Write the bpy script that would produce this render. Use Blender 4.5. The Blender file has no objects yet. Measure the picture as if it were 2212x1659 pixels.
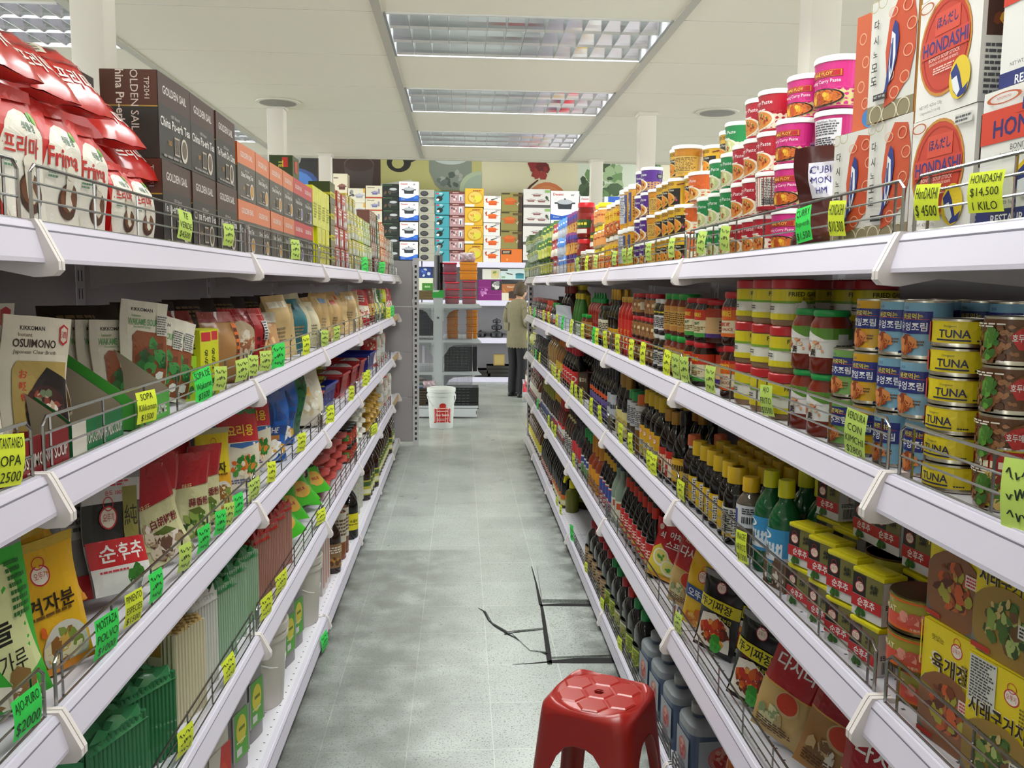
import bpy, bmesh, math, random
from math import sin, cos, pi, radians as R
from mathutils import Vector, Matrix
random.seed(7)
SC = bpy.context.scene
COL = SC.collection
# ---------------------------------------------------------------- camera
F, YAW, PIT, ROL, EYE = 1880.0, 0.0594054, 0.1123799, -0.0108394, 1.55
IW, IH = 2212, 1659
_r = Vector((cos(YAW), -sin(YAW), 0)); _f = Vector((sin(YAW)*cos(PIT), cos(YAW)*cos(PIT), -sin(PIT)))
_u = Vector((sin(YAW)*sin(PIT), cos(YAW)*sin(PIT), cos(PIT)))
_r2 = cos(ROL)*_r - sin(ROL)*_u; _u2 = sin(ROL)*_r + cos(ROL)*_u
cam = bpy.data.objects.new('camera', bpy.data.cameras.new('camera')); COL.objects.link(cam)
cam.matrix_world = Matrix(((_r2.x, _u2.x, -_f.x, 0), (_r2.y, _u2.y, -_f.y, 0), (_r2.z, _u2.z, -_f.z, EYE), (0, 0, 0, 1)))
cam.data.sensor_fit = 'HORIZONTAL'; cam.data.sensor_width = 36; cam.data.lens = F/IW*36; cam.data.clip_start = .05
SC.camera = cam
# ---------------------------------------------------------------- light
SC.view_settings.view_transform = 'Standard'; SC.view_settings.look = 'None'
SC.view_settings.gamma = 1; SC.view_settings.use_curve_mapping = False
SC.view_settings.exposure = 0.68
W = bpy.data.worlds.new('daylight'); SC.world = W; W.use_nodes = True
W.node_tree.nodes['Background'].inputs[0].default_value = (.97, 1.0, .99, 1)
W.node_tree.nodes['Background'].inputs[1].default_value = 2.5
SC.cycles.max_bounces = 6; SC.cycles.diffuse_bounces = 3; SC.cycles.glossy_bounces = 3
SC.cycles.transmission_bounces = 4; SC.cycles.transparent_max_bounces = 8
SC.cycles.caustics_reflective = False; SC.cycles.caustics_refractive = False; SC.cycles.sample_clamp_indirect = 4
TUBE_W = 8.8        # watts of every fluorescent strip
def strip_light(x, y, z, lx, ly, watts=None):
    L = bpy.data.lights.new('fluorescent_strip', 'AREA'); L.shape = 'RECTANGLE'; L.size = lx; L.size_y = ly
    L.energy = watts or TUBE_W; L.color = (.96, 1, .965)
    o = bpy.data.objects.new('fluorescent_strip', L); COL.objects.link(o); o.location = (x, y, z); return o
# ---------------------------------------------------------------- materials
def lin(h):
    if len(h) == 3: h = ''.join(c*2 for c in h)
    v = [int(h[i:i+2], 16)/255 for i in (0, 2, 4)]
    return [c/12.92 if c <= .04045 else ((c+.055)/1.055)**2.4 for c in v]
_M = {}
def M(k):
    """k: 'rrggbb' or 'rrggbb:rough:metal:transmission:noise'"""
    if not isinstance(k, str): return k
    if k in _M: return _M[k]
    p = k.split(':'); p += ['']*(5-len(p))
    m = bpy.data.materials.new('paint_'+k.replace(':', '_')); m.use_nodes = True
    nt = m.node_tree; b = nt.nodes['Principled BSDF']; c = lin(p[0])
    b.inputs['Base Color'].default_value = (*c, 1)
    b.inputs['Roughness'].default_value = float(p[1] or .42)
    b.inputs['Metallic'].default_value = float(p[2] or 0)
    t = float(p[3] or 0)
    if t: b.inputs['Transmission Weight'].default_value = t; b.inputs['IOR'].default_value = 1.2
    if p[4]:
        tc = nt.nodes.new('ShaderNodeTexCoord'); n = nt.nodes.new('ShaderNodeTexNoise'); n.inputs['Scale'].default_value = float(p[4]); n.inputs['Detail'].default_value = 3
        mx = nt.nodes.new('ShaderNodeMix'); mx.data_type = 'RGBA'
        mx.inputs[6].default_value = (*[x*.72 for x in c], 1); mx.inputs[7].default_value = (*[min(1, x*1.2) for x in c], 1)
        nt.links.new(tc.outputs['Object'], n.inputs['Vector']); nt.links.new(n.outputs[0], mx.inputs[0]); nt.links.new(mx.outputs[2], b.inputs['Base Color'])
        bp = nt.nodes.new('ShaderNodeBump'); bp.inputs['Strength'].default_value = .25; bp.inputs['Distance'].default_value = .01
        nt.links.new(n.outputs[0], bp.inputs['Height']); nt.links.new(bp.outputs[0], b.inputs['Normal'])
    _M[k] = m; return m
def glass(k, alpha):
    """thin clear plastic: a mix of see-through and glossy"""
    key = k+'#%g' % alpha
    if key in _M: return _M[key]
    m = bpy.data.materials.new('clear_'+k); m.use_nodes = True; nt = m.node_tree; b = nt.nodes['Principled BSDF']
    b.inputs['Base Color'].default_value = (*lin(k), 1); b.inputs['Roughness'].default_value = .12
    b.inputs['Alpha'].default_value = alpha; _M[key] = m; return m
def glow(k, s):
    key = k+'*%g' % s
    if key in _M: return _M[key]
    m = bpy.data.materials.new('lamp_'+k); m.use_nodes = True; b = m.node_tree.nodes['Principled BSDF']
    b.inputs['Base Color'].default_value = (*lin(k), 1); b.inputs['Emission Color'].default_value = (*lin(k), 1)
    b.inputs['Emission Strength'].default_value = s; _M[key] = m; return m
# ---------------------------------------------------------------- surfaces for printed artwork
class Surf:
    def __init__(s, w, h, fn, q=None, wrap=False): s.w, s.h, s.fn, s.q, s.wrap = w, h, fn, q, wrap
def plane(p0, U, V):
    p0, U, V = Vector(p0), Vector(U), Vector(V); n = U.cross(V).normalized()
    return Surf(U.length, V.length, lambda u, v, o: p0+U*u+V*v+n*o)
def cyl(r0, r1, z0, z1, arc=2.4, th=0., c=(0, 0)):
    def fn(u, v, o):
        a = (u-.5)*arc+th; r = r0+(r1-r0)*v+o
        return Vector((c[0]+r*sin(a), c[1]-r*cos(a), z0+(z1-z0)*v))
    return Surf((r0+r1)/2*arc, z1-z0, fn, (r0+r1)/2*.34, True)
_T = {}
def text_mesh(s, bold):
    k = (s, bold)
    if k in _T: return _T[k]
    cu = bpy.data.curves.new('writing', 'FONT'); cu.body = s; cu.resolution_u = 2; cu.fill_mode = 'FRONT'
    if bold: cu.offset = .018
    ob = bpy.data.objects.new('writing', cu); me = bpy.data.meshes.new_from_object(ob)
    v = [(a.co.x, a.co.y) for a in me.vertices]; f = [tuple(p.vertices) for p in me.polygons]
    bpy.data.objects.remove(ob); bpy.data.curves.remove(cu); bpy.data.meshes.remove(me)
    if v:
        x0 = min(a[0] for a in v); x1 = max(a[0] for a in v); y0 = min(a[1] for a in v); y1 = max(a[1] for a in v)
        h = max(y1-y0, .01); v = [((a-(x0+x1)/2)/h, (b-(y0+y1)/2)/h) for a, b in v]
        _T[k] = (v, f, (x1-x0)/h)
    else: _T[k] = ([], [], 1)
    return _T[k]
# ---------------------------------------------------------------- mesh builder
SCRAWL = set('MIX KARA HERB HOT PASTE MARINADE SOY HARVEST 라면 자연 냄비 쿡 NICEE 대추 梅 元 홍 순 味 식초 강낭 다시마'.split())
class G:
    def __init__(s): s.v, s.f, s.m = [], [], []
    def add(s, vs, fs, m):
        o = len(s.v); s.v += [tuple(v) for v in vs]; s.f += [tuple(o+i for i in f) for f in fs]; s.m += [m]*len(fs); return s
    def box(s, x0, x1, y0, y1, z0, z1, m, bev=0):
        if bev:
            bm = bmesh.new(); bmesh.ops.create_cube(bm, size=1)
            for v in bm.verts: v.co = ((x0+x1)/2+v.co.x*(x1-x0), (y0+y1)/2+v.co.y*(y1-y0), (z0+z1)/2+v.co.z*(z1-z0))
            bmesh.ops.bevel(bm, geom=bm.edges[:], offset=bev, segments=2, affect='EDGES', profile=.5)
            bm.verts.index_update(); s.add([v.co[:] for v in bm.verts], [[v.index for v in f.verts] for f in bm.faces], m); bm.free(); return s
        v = [(x, y, z) for z in (z0, z1) for y in (y0, y1) for x in (x0, x1)]
        return s.add(v, [(0, 2, 3, 1), (4, 5, 7, 6), (0, 1, 5, 4), (2, 6, 7, 3), (0, 4, 6, 2), (1, 3, 7, 5)], m)
    def quad(s, a, b, c, d, m): return s.add([a, b, c, d], [(0, 1, 2, 3)], m)
    def prism(s, pts, a, b, m, axis='y'):
        """closed 2D outline extruded from a to b along an axis"""
        def P(p, t): return {'y': (p[0], t, p[1]), 'x': (t, p[0], p[1]), 'z': (p[0], p[1], t)}[axis]
        n = len(pts); v = [P(p, a) for p in pts]+[P(p, b) for p in pts]
        fs = [tuple(range(n)), tuple(range(2*n-1, n-1, -1))]+[(i, i+n, (i+1) % n+n, (i+1) % n) for i in range(n)]
        return s.add(v, fs, m)
    def lathe(s, prof, m, n=20, c=(0, 0), sq=None, a0=0.):
        """prof: (r, z[, mat]) from bottom to top; sq=(sx, sy, power) makes rounded squares"""
        vs = []; ms = []
        for p in prof:
            for i in range(n):
                a = 2*pi*i/n+a0; x, y = cos(a), sin(a)
                if sq:
                    e = sq[2]; x = math.copysign(abs(x)**e, x)*sq[0]; y = math.copysign(abs(y)**e, y)*sq[1]
                vs.append((c[0]+p[0]*x, c[1]+p[0]*y, p[1]))
            ms.append(p[2] if len(p) > 2 else m)
        for j in range(len(prof)-1):
            o = j*n
            s.add([], [], m)
        base = len(s.v); s.v += vs
        for j in range(len(prof)-1):
            for i in range(n):
                k = (i+1) % n
                s.f.append((base+j*n+i, base+j*n+k, base+(j+1)*n+k, base+(j+1)*n+i)); s.m.append(ms[j])
        if prof[0][0] > 1e-5: s.f.append(tuple(base+i for i in range(n-1, -1, -1))); s.m.append(ms[0])
        if prof[-1][0] > 1e-5: s.f.append(tuple(base+(len(prof)-1)*n+i for i in range(n))); s.m.append(ms[-1])
        return s
    def tube(s, pts, r, m, n=6, closed=False, flat=None):
        pts = [Vector(p) for p in pts]; k = len(pts); rings = []; up = Vector((0, 0, 1))
        for i, p in enumerate(pts):
            d = (pts[(i+1) % k]-pts[i-1]) if closed else (pts[min(i+1, k-1)]-pts[max(i-1, 0)])
            d.normalize(); a = d.cross(up) if abs(d.z) < .9 else d.cross(Vector((0, 1, 0)))
            a.normalize(); b = a.cross(d).normalized(); rr = r[i] if isinstance(r, (list, tuple)) else r
            fl = flat or 1
            rings.append([p+a*cos(2*pi*j/n)*rr+b*sin(2*pi*j/n)*rr*fl for j in range(n)])
        vs = [v for q in rings for v in q]; fs = []
        for i in range(k if closed else k-1):
            i2 = (i+1) % k
            for j in range(n):
                j2 = (j+1) % n; fs.append((i*n+j, i*n+j2, i2*n+j2, i2*n+j))
        if not closed: fs += [tuple(range(n-1, -1, -1)), tuple((k-1)*n+j for j in range(n))]
        return s.add(vs, fs, m)
    def art(s, spec, S, e=.0005, step=.0002):
        """flat printed shapes laid on a surface; u, v in 0..1 of the panel"""
        asp = S.w/S.h
        for it in spec.split(';'):
            a = it.split()
            if not a: continue
            op = a[0]; e += step; n = lambda i: float(a[i]); P = []; rnd = random.Random(len(spec)+int(e*1e6))
            if op == 'r': P = [([(n(1), n(2)), (n(3), n(2)), (n(3), n(4)), (n(1), n(4))], [(0, 1, 2, 3)], a[5])]
            elif op in ('e', 'E'):
                cx, cy, rx, ry = n(1), n(2), n(3), n(4)
                if op == 'E': rx = ry/asp
                k = 22; P = [([(cx+rx*cos(2*pi*i/k), cy+ry*sin(2*pi*i/k)) for i in range(k)], [tuple(range(k))], a[5])]
            elif op == 'o':
                cx, cy, rx, ry, t = n(1), n(2), n(3), n(4), n(6); k = 24
                v = [(cx+rx*q*cos(2*pi*i/k), cy+ry*q*sin(2*pi*i/k)) for q in (1, 1-t) for i in range(k)]
                P = [(v, [(i, (i+1) % k, (i+1) % k+k, i+k) for i in range(k)], a[5])]
            elif op == 'p':
                c = [float(x) for x in a[2:]]; v = list(zip(c[::2], c[1::2])); P = [(v, [tuple(range(len(v)))], a[1])]
            elif op in ('t', 'T') and a[1] in SCRAWL:      # print too small to read: short strokes in its place
                w = min(n(6) if len(a) > 6 else .3, .9); y = n(3); h = n(4)*.3; x = n(2)-w/2
                while x < n(2)+w/2:
                    q = w*(.1+.1*rnd.random()); P.append(([(x, y-h), (x+q, y-h), (x+q, y+h), (x, y+h)], [(0, 1, 2, 3)], a[5])); x += q*1.35
            elif op in ('t', 'T'):
                tv, tf, w = text_mesh(a[1].replace('_', ' '), op == 'T')
                h = n(4); mw = n(6) if len(a) > 6 else 9.; ro = R(n(7)) if len(a) > 7 else 0
                kx = h/asp
                if ro == 0 and w*kx > mw: kx = mw/w
                v = []
                for x, y in tv:
                    if ro: X, Y = x*h*S.h, y*h*S.h; v.append((n(2)+(X*cos(ro)-Y*sin(ro))/S.w, n(3)+(X*sin(ro)+Y*cos(ro))/S.h))
                    else: v.append((n(2)+x*kx, n(3)+y*h))
                P = [(v, tf, a[5])]
            elif op == 'k':     # chunks of food in an oval
                cols = a[7].split(',')
                for i in range(int(a[5])):
                    t = rnd.random()*2*pi; q = math.sqrt(rnd.random()); cx, cy = n(1)+n(3)*q*.85*cos(t), n(2)+n(4)*q*.85*sin(t)
                    sz = n(6)*(.6+.8*rnd.random()); k = 6; ph = rnd.random()*6; el = .5+.5*rnd.random()
                    v = []
                    for j in range(k):
                        X, Y = sz*cos(2*pi*j/k)*(.8+.4*rnd.random()), sz*el*sin(2*pi*j/k)*(.8+.4*rnd.random())
                        v.append((cx+(X*cos(ph)-Y*sin(ph))/asp, cy+X*sin(ph)+Y*cos(ph)))
                    P.append((v, [tuple(range(k))], cols[i % len(cols)]))
            elif op == 'l':     # small print
                k = int(n(5))
                for i in range(k):
                    y = n(2)+(n(4)-n(2))*(i+.5)/k; h = (n(4)-n(2))/k*.28; x = n(1); e2 = n(3)-(n(3)-n(1))*.3*rnd.random()
                    while x < e2:
                        w = (n(3)-n(1))*(.06+.16*rnd.random()); P.append(([(x, y-h), (min(x+w, e2), y-h), (min(x+w, e2), y+h), (x, y+h)], [(0, 1, 2, 3)], a[6])); x += w+(n(3)-n(1))*.03
            elif op == 'z':     # handwriting too small to read: looping pen strokes
                k = int(n(5))
                for i in range(k):
                    y = n(2)+(n(4)-n(2))*(k-i-.5)/k; h = (n(4)-n(2))/k*.34; x = n(1)+.1*rnd.random(); py = y; e2 = n(3)-.2*rnd.random()
                    while x < e2:
                        nx = x+.035+.05*rnd.random(); ny = y+h*rnd.uniform(-1, 1); t_ = .022
                        if rnd.random() > .16: P.append(([(x-t_, py), (x+t_, py), (nx+t_, ny), (nx-t_, ny)], [(0, 1, 2, 3)] if ny > py else [(3, 2, 1, 0)], a[6]))
                        x, py = nx, ny
            elif op == 'b':     # bar code
                x = n(1)
                while x < n(3):
                    w = (n(3)-n(1))*(.015+.05*rnd.random()); P.append(([(x, n(2)), (x+w, n(2)), (x+w, n(4)), (x, n(4))], [(0, 1, 2, 3)], '111111')); x += w*1.9
            for qi, (v, f, m) in enumerate(P):
                if op == 'k': e += .00002
                if not S.wrap: v = [(min(1, max(0, x)), min(1, max(0, y))) for x, y in v]
                s._lay(v, f, m, S, e)
        return s
    def _lay(s, v, f, m, S, e):
        if not S.q:
            s.add([S.fn(x, y, e) for x, y in v], f, m); return
        q = S.q; tri = []
        for p in f:
            for i in range(1, len(p)-1): tri.append((v[p[0]], v[p[i]], v[p[i+1]]))
        vs = []; fs = []; st = tri
        while st:
            a, b, c = st.pop()
            L = [(math.hypot((p[0]-o[0])*S.w, (p[1]-o[1])*S.h), i) for i, (p, o) in enumerate(((a, b), (b, c), (c, a)))]
            l, i = max(L)
            if l > q and len(fs) < 6000:
                a, b, c = ((a, b, c), (b, c, a), (c, a, b))[i]; mid = ((a[0]+b[0])/2, (a[1]+b[1])/2)
                st.append((a, mid, c)); st.append((mid, b, c))
            else:
                k = len(vs); vs += [a, b, c]; fs.append((k, k+1, k+2))
        s.add([S.fn(x, y, e) for x, y in vs], fs, m)
    def build(s, name, parent=None, smooth=35, link=True, bev=0):
        me = bpy.data.meshes.new(name); me.from_pydata(s.v, [], s.f)
        keys = {}
        for k in s.m:
            if k not in keys: keys[k] = len(keys); me.materials.append(M(k))
        me.polygons.foreach_set('material_index', [keys[k] for k in s.m])
        if smooth:
            me.polygons.foreach_set('use_smooth', [True]*len(me.polygons)); me.set_sharp_from_angle(angle=R(smooth))
        me.update()
        o = bpy.data.objects.new(name, me)
        if parent: o.parent = parent
        if link: COL.objects.link(o)
        return o
def tag(o, label, cat, group=None):
    o['label'] = label; o['category'] = cat
    if group: o['group'] = group
    return o
def struct(o): o['kind'] = 'structure'; return o
def empty(name, loc, rz=0, link=True):
    o = bpy.data.objects.new(name, None); o.empty_display_size = .02; o.location = loc; o.rotation_euler = (0, 0, rz)
    if link: COL.objects.link(o)
    return o
KIDS = {}
def proto(root, *kids):
    """a pattern that is never linked itself: its copies are"""
    KIDS[root.name] = kids
    for k in kids: k.parent = root
    return root
def dup(p, loc, rz, label, cat, group=None, tilt=(0, 0), s=1):
    c = p.copy(); COL.objects.link(c); c.location = loc; c.rotation_euler = (tilt[0], tilt[1], rz); c.scale = (s, s, s)
    tag(c, label, cat, group)
    for k in KIDS[p.name]:
        d = k.copy(); COL.objects.link(d); d.parent = c
        for g in KIDS.get(k.name, ()):
            h = g.copy(); COL.objects.link(h); h.parent = d
    return c
ORD = 'zeroth first second third fourth fifth sixth seventh eighth ninth tenth eleventh twelfth thirteenth fourteenth fifteenth sixteenth seventeenth eighteenth nineteenth twentieth'.split()
def ordn(i):
    if i <= 20: return ORD[i]
    return {2: 'twenty-', 3: 'thirty-', 4: 'forty-', 5: 'fifty-', 6: 'sixty-'}[i//10]+ORD[i % 10] if i % 10 else {3: 'thirtieth', 4: 'fortieth', 5: 'fiftieth', 6: 'sixtieth'}[i//10]
# ---------------------------------------------------------------- layout of the two runs of shelving
XL, XR, SEC = .590, .643, 1.25
OY = 1.26                                   # y of the first bracket joint
SZ = [0, 1.627, 1.269, .9124, .5139, .0823]  # deck heights, top shelf first
ENDL, ENDR = 8.28, 8.42
SHELF = {1: 'top', 2: 'second', 3: 'third', 4: 'fourth', 5: 'bottom'}
def yat(px, x, z):
    """distance along the aisle at which the upright line (x, z) crosses a column of the photograph"""
    k = (px-IW/2)/F; a = _f.x*k-_r2.x; b = _f.y*k-_r2.y; c = _f.z*k-_r2.z
    return -(a*x+c*(z-EYE))/b
def front(side): return -XL if side < 0 else XR
def RZ(side): return pi/2 if side < 0 else -pi/2
def sx(side, depth): return front(side)+side*depth      # depth behind the shelf's front edge
def Y(side, sh, px, depth=.05): return yat(px, sx(side, depth), SZ[sh])
# ================================================================ the room
def terrazzo():
    m = bpy.data.materials.new('terrazzo_tiles'); m.use_nodes = True; nt = m.node_tree; N = nt.nodes.new; L = nt.links.new; b = nt.nodes['Principled BSDF']
    tc = N('ShaderNodeTexCoord')
    def noise(sc, det=2): n = N('ShaderNodeTexNoise'); n.inputs['Scale'].default_value = sc; n.inputs['Detail'].default_value = det; L(tc.outputs['Object'], n.inputs['Vector']); return n
    def ramp(src, a, b_, ca, cb): r = N('ShaderNodeValToRGB'); r.color_ramp.elements[0].position = a; r.color_ramp.elements[1].position = b_; r.color_ramp.elements[0].color = (*ca, 1); r.color_ramp.elements[1].color = (*cb, 1); L(src, r.inputs[0]); return r
    def mix(f, a, b_, bt='MIX'):
        x = N('ShaderNodeMix'); x.data_type = 'RGBA'; x.blend_type = bt
        for s_, v in ((0, f), (6, a), (7, b_)):
            if isinstance(v, (int, float)): x.inputs[s_].default_value = v
            elif isinstance(v, tuple): x.inputs[s_].default_value = (*v, 1)
            else: L(v, x.inputs[s_])
        return x.outputs[2]
    base = ramp(noise(2.2, 4).outputs[0], .3, .75, (.325, .35, .325), (.455, .485, .455)).outputs[0]
    vo = N('ShaderNodeTexVoronoi'); vo.inputs['Scale'].default_value = 95; L(tc.outputs['Object'], vo.inputs['Vector'])
    chips = ramp(vo.outputs['Distance'], .16, .3, (1, 1, 1), (0, 0, 0)).outputs[0]
    pick = ramp(noise(60, 0).outputs[0], .50, .56, (0, 0, 0), (1, 1, 1)).outputs[0]
    c = mix(mix(1., chips, pick, 'MULTIPLY'), base, (.085, .088, .08))
    fine = ramp(noise(170, 2).outputs[0], .54, .66, (0, 0, 0), (.85, .85, .85)).outputs[0]
    c = mix(fine, c, (.15, .155, .14))
    # grime ground into some of the nearer tiles: whole tiles, each with its own edge
    br = N('ShaderNodeTexBrick'); br.offset = 0; br.inputs['Scale'].default_value = 1; br.inputs['Brick Width'].default_value = .29; br.inputs['Row Height'].default_value = .33
    br.inputs['Mortar Size'].default_value = .0015; br.inputs['Color1'].default_value = (0, 0, 0, 1); br.inputs['Color2'].default_value = (1, 1, 1, 1); br.inputs['Mortar'].default_value = (.5, .5, .5, 1)
    mp = N('ShaderNodeMapping'); mp.inputs['Location'].default_value = (.174+.29*20, -3.43+.33*30, 0); L(tc.outputs['Object'], mp.inputs['Vector']); L(mp.outputs[0], br.inputs['Vector'])
    tone = ramp(br.outputs['Color'], 0, 1, (.90, .90, .90), (1, 1, 1)).outputs[0]
    c = mix(1., c, tone, 'MULTIPLY')
    c = mix(br.outputs['Fac'], c, (.50, .51, .48))
    sx_ = N('ShaderNodeSeparateXYZ'); L(tc.outputs['Object'], sx_.inputs[0])
    def cmp(o, t, op, w=.02):
        r = N('ShaderNodeMapRange'); r.inputs['From Min'].default_value = t-w; r.inputs['From Max'].default_value = t+w
        r.inputs['To Min'].default_value, r.inputs['To Max'].default_value = (0, 1) if op == '>' else (1, 0); L(o, r.inputs['Value']); return r.outputs[0]
    def mul(a, b_): x = N('ShaderNodeMath'); x.operation = 'MULTIPLY'; L(a, x.inputs[0]); L(b_, x.inputs[1]); return x.outputs[0]
    worn = mul(mul(cmp(sx_.outputs[1], 5.0, '<', .01), cmp(sx_.outputs[0], .02, '<', .22)), ramp(noise(7, 3).outputs[0], .25, .6, (.25, .25, .25), (1, 1, 1)).outputs[0])
    c = mix(worn, c, mix(.68, c, (.11, .115, .10)))
    # black dirt and painted contact shadow along the foot of the shelving
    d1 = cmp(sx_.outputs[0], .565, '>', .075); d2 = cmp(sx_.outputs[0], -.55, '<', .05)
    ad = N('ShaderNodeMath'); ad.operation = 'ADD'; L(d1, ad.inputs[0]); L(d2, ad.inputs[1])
    dirt_shade = mul(ad.outputs[0], ramp(noise(9, 4).outputs[0], .35, .62, (.15, .15, .15), (1, 1, 1)).outputs[0])
    dirt_shade = mul(dirt_shade, cmp(sx_.outputs[1], 8.4, '<', .2))
    c = mix(dirt_shade, c, (.05, .05, .045))
    L(c, b.inputs['Base Color']); b.inputs['Roughness'].default_value = .36
    L(ramp(noise(5, 3).outputs[0], .3, .8, (.27, .27, .27), (.5, .5, .5)).outputs[0], b.inputs['Roughness'])
    return m
TZ = terrazzo()
g = G(); g.box(-7, 7, -2, 14.75, -.1, 0, TZ); floor = struct(g.build('floor', smooth=0))
# lifted and cracked tiles at the right of the aisle
CRK = '11110f:.9'
def slab(pts, z, name='floor_tile'):
    g = G(); n = len(pts)
    g.add([(x, y, -.001) for x, y in pts]+[(x, y, z) for x, y in pts], [tuple(range(n, 2*n))]+[(i, (i+1) % n, (i+1) % n+n, i+n) for i in range(n)], TZ)
    o = g.build(name, floor, smooth=0); return o
slab([(.405, 4.125), (.66, 4.11), (.66, 4.66), (.425, 4.66)], .018)
slab([(.385, 3.475), (.66, 3.49), (.66, 4.04), (.405, 4.055)], .009)
slab([(.122, 4.01), (.39, 4.07), (.378, 3.79), (.215, 3.755), (.15, 3.86)], .008)
slab([(.235, 3.735), (.376, 3.765), (.366, 3.535), (.30, 3.555)], .006)
def crack(pts, w):
    g = G(); vs = []
    for i, (x, y) in enumerate(pts):
        a = Vector(pts[max(i-1, 0)]); b_ = Vector(pts[min(i+1, len(pts)-1)]); d = (b_-a).normalized(); ww = w[i] if isinstance(w, list) else w
        vs += [(x-d.y*ww, y+d.x*ww, .0012), (x+d.y*ww, y-d.x*ww, .0012)]
    g.add(vs, [(2*i, 2*i+1, 2*i+3, 2*i+2) for i in range(len(pts)-1)], CRK); g.build('floor_crack', floor, smooth=0)
crack([(.398, 4.68), (.40, 4.4), (.396, 4.1), (.392, 3.9), (.38, 3.6), (.372, 3.42)], [.002, .005, .009, .008, .012, .010])
crack([(.37, 3.445), (.5, 3.452), (.66, 3.45)], [.012, .026, .028])
crack([(.39, 4.085), (.5, 4.08), (.66, 4.075)], [.012, .030, .026])
crack([(.09, 4.06), (.115, 4.02), (.135, 3.9), (.165, 3.83), (.215, 3.74), (.25, 3.69), (.29, 3.62), (.33, 3.56), (.37, 3.52)], [.002, .005, .004, .008, .006, .004, .006, .003, .008])
crack([(.2, 3.735), (.28, 3.765), (.385, 3.785)], [.006, .004, .001])
crack([(.22, 3.425), (.3, 3.432), (.37, 3.445)], [.001, .004, .006])
crack([(.41, 4.0), (.5, 3.9), (.62, 3.8)], .0012)
crack([(.487, 3.865), (.487, 3.8), (.495, 3.72)], [.006, .011, .008])
# ceilings ------------------------------------------------------------
CZ, TD, BX = 2.66, .69, -.345
TILE = 'e5e2d0:.8'; BAR = 'b4b2a6:.5'; GAP = '77756a:.8'
LXs = [BX+1.25*i for i in (-2, 0, 2)]
FIX = [(BX, 3.74), (BX, 5.12), (BX, 6.50), (BX-2.5, 3.74), (BX-2.5, 5.12), (BX-2.5, 6.5), (BX+2.5, 3.74), (BX+2.5, 5.12), (BX+2.5, 6.5), (BX, 2.36), (BX, .98), (BX-2.5, 2.36), (BX+2.5, 2.36), (BX-2.5, .98), (BX+2.5, .98)]
holes = set((round((x-BX)/1.25), round((y-3.74)/TD)) for x, y in FIX)
g = G()
for i in range(-4, 5):
    for j in range(-8, 6):
        if (i, j) in holes: continue
        x0, y0 = BX+1.25*i, 3.74+TD*j
        g.box(x0+.012, x0+1.238, y0+.0035, y0+TD-.0035, CZ, CZ+.02, TILE)
        g.box(x0, x0+1.25, y0-.0035, y0+.0035, CZ+.004, CZ+.02, GAP)
ceil = struct(g.build('ceiling', smooth=0)); struct(ceil)
g = G()
for i in range(-4, 6): g.box(BX+1.25*i-.019, BX+1.25*i+.019, 3.74-8*TD, 3.74+6*TD, CZ-.006, CZ+.012, BAR)
g.build('ceiling_bar', ceil, smooth=0)
CE = 3.74+6*TD
g = G(); g.box(BX-5, BX+6.25, CE, CE+.05, CZ-.012, CZ+.05, 'c9c6b6:.6'); struct(g.build('trim_1', smooth=0))
g = G(); g.box(BX-5, BX+6.25, CE+.05, CE+.12, CZ, 3.95, 'd2cfc0:.8'); struct(g.build('wall_bulkhead', smooth=0))
g = G(); g.box(-7, 7, CE+.05, 14.9, 3.95, 4.05, 'cfcbb6:.8'); struct(g.build('ceiling_rear', smooth=0))
for x in (-3.2, 0, 3.2):
    for y in (9.6, 11.6, 13.3):
        gg = G(); gg.box(x-.6, x+.6, y-.15, y+.15, 3.90, 3.95, 'e6e6e2:.5'); gg.box(x-.58, x+.58, y-.12, y+.12, 3.896, 3.899, glow('fff6e6', 1.6))
        o = gg.build('strip_light'); tag(o, 'white strip light high over the rear of the shop', 'ceiling light', 'rear strip lights')
        strip_light(x, y, 3.885, 1.1, .2, 8)
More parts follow.
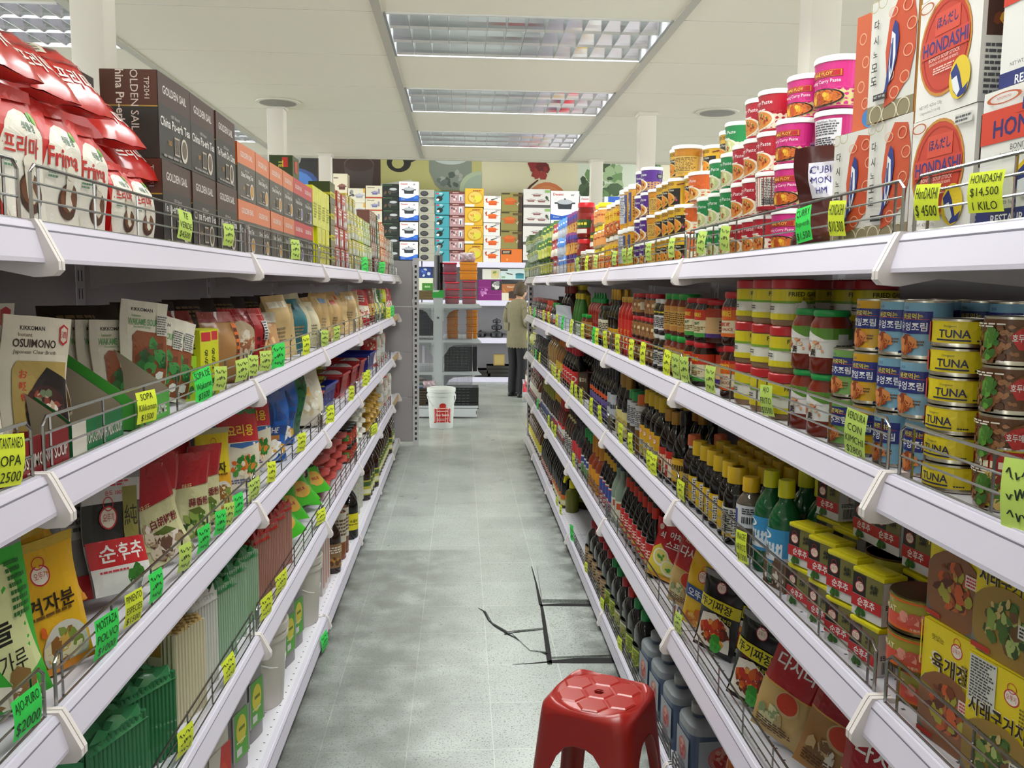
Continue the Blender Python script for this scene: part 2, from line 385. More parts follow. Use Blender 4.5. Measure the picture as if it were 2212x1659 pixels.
# recessed louvre lights ------------------------------------------------
MIR = 'd9dadd:.16:1'; ROWN = {0.98: 'nearest', 2.36: 'second', 3.74: 'third', 5.12: 'fourth', 6.5: 'farthest'}
def make_fixture():
    root = empty('louvre_light', (0, 0, 0), link=False); w, d = 1.25, TD
    g = G(); a = .019
    for b0 in ((a, w-a, .004, .018), (a, w-a, d-.018, d-.004)): g.box(b0[0], b0[1], b0[2], b0[3], -.004, .10, 'd6d6d2:.35')
    for b0 in ((a, a+.012), (w-a-.012, w-a)): g.box(b0[0], b0[1], .004, d-.004, -.004, .10, '8c8f92:.3')
    fr = g.build('frame', smooth=0, link=False)
    g = G(); g.box(a, w-a, .004, d-.004, .10, .104, 'e8e8e6:.4'); hs = g.build('housing', smooth=0, link=False)
    kids = [fr, hs]
    ys = [.018, .236, .454, d-.018]
    for q in range(3):                                    # three curved mirror troughs
        y0, y1 = ys[q], ys[q+1]; c = (y0+y1)/2; g = G(); n = 8; pr = []
        for k in range(n+1):
            t = k/n; pr.append((y0+(c-.03-y0)*t**1.6, .002+.088*t))
        pr2 = [(2*c-y, z) for y, z in pr]
        for P in (pr, pr2):
            for k in range(n): g.quad((a+.012, P[k][0], P[k][1]), (w-a-.012, P[k][0], P[k][1]), (w-a-.012, P[k+1][0], P[k+1][1]), (a+.012, P[k+1][0], P[k+1][1]), MIR)
        kids.append(g.build('reflector', link=False, smooth=60))
        g = G(); nb = 14
        for k in range(1, nb):                            # cross blades with the wedge section
            x = a+.012+(w-2*a-.024)*k/nb
            g.prism([(x-.0012, .002), (x+.0012, .002), (x+.006, .062), (x-.006, .062)], y0+.004, y1-.004, 'e4e6ea:.18:1', 'y')
        kids.append(g.build('louvre', link=False, smooth=0))
        g = G(); g.tube([(a+.03, c, .078), (w-a-.03, c, .078)], .012, glow('fffaf0', 3.5), 8); kids.append(g.build('tube', link=False))
    return proto(root, *kids)
fx = make_fixture()
for x, y in FIX:
    col = {0: 'over the middle of the aisle', -1: 'over the left shelving', 1: 'over the right shelving'}[round((x-BX)/2.5)]
    o = dup(fx, (x, y, CZ), 0, 'mirrored louvre ceiling light %s, %s row' % (col, ROWN[round(y, 2)]), 'ceiling light', 'louvre ceiling lights')
    for c in (.127, .345, .563): strip_light(x+.625, y+c, CZ+.064, 1.14, .022)
# round speakers
for px, nm in ((-1.13, 'left'), (1.62, 'right')):
    root = empty('ceiling_speaker', (px, 5.60, CZ)); tag(root, 'round flush ceiling speaker over the %s shelving' % nm, 'speaker', 'ceiling speakers')
    g = G(); g.lathe([(.135, -.001), (.135, -.006), (.118, -.010), (.11, -.008)], 'd8d5c6:.5', 28); g.build('rim', root)
    g = G(); g.lathe([(.11, -.009), (.06, -.011), (.001, -.0115)], '8f8d84:.7', 28); g.build('grille', root)
# slim white posts rising out of the shelving
for x, y, nm in ((-1.17, 2.95, 'nearest post of the left shelving'), (-1.17, 5.75, 'middle post of the left shelving'), (-1.17, 7.75, 'farthest post of the left shelving'),
                 (1.19, 2.95, 'nearest post of the right shelving'), (1.19, 5.70, 'middle post of the right shelving'), (1.19, 7.80, 'farthest post of the right shelving')):
    g = G(); g.box(x-.052, x+.052, y-.052, y+.052, 0, CZ, 'e9e4da:.5', .006); g.lathe([(.004, y), (.0, y)], 'e9e4da') if 0 else None
    g.box(x-.062, x+.062, y-.062, y+.062, CZ-.02, CZ-.001, 'd8d4c8:.5')
    tag(g.build('support_post'), 'slim white square post up to the ceiling, '+nm, 'post', 'white support posts')
g = G(); g.box(-3.2, 3.2, -2.1, -2.0, 0, CZ, 'd6d2c8:.8'); struct(g.build('wall_light_block', smooth=0))  # unseen wall added behind the camera to keep world light off the shelves
# rear wall with its printed mural
MZ0, MZ1, WY = 1.9, 3.95, 14.6
g = G(); g.box(-7, 7, WY, WY+.15, 0, 4.0, 'cfc9b4:.8'); wall = struct(g.build('wall_rear', smooth=0))
# ================================================================ shelving
WHT = 'd9d3e2:.35'; WH2 = 'cfcbd8:.4'; BRK = 'e6dedb:.4'; WIRE = '9b9a98:.22:1'; WOOD = 'b99a6b:.6:0::30'
def joints(side): return [OY+SEC*k for k in range(-2, 6)]
def shelf(side, sh, y0, y1, label, last=False):
    """deck, price rail and the two end brackets; built at the shelf's front edge, facing -y, then turned"""
    L = y1-y0; c = (y0+y1)/2; z = SZ[sh]; root = empty('gondola_shelf', (front(side), c, z), RZ(side)); tag(root, label, 'shelf', 'shelves of the aisle')
    h = L/2; D = .45
    g = G(); g.box(-h+.004, h-.004, .006, D, -.022, 0, 'd9d6de:.45'); g.box(-h+.004, h-.004, .004, .018, 0, .006, WH2)
    if sh == 5 or side > 0 and sh > 2:       # punched holes along the deck
        n = int(L/.05)
        for i in range(n):
            x = -h+.03+i*.05
            for yy in (.035, .075): g.quad((x-.003, yy-.003, .0004), (x+.003, yy-.003, .0004), (x+.003, yy+.003, .0004), (x-.003, yy+.003, .0004), '55545c:.8')
    g.build('deck', root, smooth=0)
    g = G()
    if last and side < 0 and 2 <= sh <= 4: g.prism([(.006, .004), (0, .004), (-.002, -.045), (.006, -.045)], -h+.004, h-.004, WOOD, 'x')
    else:
        pr = [(.010, .004), (.0, .004), (-.004, -.004), (-.016, -.046), (-.016, -.052), (.006, -.052)] if sh < 5 else [(.010, .004), (.0, .004), (-.004, -.004), (-.012, -.052), (.006, -.056)]
        g.prism([(y, zz) for y, zz in pr], -h+.006, h-.006, WHT if not last else 'b8b5b4:.45', 'x')
        g.box(-h+.006, h-.006, -.0052, -.0012, -.0085, -.0055, '8b8896:.6')     # the slot for price strips
    g.build('price_rail', root, smooth=0)
    for e in (-1, 1):
        x0 = e*h; g = G()
        pts = [(.03, .008), (-.004, .008), (-.010, -.002), (-.034, -.050), (-.034, -.062), (-.026, -.070), (.0, -.072), (.06, -.060), (.06, -.022)] if sh < 5 else [(.03, .006), (-.004, .006), (-.010, -.002), (-.024, -.046), (-.022, -.054), (.03, -.056)]
        g.prism(pts, x0-e*.001, x0-e*.010, BRK, 'x')
        if sh < 5: g.prism([(.06, -.060), (.06, -.022), (D-.01, -.022), (D-.01, -.10), (D-.06, -.085)], x0-e*.003, x0-e*.007, BRK, 'x')
        g.build('bracket', root, smooth=0)
def guard(side, sh, y0, y1, label, hh=.085):
    L = y1-y0; c = (y0+y1)/2; o_ = .012; g = G(); h = L/2-.018; r = .0022; zb = .006
    n = max(2, round(L/.208))
    # rounded outer loop
    k = .012; loop = [(-h, 0, zb), (-h, 0, hh-k), (-h+k, 0, hh), (h-k, 0, hh), (h, 0, hh-k), (h, 0, zb)]
    g.tube(loop, r*1.25, WIRE, 6)
    for q in (.012, .38, .69): g.tube([(-h, 0, zb+(hh-zb)*q), (h, 0, zb+(hh-zb)*q)], r*.85, WIRE, 5)
    for i in range(n+1):
        x = -h+.03+(2*h-.06)*i/n; g.tube([(x, .003, zb-.006), (x, .003, hh)], r, WIRE, 5)
    o = g.build('wire_guard'); o.location = (front(side)+side*o_, c, SZ[sh]); o.rotation_euler = (0, 0, RZ(side)); tag(o, label, 'shelf guard', 'wire guards of the shelves')
SN = ['section beside the camera', 'nearest full section', 'second section', 'third section', 'fourth section', 'fifth section', 'far end section']
for side in (-1, 1):
    sn = 'left' if side < 0 else 'right'; end = ENDL if side < 0 else ENDR
    J = [OY-SEC*1]+[OY+SEC*k for k in range(0, 6)]+[end]
    fr = empty('shelving_unit', (sx(side, .5), (J[0]+end)/2, 0)); tag(fr, 'back panels, uprights and plinth of the long %s shelving run' % sn, 'shelving frame')
    inv = -(J[0]+end)/2
    for k in range(len(J)-1):
        y0, y1 = J[k], J[k+1]
        g = G()
        for q in range(4): g.box(side*-.03, side*-.02, y0+inv+.03, y1+inv-.03, .08+.40*q, .475+.40*q, 'a29ca0:.5')
        g.build('back_panel', fr, smooth=0)
        g = G(); g.box(side*-.50+side*.07, side*-.50+side*.08, y0+inv, y1+inv, 0, .06, '8d8a92:.6'); g.build('plinth', fr, smooth=0)
    for y in J:
        g = G(); g.box(-.03, .03, y+inv-.025, y+inv+.025, 0, 1.66, 'b9b6bb:.45')
        for q in range(30): g.box(side*-.0305, side*-.030, y+inv-.012, y+inv-.008, .1+.05*q, .13+.05*q, '2a2a2c:.8'); g.box(side*-.0305, side*-.030, y+inv+.008, y+inv+.012, .1+.05*q, .13+.05*q, '2a2a2c:.8')
        g.build('upright', fr, smooth=0)
    for sh in range(1, 6):
        for k in range(len(J)-1):
            last = k == len(J)-2
            shelf(side, sh, J[k], J[k+1], 'white metal shelf, %s shelf of the %s run, %s' % (SHELF[sh], sn, SN[k]), last)
            if sh < 5 and not (last and side < 0 and sh > 1): guard(side, sh, J[k], J[k+1], 'chrome wire guard on the %s %s shelf, %s' % (SHELF[sh], sn, SN[k]))
            if sh == 5 and side > 0 and k < 4: guard(side, sh, J[k], J[k+1], 'chrome wire guard on the bottom right shelf, %s' % SN[k], .06)
OFF = {}
def rnd_(r, p): OFF[p.name] = r; return p
# ================================================================ builders of packed goods (front faces -y, base at z 0)
def carton(name, w, d, h, col, front='', side='', top='', k=1, flap=True):
    g = G(); g.box(-w/2, w/2, 0, d, 0, h, col)
    if front: g.art(front, plane((-w/2, 0, 0), (w, 0, 0), (0, 0, h)))
    if side: g.art(side, plane((w/2, 0, 0), (0, d, 0), (0, 0, h))); g.art(side, plane((-w/2, d, 0), (0, -d, 0), (0, 0, h)))
    if top: g.art(top, plane((-w/2, 0, h), (w, 0, 0), (0, d, 0)))
    return proto(g.build(name, link=False, smooth=0))
def tub(name, r, h, col, art, lid='f3f2ee:.35', arc=5.2, clear=None):
    g = G(); g.lathe([(r*.84, 0), (r*.88, .002), (r*.985, h*.9), (r*.93, h*.9)], col, 22)
    g.art(art, cyl(r*.882, r*.984, .004, h*.885, arc))
    b = g.build(name, link=False)
    g = G(); g.lathe([(r*1.0, h*.865), (r*1.035, h*.87), (r*1.04, h*.955), (r*1.0, h*.985), (r*.9, h*.985), (r*.88, h*.972), (.001, h*.972)], lid, 22)
    return rnd_(r, proto(b, g.build('lid', link=False, smooth=50)))
def jar(name, r, h, col, lid, lab, art, lz=(.12, .68), neck=.84, arc=4.4, sq=None, lidh=.14):
    g = G(); g.lathe([(r*.9, 0), (r, .006), (r, h*(1-lidh)*.86), (r*neck, h*(1-lidh)*.97), (r*neck, h*.95)], col, 20, sq=sq); b = g.build(name, link=False, smooth=40)
    g = G(); q = neck+.05; g.lathe([(r*q, h*(1-lidh)), (r*(q+.02), h*(1-lidh)+.001), (r*(q+.02), h*.97), (r*q*.96, h)], lid, 20, sq=sq); l = g.build('lid', link=False, smooth=40)
    kids = [l]
    if lab:
        g = G(); z0, z1 = h*lz[0], h*lz[1]; n = 24; vs = []
        for z in (z0, z1):
            for i in range(n+1): a = -arc/2+arc*i/n; vs.append((r*1.012*sin(a), -r*1.012*cos(a), z))
        g.add(vs, [(i, i+1, i+n+2, i+n+1) for i in range(n)], lab); g.art(art, cyl(r*1.012, r*1.012, z0, z1, arc)); kids.append(g.build('label', link=False))
    return rnd_(r, proto(b, *kids))
def bottle(name, r, h, col, cap, lab, art, zs=.58, zn=.8, rn=.36, rc=.4, cz=.88, lz=(.12, .48), neck=None, arc=4.4, n=18, tip=0, sq=None, waist=0):
    g = G(); pr = [(r*.88, 0), (r, .008), (r, h*zs)]
    if waist: pr = [(r*.88, 0), (r, .008), (r, h*.32), (r*(1-waist), h*.40), (r, h*.5), (r, h*zs)]
    for t in (.3, .6, .85, 1): pr.append((r+(r*rn-r)*(t**1.6), h*(zs+(zn-zs)*t)))
    pr += [(r*rn, h*cz)]
    g.lathe(pr, col, n, sq=sq); b = g.build(name, link=False, smooth=50)
    g = G()
    if tip: g.lathe([(r*rc, h*cz*.985), (r*rc, h*(cz+(1-cz)*.35)), (r*rc*.45, h*(cz+(1-cz)*.45)), (r*rc*.16, h)], cap, n)
    else: g.lathe([(r*rc, h*cz*.985), (r*rc*1.02, h*cz), (r*rc, h*.985), (r*rc*.9, h)], cap, n)
    kids = [g.build('cap', link=False, smooth=40)]
    if lab:
        g = G(); z0, z1 = h*lz[0], h*lz[1]; k = 20; vs = []
        rr = r*1.015
        for z in (z0, z1):
            for i in range(k+1): a = -arc/2+arc*i/k; vs.append((rr*sin(a), -rr*cos(a), z))
        g.add(vs, [(i, i+1, i+k+2, i+k+1) for i in range(k)], lab)
        if art: g.art(art, cyl(rr, rr, z0, z1, arc))
        kids.append(g.build('label', link=False))
    if neck:
        g = G(); z0, z1 = h*neck[1], h*neck[2]
        g.lathe([(r*neck[3]*1.03, z0), (r*neck[4]*1.03, z1)], neck[0], n); kids.append(g.build('neck_label', link=False))
    return rnd_(r, proto(b, *kids))
def can(name, r, h, col, art, metal='c9c3b2:.25:1', arc=6.0, lid=None, key=False):
    g = G(); g.lathe([(r*.97, 0, metal), (r*1.01, .001, metal), (r*1.01, .004, metal), (r, .006, col), (r, h-.006, col), (r*1.01, h-.004, metal), (r*1.01, h-.001, metal)], col, 24)
    g.art(art, cyl(r, r, .006, h-.006, arc)); b = g.build(name, link=False, smooth=40)
    g = G(); g.lathe([(r*1.01, h-.001), (r*.96, h-.0005), (r*.95, h-.004), (r*.5, h-.0035), (.001, h-.004)], lid or metal, 24)
    if key: g.tube([(r*.2*cos(a), -r*.45+r*.28*sin(a), h-.002) for a in [i*pi/4 for i in range(8)]], .0015, metal, 5, closed=True)
    return rnd_(r, proto(b, g.build('can_end', link=False, smooth=40)))
def _prof(kind, v):
    if kind == 'pillow': return max(0., sin(pi*min(1, max(0, (v-.02)/.96))))**.45
    if kind == 'stand': return min(1, v*6+.55)*max(0., 1-((v-.12)/.82) if v > .12 else 1)**.75 if v < .94 else 0
    if kind == 'block': return 1. if v < .68 else max(0., 1-(v-.68)/.25)**.8
    return 1.
class Bag:
    def __init__(s, w, h, T, kind, edge, wr, seed, taper=0, lean=0):
        s.w, s.h, s.T, s.kind, s.edge, s.wr, s.taper, s.lean = w, h, T, kind, edge, wr, taper, lean; rnd = random.Random(seed)
        s.ph = [rnd.random()*6.28 for _ in range(8)]
    def pt(s, u, v, o, side):
        e = abs(2*u-1); t = s.T*_prof(s.kind, v)*(s.edge+(1-s.edge)*max(0., 1-e**2.6)**.6)
        p = s.ph; wob = s.wr*(sin(9*u+p[0]+5*v)*.5+sin(17*v+p[1]+6*u)*.35+sin(23*u-11*v+p[2])*.3)*(.4+.6*v)
        y0 = s.wr*1.6*sin(5*v+p[3])+s.lean*v*v
        x = (u-.5)*s.w*(1-s.taper*v)+s.wr*.5*sin(8*v+p[4])
        return Vector((x, y0+side*(t/2+o)+(wob if side < 0 else wob*.6)*min(1, (1-e)*4)+side*.0006, v*s.h))
def pouch(name, w, h, T, col, art='', kind='pillow', edge=0., wr=.0025, back=None, seal=None, nu=9, nv=12, seed=1, taper=0, lean=0, link=False, n=None):
    B = Bag(w, h, T, kind, edge, wr, seed, taper, lean); g = G()
    for side, c in ((-1, col), (1, back or col)):
        vs = [B.pt(i/nu, j/nv, 0, side) for j in range(nv+1) for i in range(nu+1)]; fs = []
        for j in range(nv):
            for i in range(nu):
                a = j*(nu+1)+i; q = (a, a+1, a+nu+2, a+nu+1); fs.append(q if side < 0 else q[::-1])
        g.add(vs, fs, c)
    for e in (0, 1):                                        # the gusset down each edge
        vs = [B.pt(e, j/nv, 0, s_) for j in range(nv+1) for s_ in (-1, 1)]
        fs = [(2*j, 2*j+1, 2*j+3, 2*j+2) if e == 0 else (2*j+2, 2*j+3, 2*j+1, 2*j) for j in range(nv)]; g.add(vs, fs, back or col)
    if T*_prof(kind, 0) > .004:
        vs = [B.pt(i/nu, 0, 0, s_) for i in range(nu+1) for s_ in (-1, 1)]; g.add(vs, [(2*i, 2*i+2, 2*i+3, 2*i+1) for i in range(nu)], back or col)
    P0 = [[B.pt(i/nu, j/nv, 0, -1) for i in range(nu+1)] for j in range(nv+1)]
    def fn(u, v, o):
        a = min(nu-1, max(0, int(u*nu))); b_ = min(nv-1, max(0, int(v*nv))); x, y = u*nu-a, v*nv-b_
        p = (P0[b_][a]*(1-x)+P0[b_][a+1]*x)*(1-y)+(P0[b_+1][a]*(1-x)+P0[b_+1][a+1]*x)*y
        return Vector((p.x, p.y-o, p.z))
    S = Surf(w, h, fn, min(w/nu, h/nv)*1.15)
    if art: g.art(art, S, .0011, .0003)
    b = g.build(name, link=link, smooth=70)
    kids = []
    if seal:
        k = G(); k.art('r .0 .93 1 1 %s' % seal, S, .0022); sb = Surf(w, h, lambda u, v, o: B.pt(u, v, o, 1), max(w, h)/7)
        k.add([tuple(B.pt(u, v, .0016, 1)) for u, v in ((0, .93), (.5, .93), (1, .93), (1, 1), (.5, 1), (0, 1))], [(0, 5, 4, 1), (1, 4, 3, 2)], seal)
        kids.append(k.build('top_seal', link=False, smooth=70))
    return proto(b, *kids)
def basket(name, w, d, h, col):
    """plastic basket with slotted walls and a rolled rim"""
    g = G(); t = .003
    def wall(ax, pos, a0, a1, lean):
        n = int((a1-a0)/.018)
        rows = [(0, .25), (.25, .75), (.75, 1)]
        for r0, r1 in rows:
            for i in range(n):
                u0 = a0+(a1-a0)*i/n; u1 = a0+(a1-a0)*(i+(.62 if r0 == .25 else 1))/n
                z0, z1 = h*r0, h*r1; o0, o1 = pos+lean*r0, pos+lean*r1
                f = (lambda u, z, o: (u, o, z)) if ax == 'x' else (lambda u, z, o: (o, u, z))
                for off in (0, t if lean < 0 else -t): g.quad(f(u0, z0, o0+off), f(u1, z0, o0+off), f(u1, z1, o1+off), f(u0, z1, o1+off), col)
    wall('x', 0, -w/2, w/2, -.02); wall('x', d, -w/2, w/2, .02); wall('y', -w/2, 0, d, -.02); wall('y', w/2, 0, d, .02)
    g.box(-w/2, w/2, 0, d, 0, .004, col); b = g.build(name, link=False, smooth=0)
    g = G(); e = .022; g.tube([(-w/2-e, -e, h), (w/2+e, -e, h), (w/2+e, d+e, h), (-w/2-e, d+e, h)], .008, col, 6, closed=True)
    return proto(b, g.build('rim', link=False))
def jerrycan(name, w, d, h, col, capc, art, lab='cfd0cf', strap=True, top=None):
    g = G(); e = .45
    g.lathe([(1, 0), (1, h*.74), (.97, h*.78), (.8, h*.815), (.3, h*.83)], col, 28, c=(0, d/2), sq=(w/2, d/2, e)); 
    if top: g.lathe([(1.001, h*.68), (1.001, h*.74), (.972, h*.781), (.803, h*.817), (.3, h*.832)], top, 28, c=(0, d/2), sq=(w/2, d/2, e))
    b = g.build(name, link=False, smooth=45)
    g = G(); g.lathe([(.024, h*.81), (.024, h*.88)], col, 16, c=(-w*.0, d*.28)); nk = g.build('neck', link=False)
    g = G(); g.lathe([(.029, h*.88), (.029, h*.985), (.026, h)], capc, 18, c=(0, d*.28)); cp = g.build('cap', link=False, smooth=40)
    g = G(); g.tube([(0, d*.42, h*.81), (0, d*.46, h*.93), (0, d*.56, h*.975), (0, d*.72, h*.96), (0, d*.86, h*.86), (0, d*.90, h*.74)], .012, top or col, 8); hd = g.build('handle', link=False, smooth=60)
    g = G()
    g.art('r 0 0 1 1 %s;' % lab+art, plane((-w*.36, -.0006, h*.15), (w*.72, 0, 0), (0, 0, h*.45)))
    for s_ in (1, -1):
        g.art('r 0 0 1 1 %s;' % lab+art, plane((s_*(w/2+.0006), d*.12 if s_ > 0 else d*.88, h*.12), (0, s_*d*.76, 0), (0, 0, h*.5)))
    lb = g.build('label', link=False, smooth=0)
    return proto(b, nk, cp, hd, lb)
def bucket(name, r, h, col, art, lab=None, wire='e8e8e4:.4'):
    g = G(); g.lathe([(r*.84, 0), (r*.86, .004), (r*.98, h*.80), (r*1.03, h*.80), (r*1.04, h*.86), (r*.99, h*.865), (r*.995, h*.9)], col, 28)
    if art: g.art(art, cyl(r*.865, r*.975, .03, h*.78, 1.9))
    b = g.build(name, link=False, smooth=40)
    g = G(); g.lathe([(r*1.0, h*.9), (r*1.06, h*.905), (r*1.06, h*.985), (r*1.02, h), (r*.95, h), (r*.93, h*.98), (.001, h*.98)], col, 28); l = g.build('lid', link=False, smooth=40)
    g = G(); p = []
    for i in range(13):
        a = pi*i/12; p.append((-r*1.06*cos(a), -r*1.0*sin(a)*.55-r*.35*sin(a), h*.83-h*.36*sin(a)))
    g.tube(p, .0035, wire, 6); hd = g.build('handle', link=False)
    return rnd_(r, proto(b, l, hd))
_X = {}
def ext(p, side, face, tilt=(0, 0), s=1.):
    """front, width along the aisle, depth and lowest point of a pattern once it is turned and tilted"""
    k = (p.name, side, face, tilt, s)
    if k not in _X:
        E_ = __import__('mathutils').Euler((tilt[0], tilt[1], R(face)*side)).to_matrix()
        V = [E_ @ v.co for o in (p,)+tuple(KIDS[p.name]) for v in list(o.data.vertices)[::1 if len(o.data.vertices) < 3000 else 3]]
        _X[k] = [min(v.y for v in V)*s, (max(v.x for v in V)-min(v.x for v in V))*s, (max(v.y for v in V)-min(v.y for v in V))*s, min(v.z for v in V)*s]
    return _X[k]
TIER = ['bottom', 'second', 'third', 'fourth', 'fifth', 'sixth', 'seventh', 'eighth', 'ninth']
def run(side, sh, p, px0, px1, pitch, th, desc, cat, grp=None, depth=.022, tiers=1, rows=1, rp=None, face=0, jit=2., jx=.004, tilt=(0, 0), y0=None, count=None, z0=0., roww=None, s=1.):
    """a row of one kind along the shelf from photograph column px0 (nearest) to px1; th = height of one tier"""
    X = ext(p, side, face, tilt, s); depth -= X[0]; pitch = max(pitch, X[1]*1.01) if p.name in OFF else pitch; z0 -= X[3]
    rp = max(rp or pitch, X[2]*1.01)
    if y0 is None:
        a, b = sorted((Y(side, sh, px0, depth), Y(side, sh, px1, depth)))
    else: a, b = y0, y0+pitch*(count or 1)
    n = count or max(1, int((b-a)/pitch+.04)); st = (b-a)/n if count is None else pitch; out = []
    for r_ in range(rows):
        for i in range(n):
            t_ = tiers[i % len(tiers)] if isinstance(tiers, (list, tuple)) else tiers
            for t in range(t_):
                y = a+st*(i+.5)+random.uniform(-1, 1)*min(jx*.6, max(0, st-X[1])*.5); dp = depth+rp*r_+random.uniform(0, jx)
                lb = desc
                if n > 1: lb += ', %s from the camera' % ordn(i+1)
                if t_ > 1: lb += ', %s tier' % TIER[t]
                if rows > 1: lb += ', %s row' % (['front', 'second', 'third', 'fourth', 'fifth'][r_])
                rz = RZ(side)+(R(face) if side > 0 else -R(face))+R(random.uniform(-jit, jit))
                out.append(dup(p, (sx(side, dp), y, SZ[sh]+z0+t*th+.0005), rz, lb, cat, grp or (desc.split(' with')[0]+' run') if n*t_*rows > 1 else grp, tilt, s))
    return out
def one(side, sh, p, px, depth, desc, cat, grp=None, z0=0., face=0, tilt=(0, 0), y=None, s=1.):
    X = ext(p, side, face, tilt, s); depth -= X[0]; z0 -= X[3]; yy = Y(side, sh, px, depth) if y is None else y
    return dup(p, (sx(side, depth), yy, SZ[sh]+z0+.0005), RZ(side)+(R(face) if side > 0 else -R(face)), desc, cat, grp, tilt, s)
# ================================================================ goods on the right run
# ---- top shelf
FISH = 'p 24357f .40 .24 .52 .30 .62 .46 .66 .62 .62 .74 .55 .78 .50 .70 .47 .55 .44 .40;p e8edf2 .50 .70 .58 .66 .60 .5 .56 .38 .49 .29 .47 .42 .49 .56;p 24357f .52 .64 .54 .64 .55 .44 .52 .34;p 24357f .50 .60 .515 .6 .52 .42 .495 .36;p 24357f .36 .2 .44 .27 .46 .22;E .55 .72 .012 0 ffffff'
SUN = 'e .74 .24 .16 .17 e6c832;p 24357f .60 .30 .68 .36 .74 .28 .80 .14 .88 .18 .84 .10 .74 .08 .66 .14;p e9edf2 .62 .24 .70 .26 .76 .14 .72 .10 .66 .15'
HON = 'e .45 .56 .42 .41 c8412f;o .45 .56 .42 .41 c98d3a .06;o .46 .55 .36 .36 b73526 .03;r .28 .66 .68 .84 d9503c;T ほんだし .48 .76 .09 2c2a6e .34;r .08 .50 .84 .65 d24634;T HONDASHI .46 .575 .115 33307a .72;t BONITO_SOUP_STOCK .46 .475 .032 f4dcd0 .5;t BOUILLON_POUR_SOUPE_DE_BONITE .46 .435 .022 f4dcd0 .46;l .3 .34 .66 .40 3 f0cfc0;'+SUN+';o .14 .93 .12 .045 b8612e .2;t NET_WT._4.23oz_120g .30 .095 .035 3a3a40 .5;t 2_bags/sachets_2.11oz_60g .30 .045 .028 3a3a40 .52;r .72 .87 .97 .95 d8d6d0;l .73 .88 .96 .94 2 55555a'
stock_a = carton('soup_stock_box', .155, .06, .168, 'efece6:.35', HON, 'r 0 0 1 1 e9e6df;r .1 .5 .9 .9 4a2a20;k .5 .7 .3 .12 9 .04 e0a030,7a3a1a;l .1 .05 .9 .45 9 55555a', 'r 0 0 1 1 f0ede7')
RST = 'r 0 .0 1 .14 25306f;T RESTAURANT_USE_ONLY .52 .07 .065 f4f4f4 .9;r 0 .62 1 .86 d9452f;T HONDASHI .46 .72 .13 2c2a6e .86;T ほんだし .52 .85 .10 2c2a6e .5;r .3 .8 .78 .81 d9452f;t BONITO_SOUP_STOCK .5 .57 .04 33333a .8;t BOUILLON_POUR_SOUPE_DE_BONITE .5 .52 .034 33333a .86;e .58 .34 .26 .17 e6c31e;p 24357f .32 .36 .42 .44 .56 .34 .66 .20 .8 .26 .76 .16 .60 .14 .42 .20;p e9edf2 .34 .32 .44 .34 .56 .22 .48 .18 .38 .22;E .42 .38 .015 0 fff;t NET_WT._2.2lb_1kg .22 .18 .035 3a3a40 .4;o .2 .93 .15 .04 c2603a .2;t AJINOMOTO .2 .93 .025 c2402a .22'
stock_b = carton('restaurant_stock_box', .22, .08, .172, 'f0eee9:.35', RST, 'r 0 .9 1 1 25306f;r 0 0 1 .14 25306f;l .1 .2 .9 .8 9 77777c', 'r 0 0 1 1 f1efe9')
DAS = 'r 0 0 1 1 dcdad2;r .0 0 1 .14 8f8466;o .2 .06 .14 .08 e4ddc4 .12;o .5 .05 .16 .09 e4ddc4 .12;o .8 .06 .14 .08 e4ddc4 .12;p c6502f .38 .10 .62 .14 .9 .3 .99 .5 .98 .75 .9 .93 .6 .96 .42 .8 .36 .55 .42 .3;o .8 .3 .1 .05 e6a988 .18;o .6 .2 .1 .05 e6a988 .18;o .85 .5 .1 .05 e6a988 .18;o .9 .7 .1 .05 e6a988 .18;o .5 .35 .08 .05 e6a988 .18;o .8 .86 .1 .05 e6a988 .18;o .5 .85 .1 .04 e6a988 .18;'+FISH.replace('.', '.')+';T 다 .17 .80 .075 2b2a28;T 시 .17 .67 .075 2b2a28;T 노 .17 .56 .05 2b2a28;T 모 .17 .45 .07 2b2a28;T 도 .17 .34 .07 2b2a28;r .18 .17 .46 .22 2b2b2b;t NET_WT_60g .32 .195 .025 fff;o .12 .95 .1 .05 b7ab84 .15;o .3 .96 .1 .05 b7ab84 .15'
stock_c = carton('soup_base_box', .115, .042, .19, 'd98a3c:.3', DAS, 'r 0 0 1 1 d89a4e;l .3 .1 .7 .9 10 7a4a1a', 'r 0 0 1 1 c9c0a4')
stock_d = carton('blue_soup_base_box', .09, .05, .20, 'e6e3de:.35', 'r .0 0 .5 1 c6603c;o .2 .4 .1 .05 e6a988 .2;o .3 .6 .1 .05 e6a988 .2;o .2 .8 .1 .05 e6a988 .2;o .35 .25 .1 .05 e6a988 .2;r .5 .1 1 1 2b4ea0;T 명 .75 .92 .07 fff;T 다 .75 .78 .09 fff;T 시 .75 .63 .09 fff;T 모 .75 .46 .09 fff;T 도 .75 .3 .09 fff;e .6 .12 .3 .09 3f78b8', 'r 0 0 1 1 d9d6d0;l .1 .1 .9 .9 12 77777c')
ya = Y(1, 1, 2130); yb = Y(1, 1, 1983)
for t in (0, 1, 2): dup(stock_a, (sx(1, .03), (ya+yb)/2, SZ[1]+.169*t+.0005), RZ(1)+R(1.5-t), 'white stock box with big red disc, %s of its stack' % ('lowest', 'middle', 'topmost')[t], 'box', 'red disc soup stock boxes')
for t in (0, 1): dup(stock_b, (sx(1, .03+.02*t), ya-.125, SZ[1]+.173*t+.0005), RZ(1)+R(2+t), 'large white stock box with yellow sun and navy band, %s one' % ('lower', 'upper')[t], 'box', 'navy banded soup stock boxes')
yc = Y(1, 1, 1897)
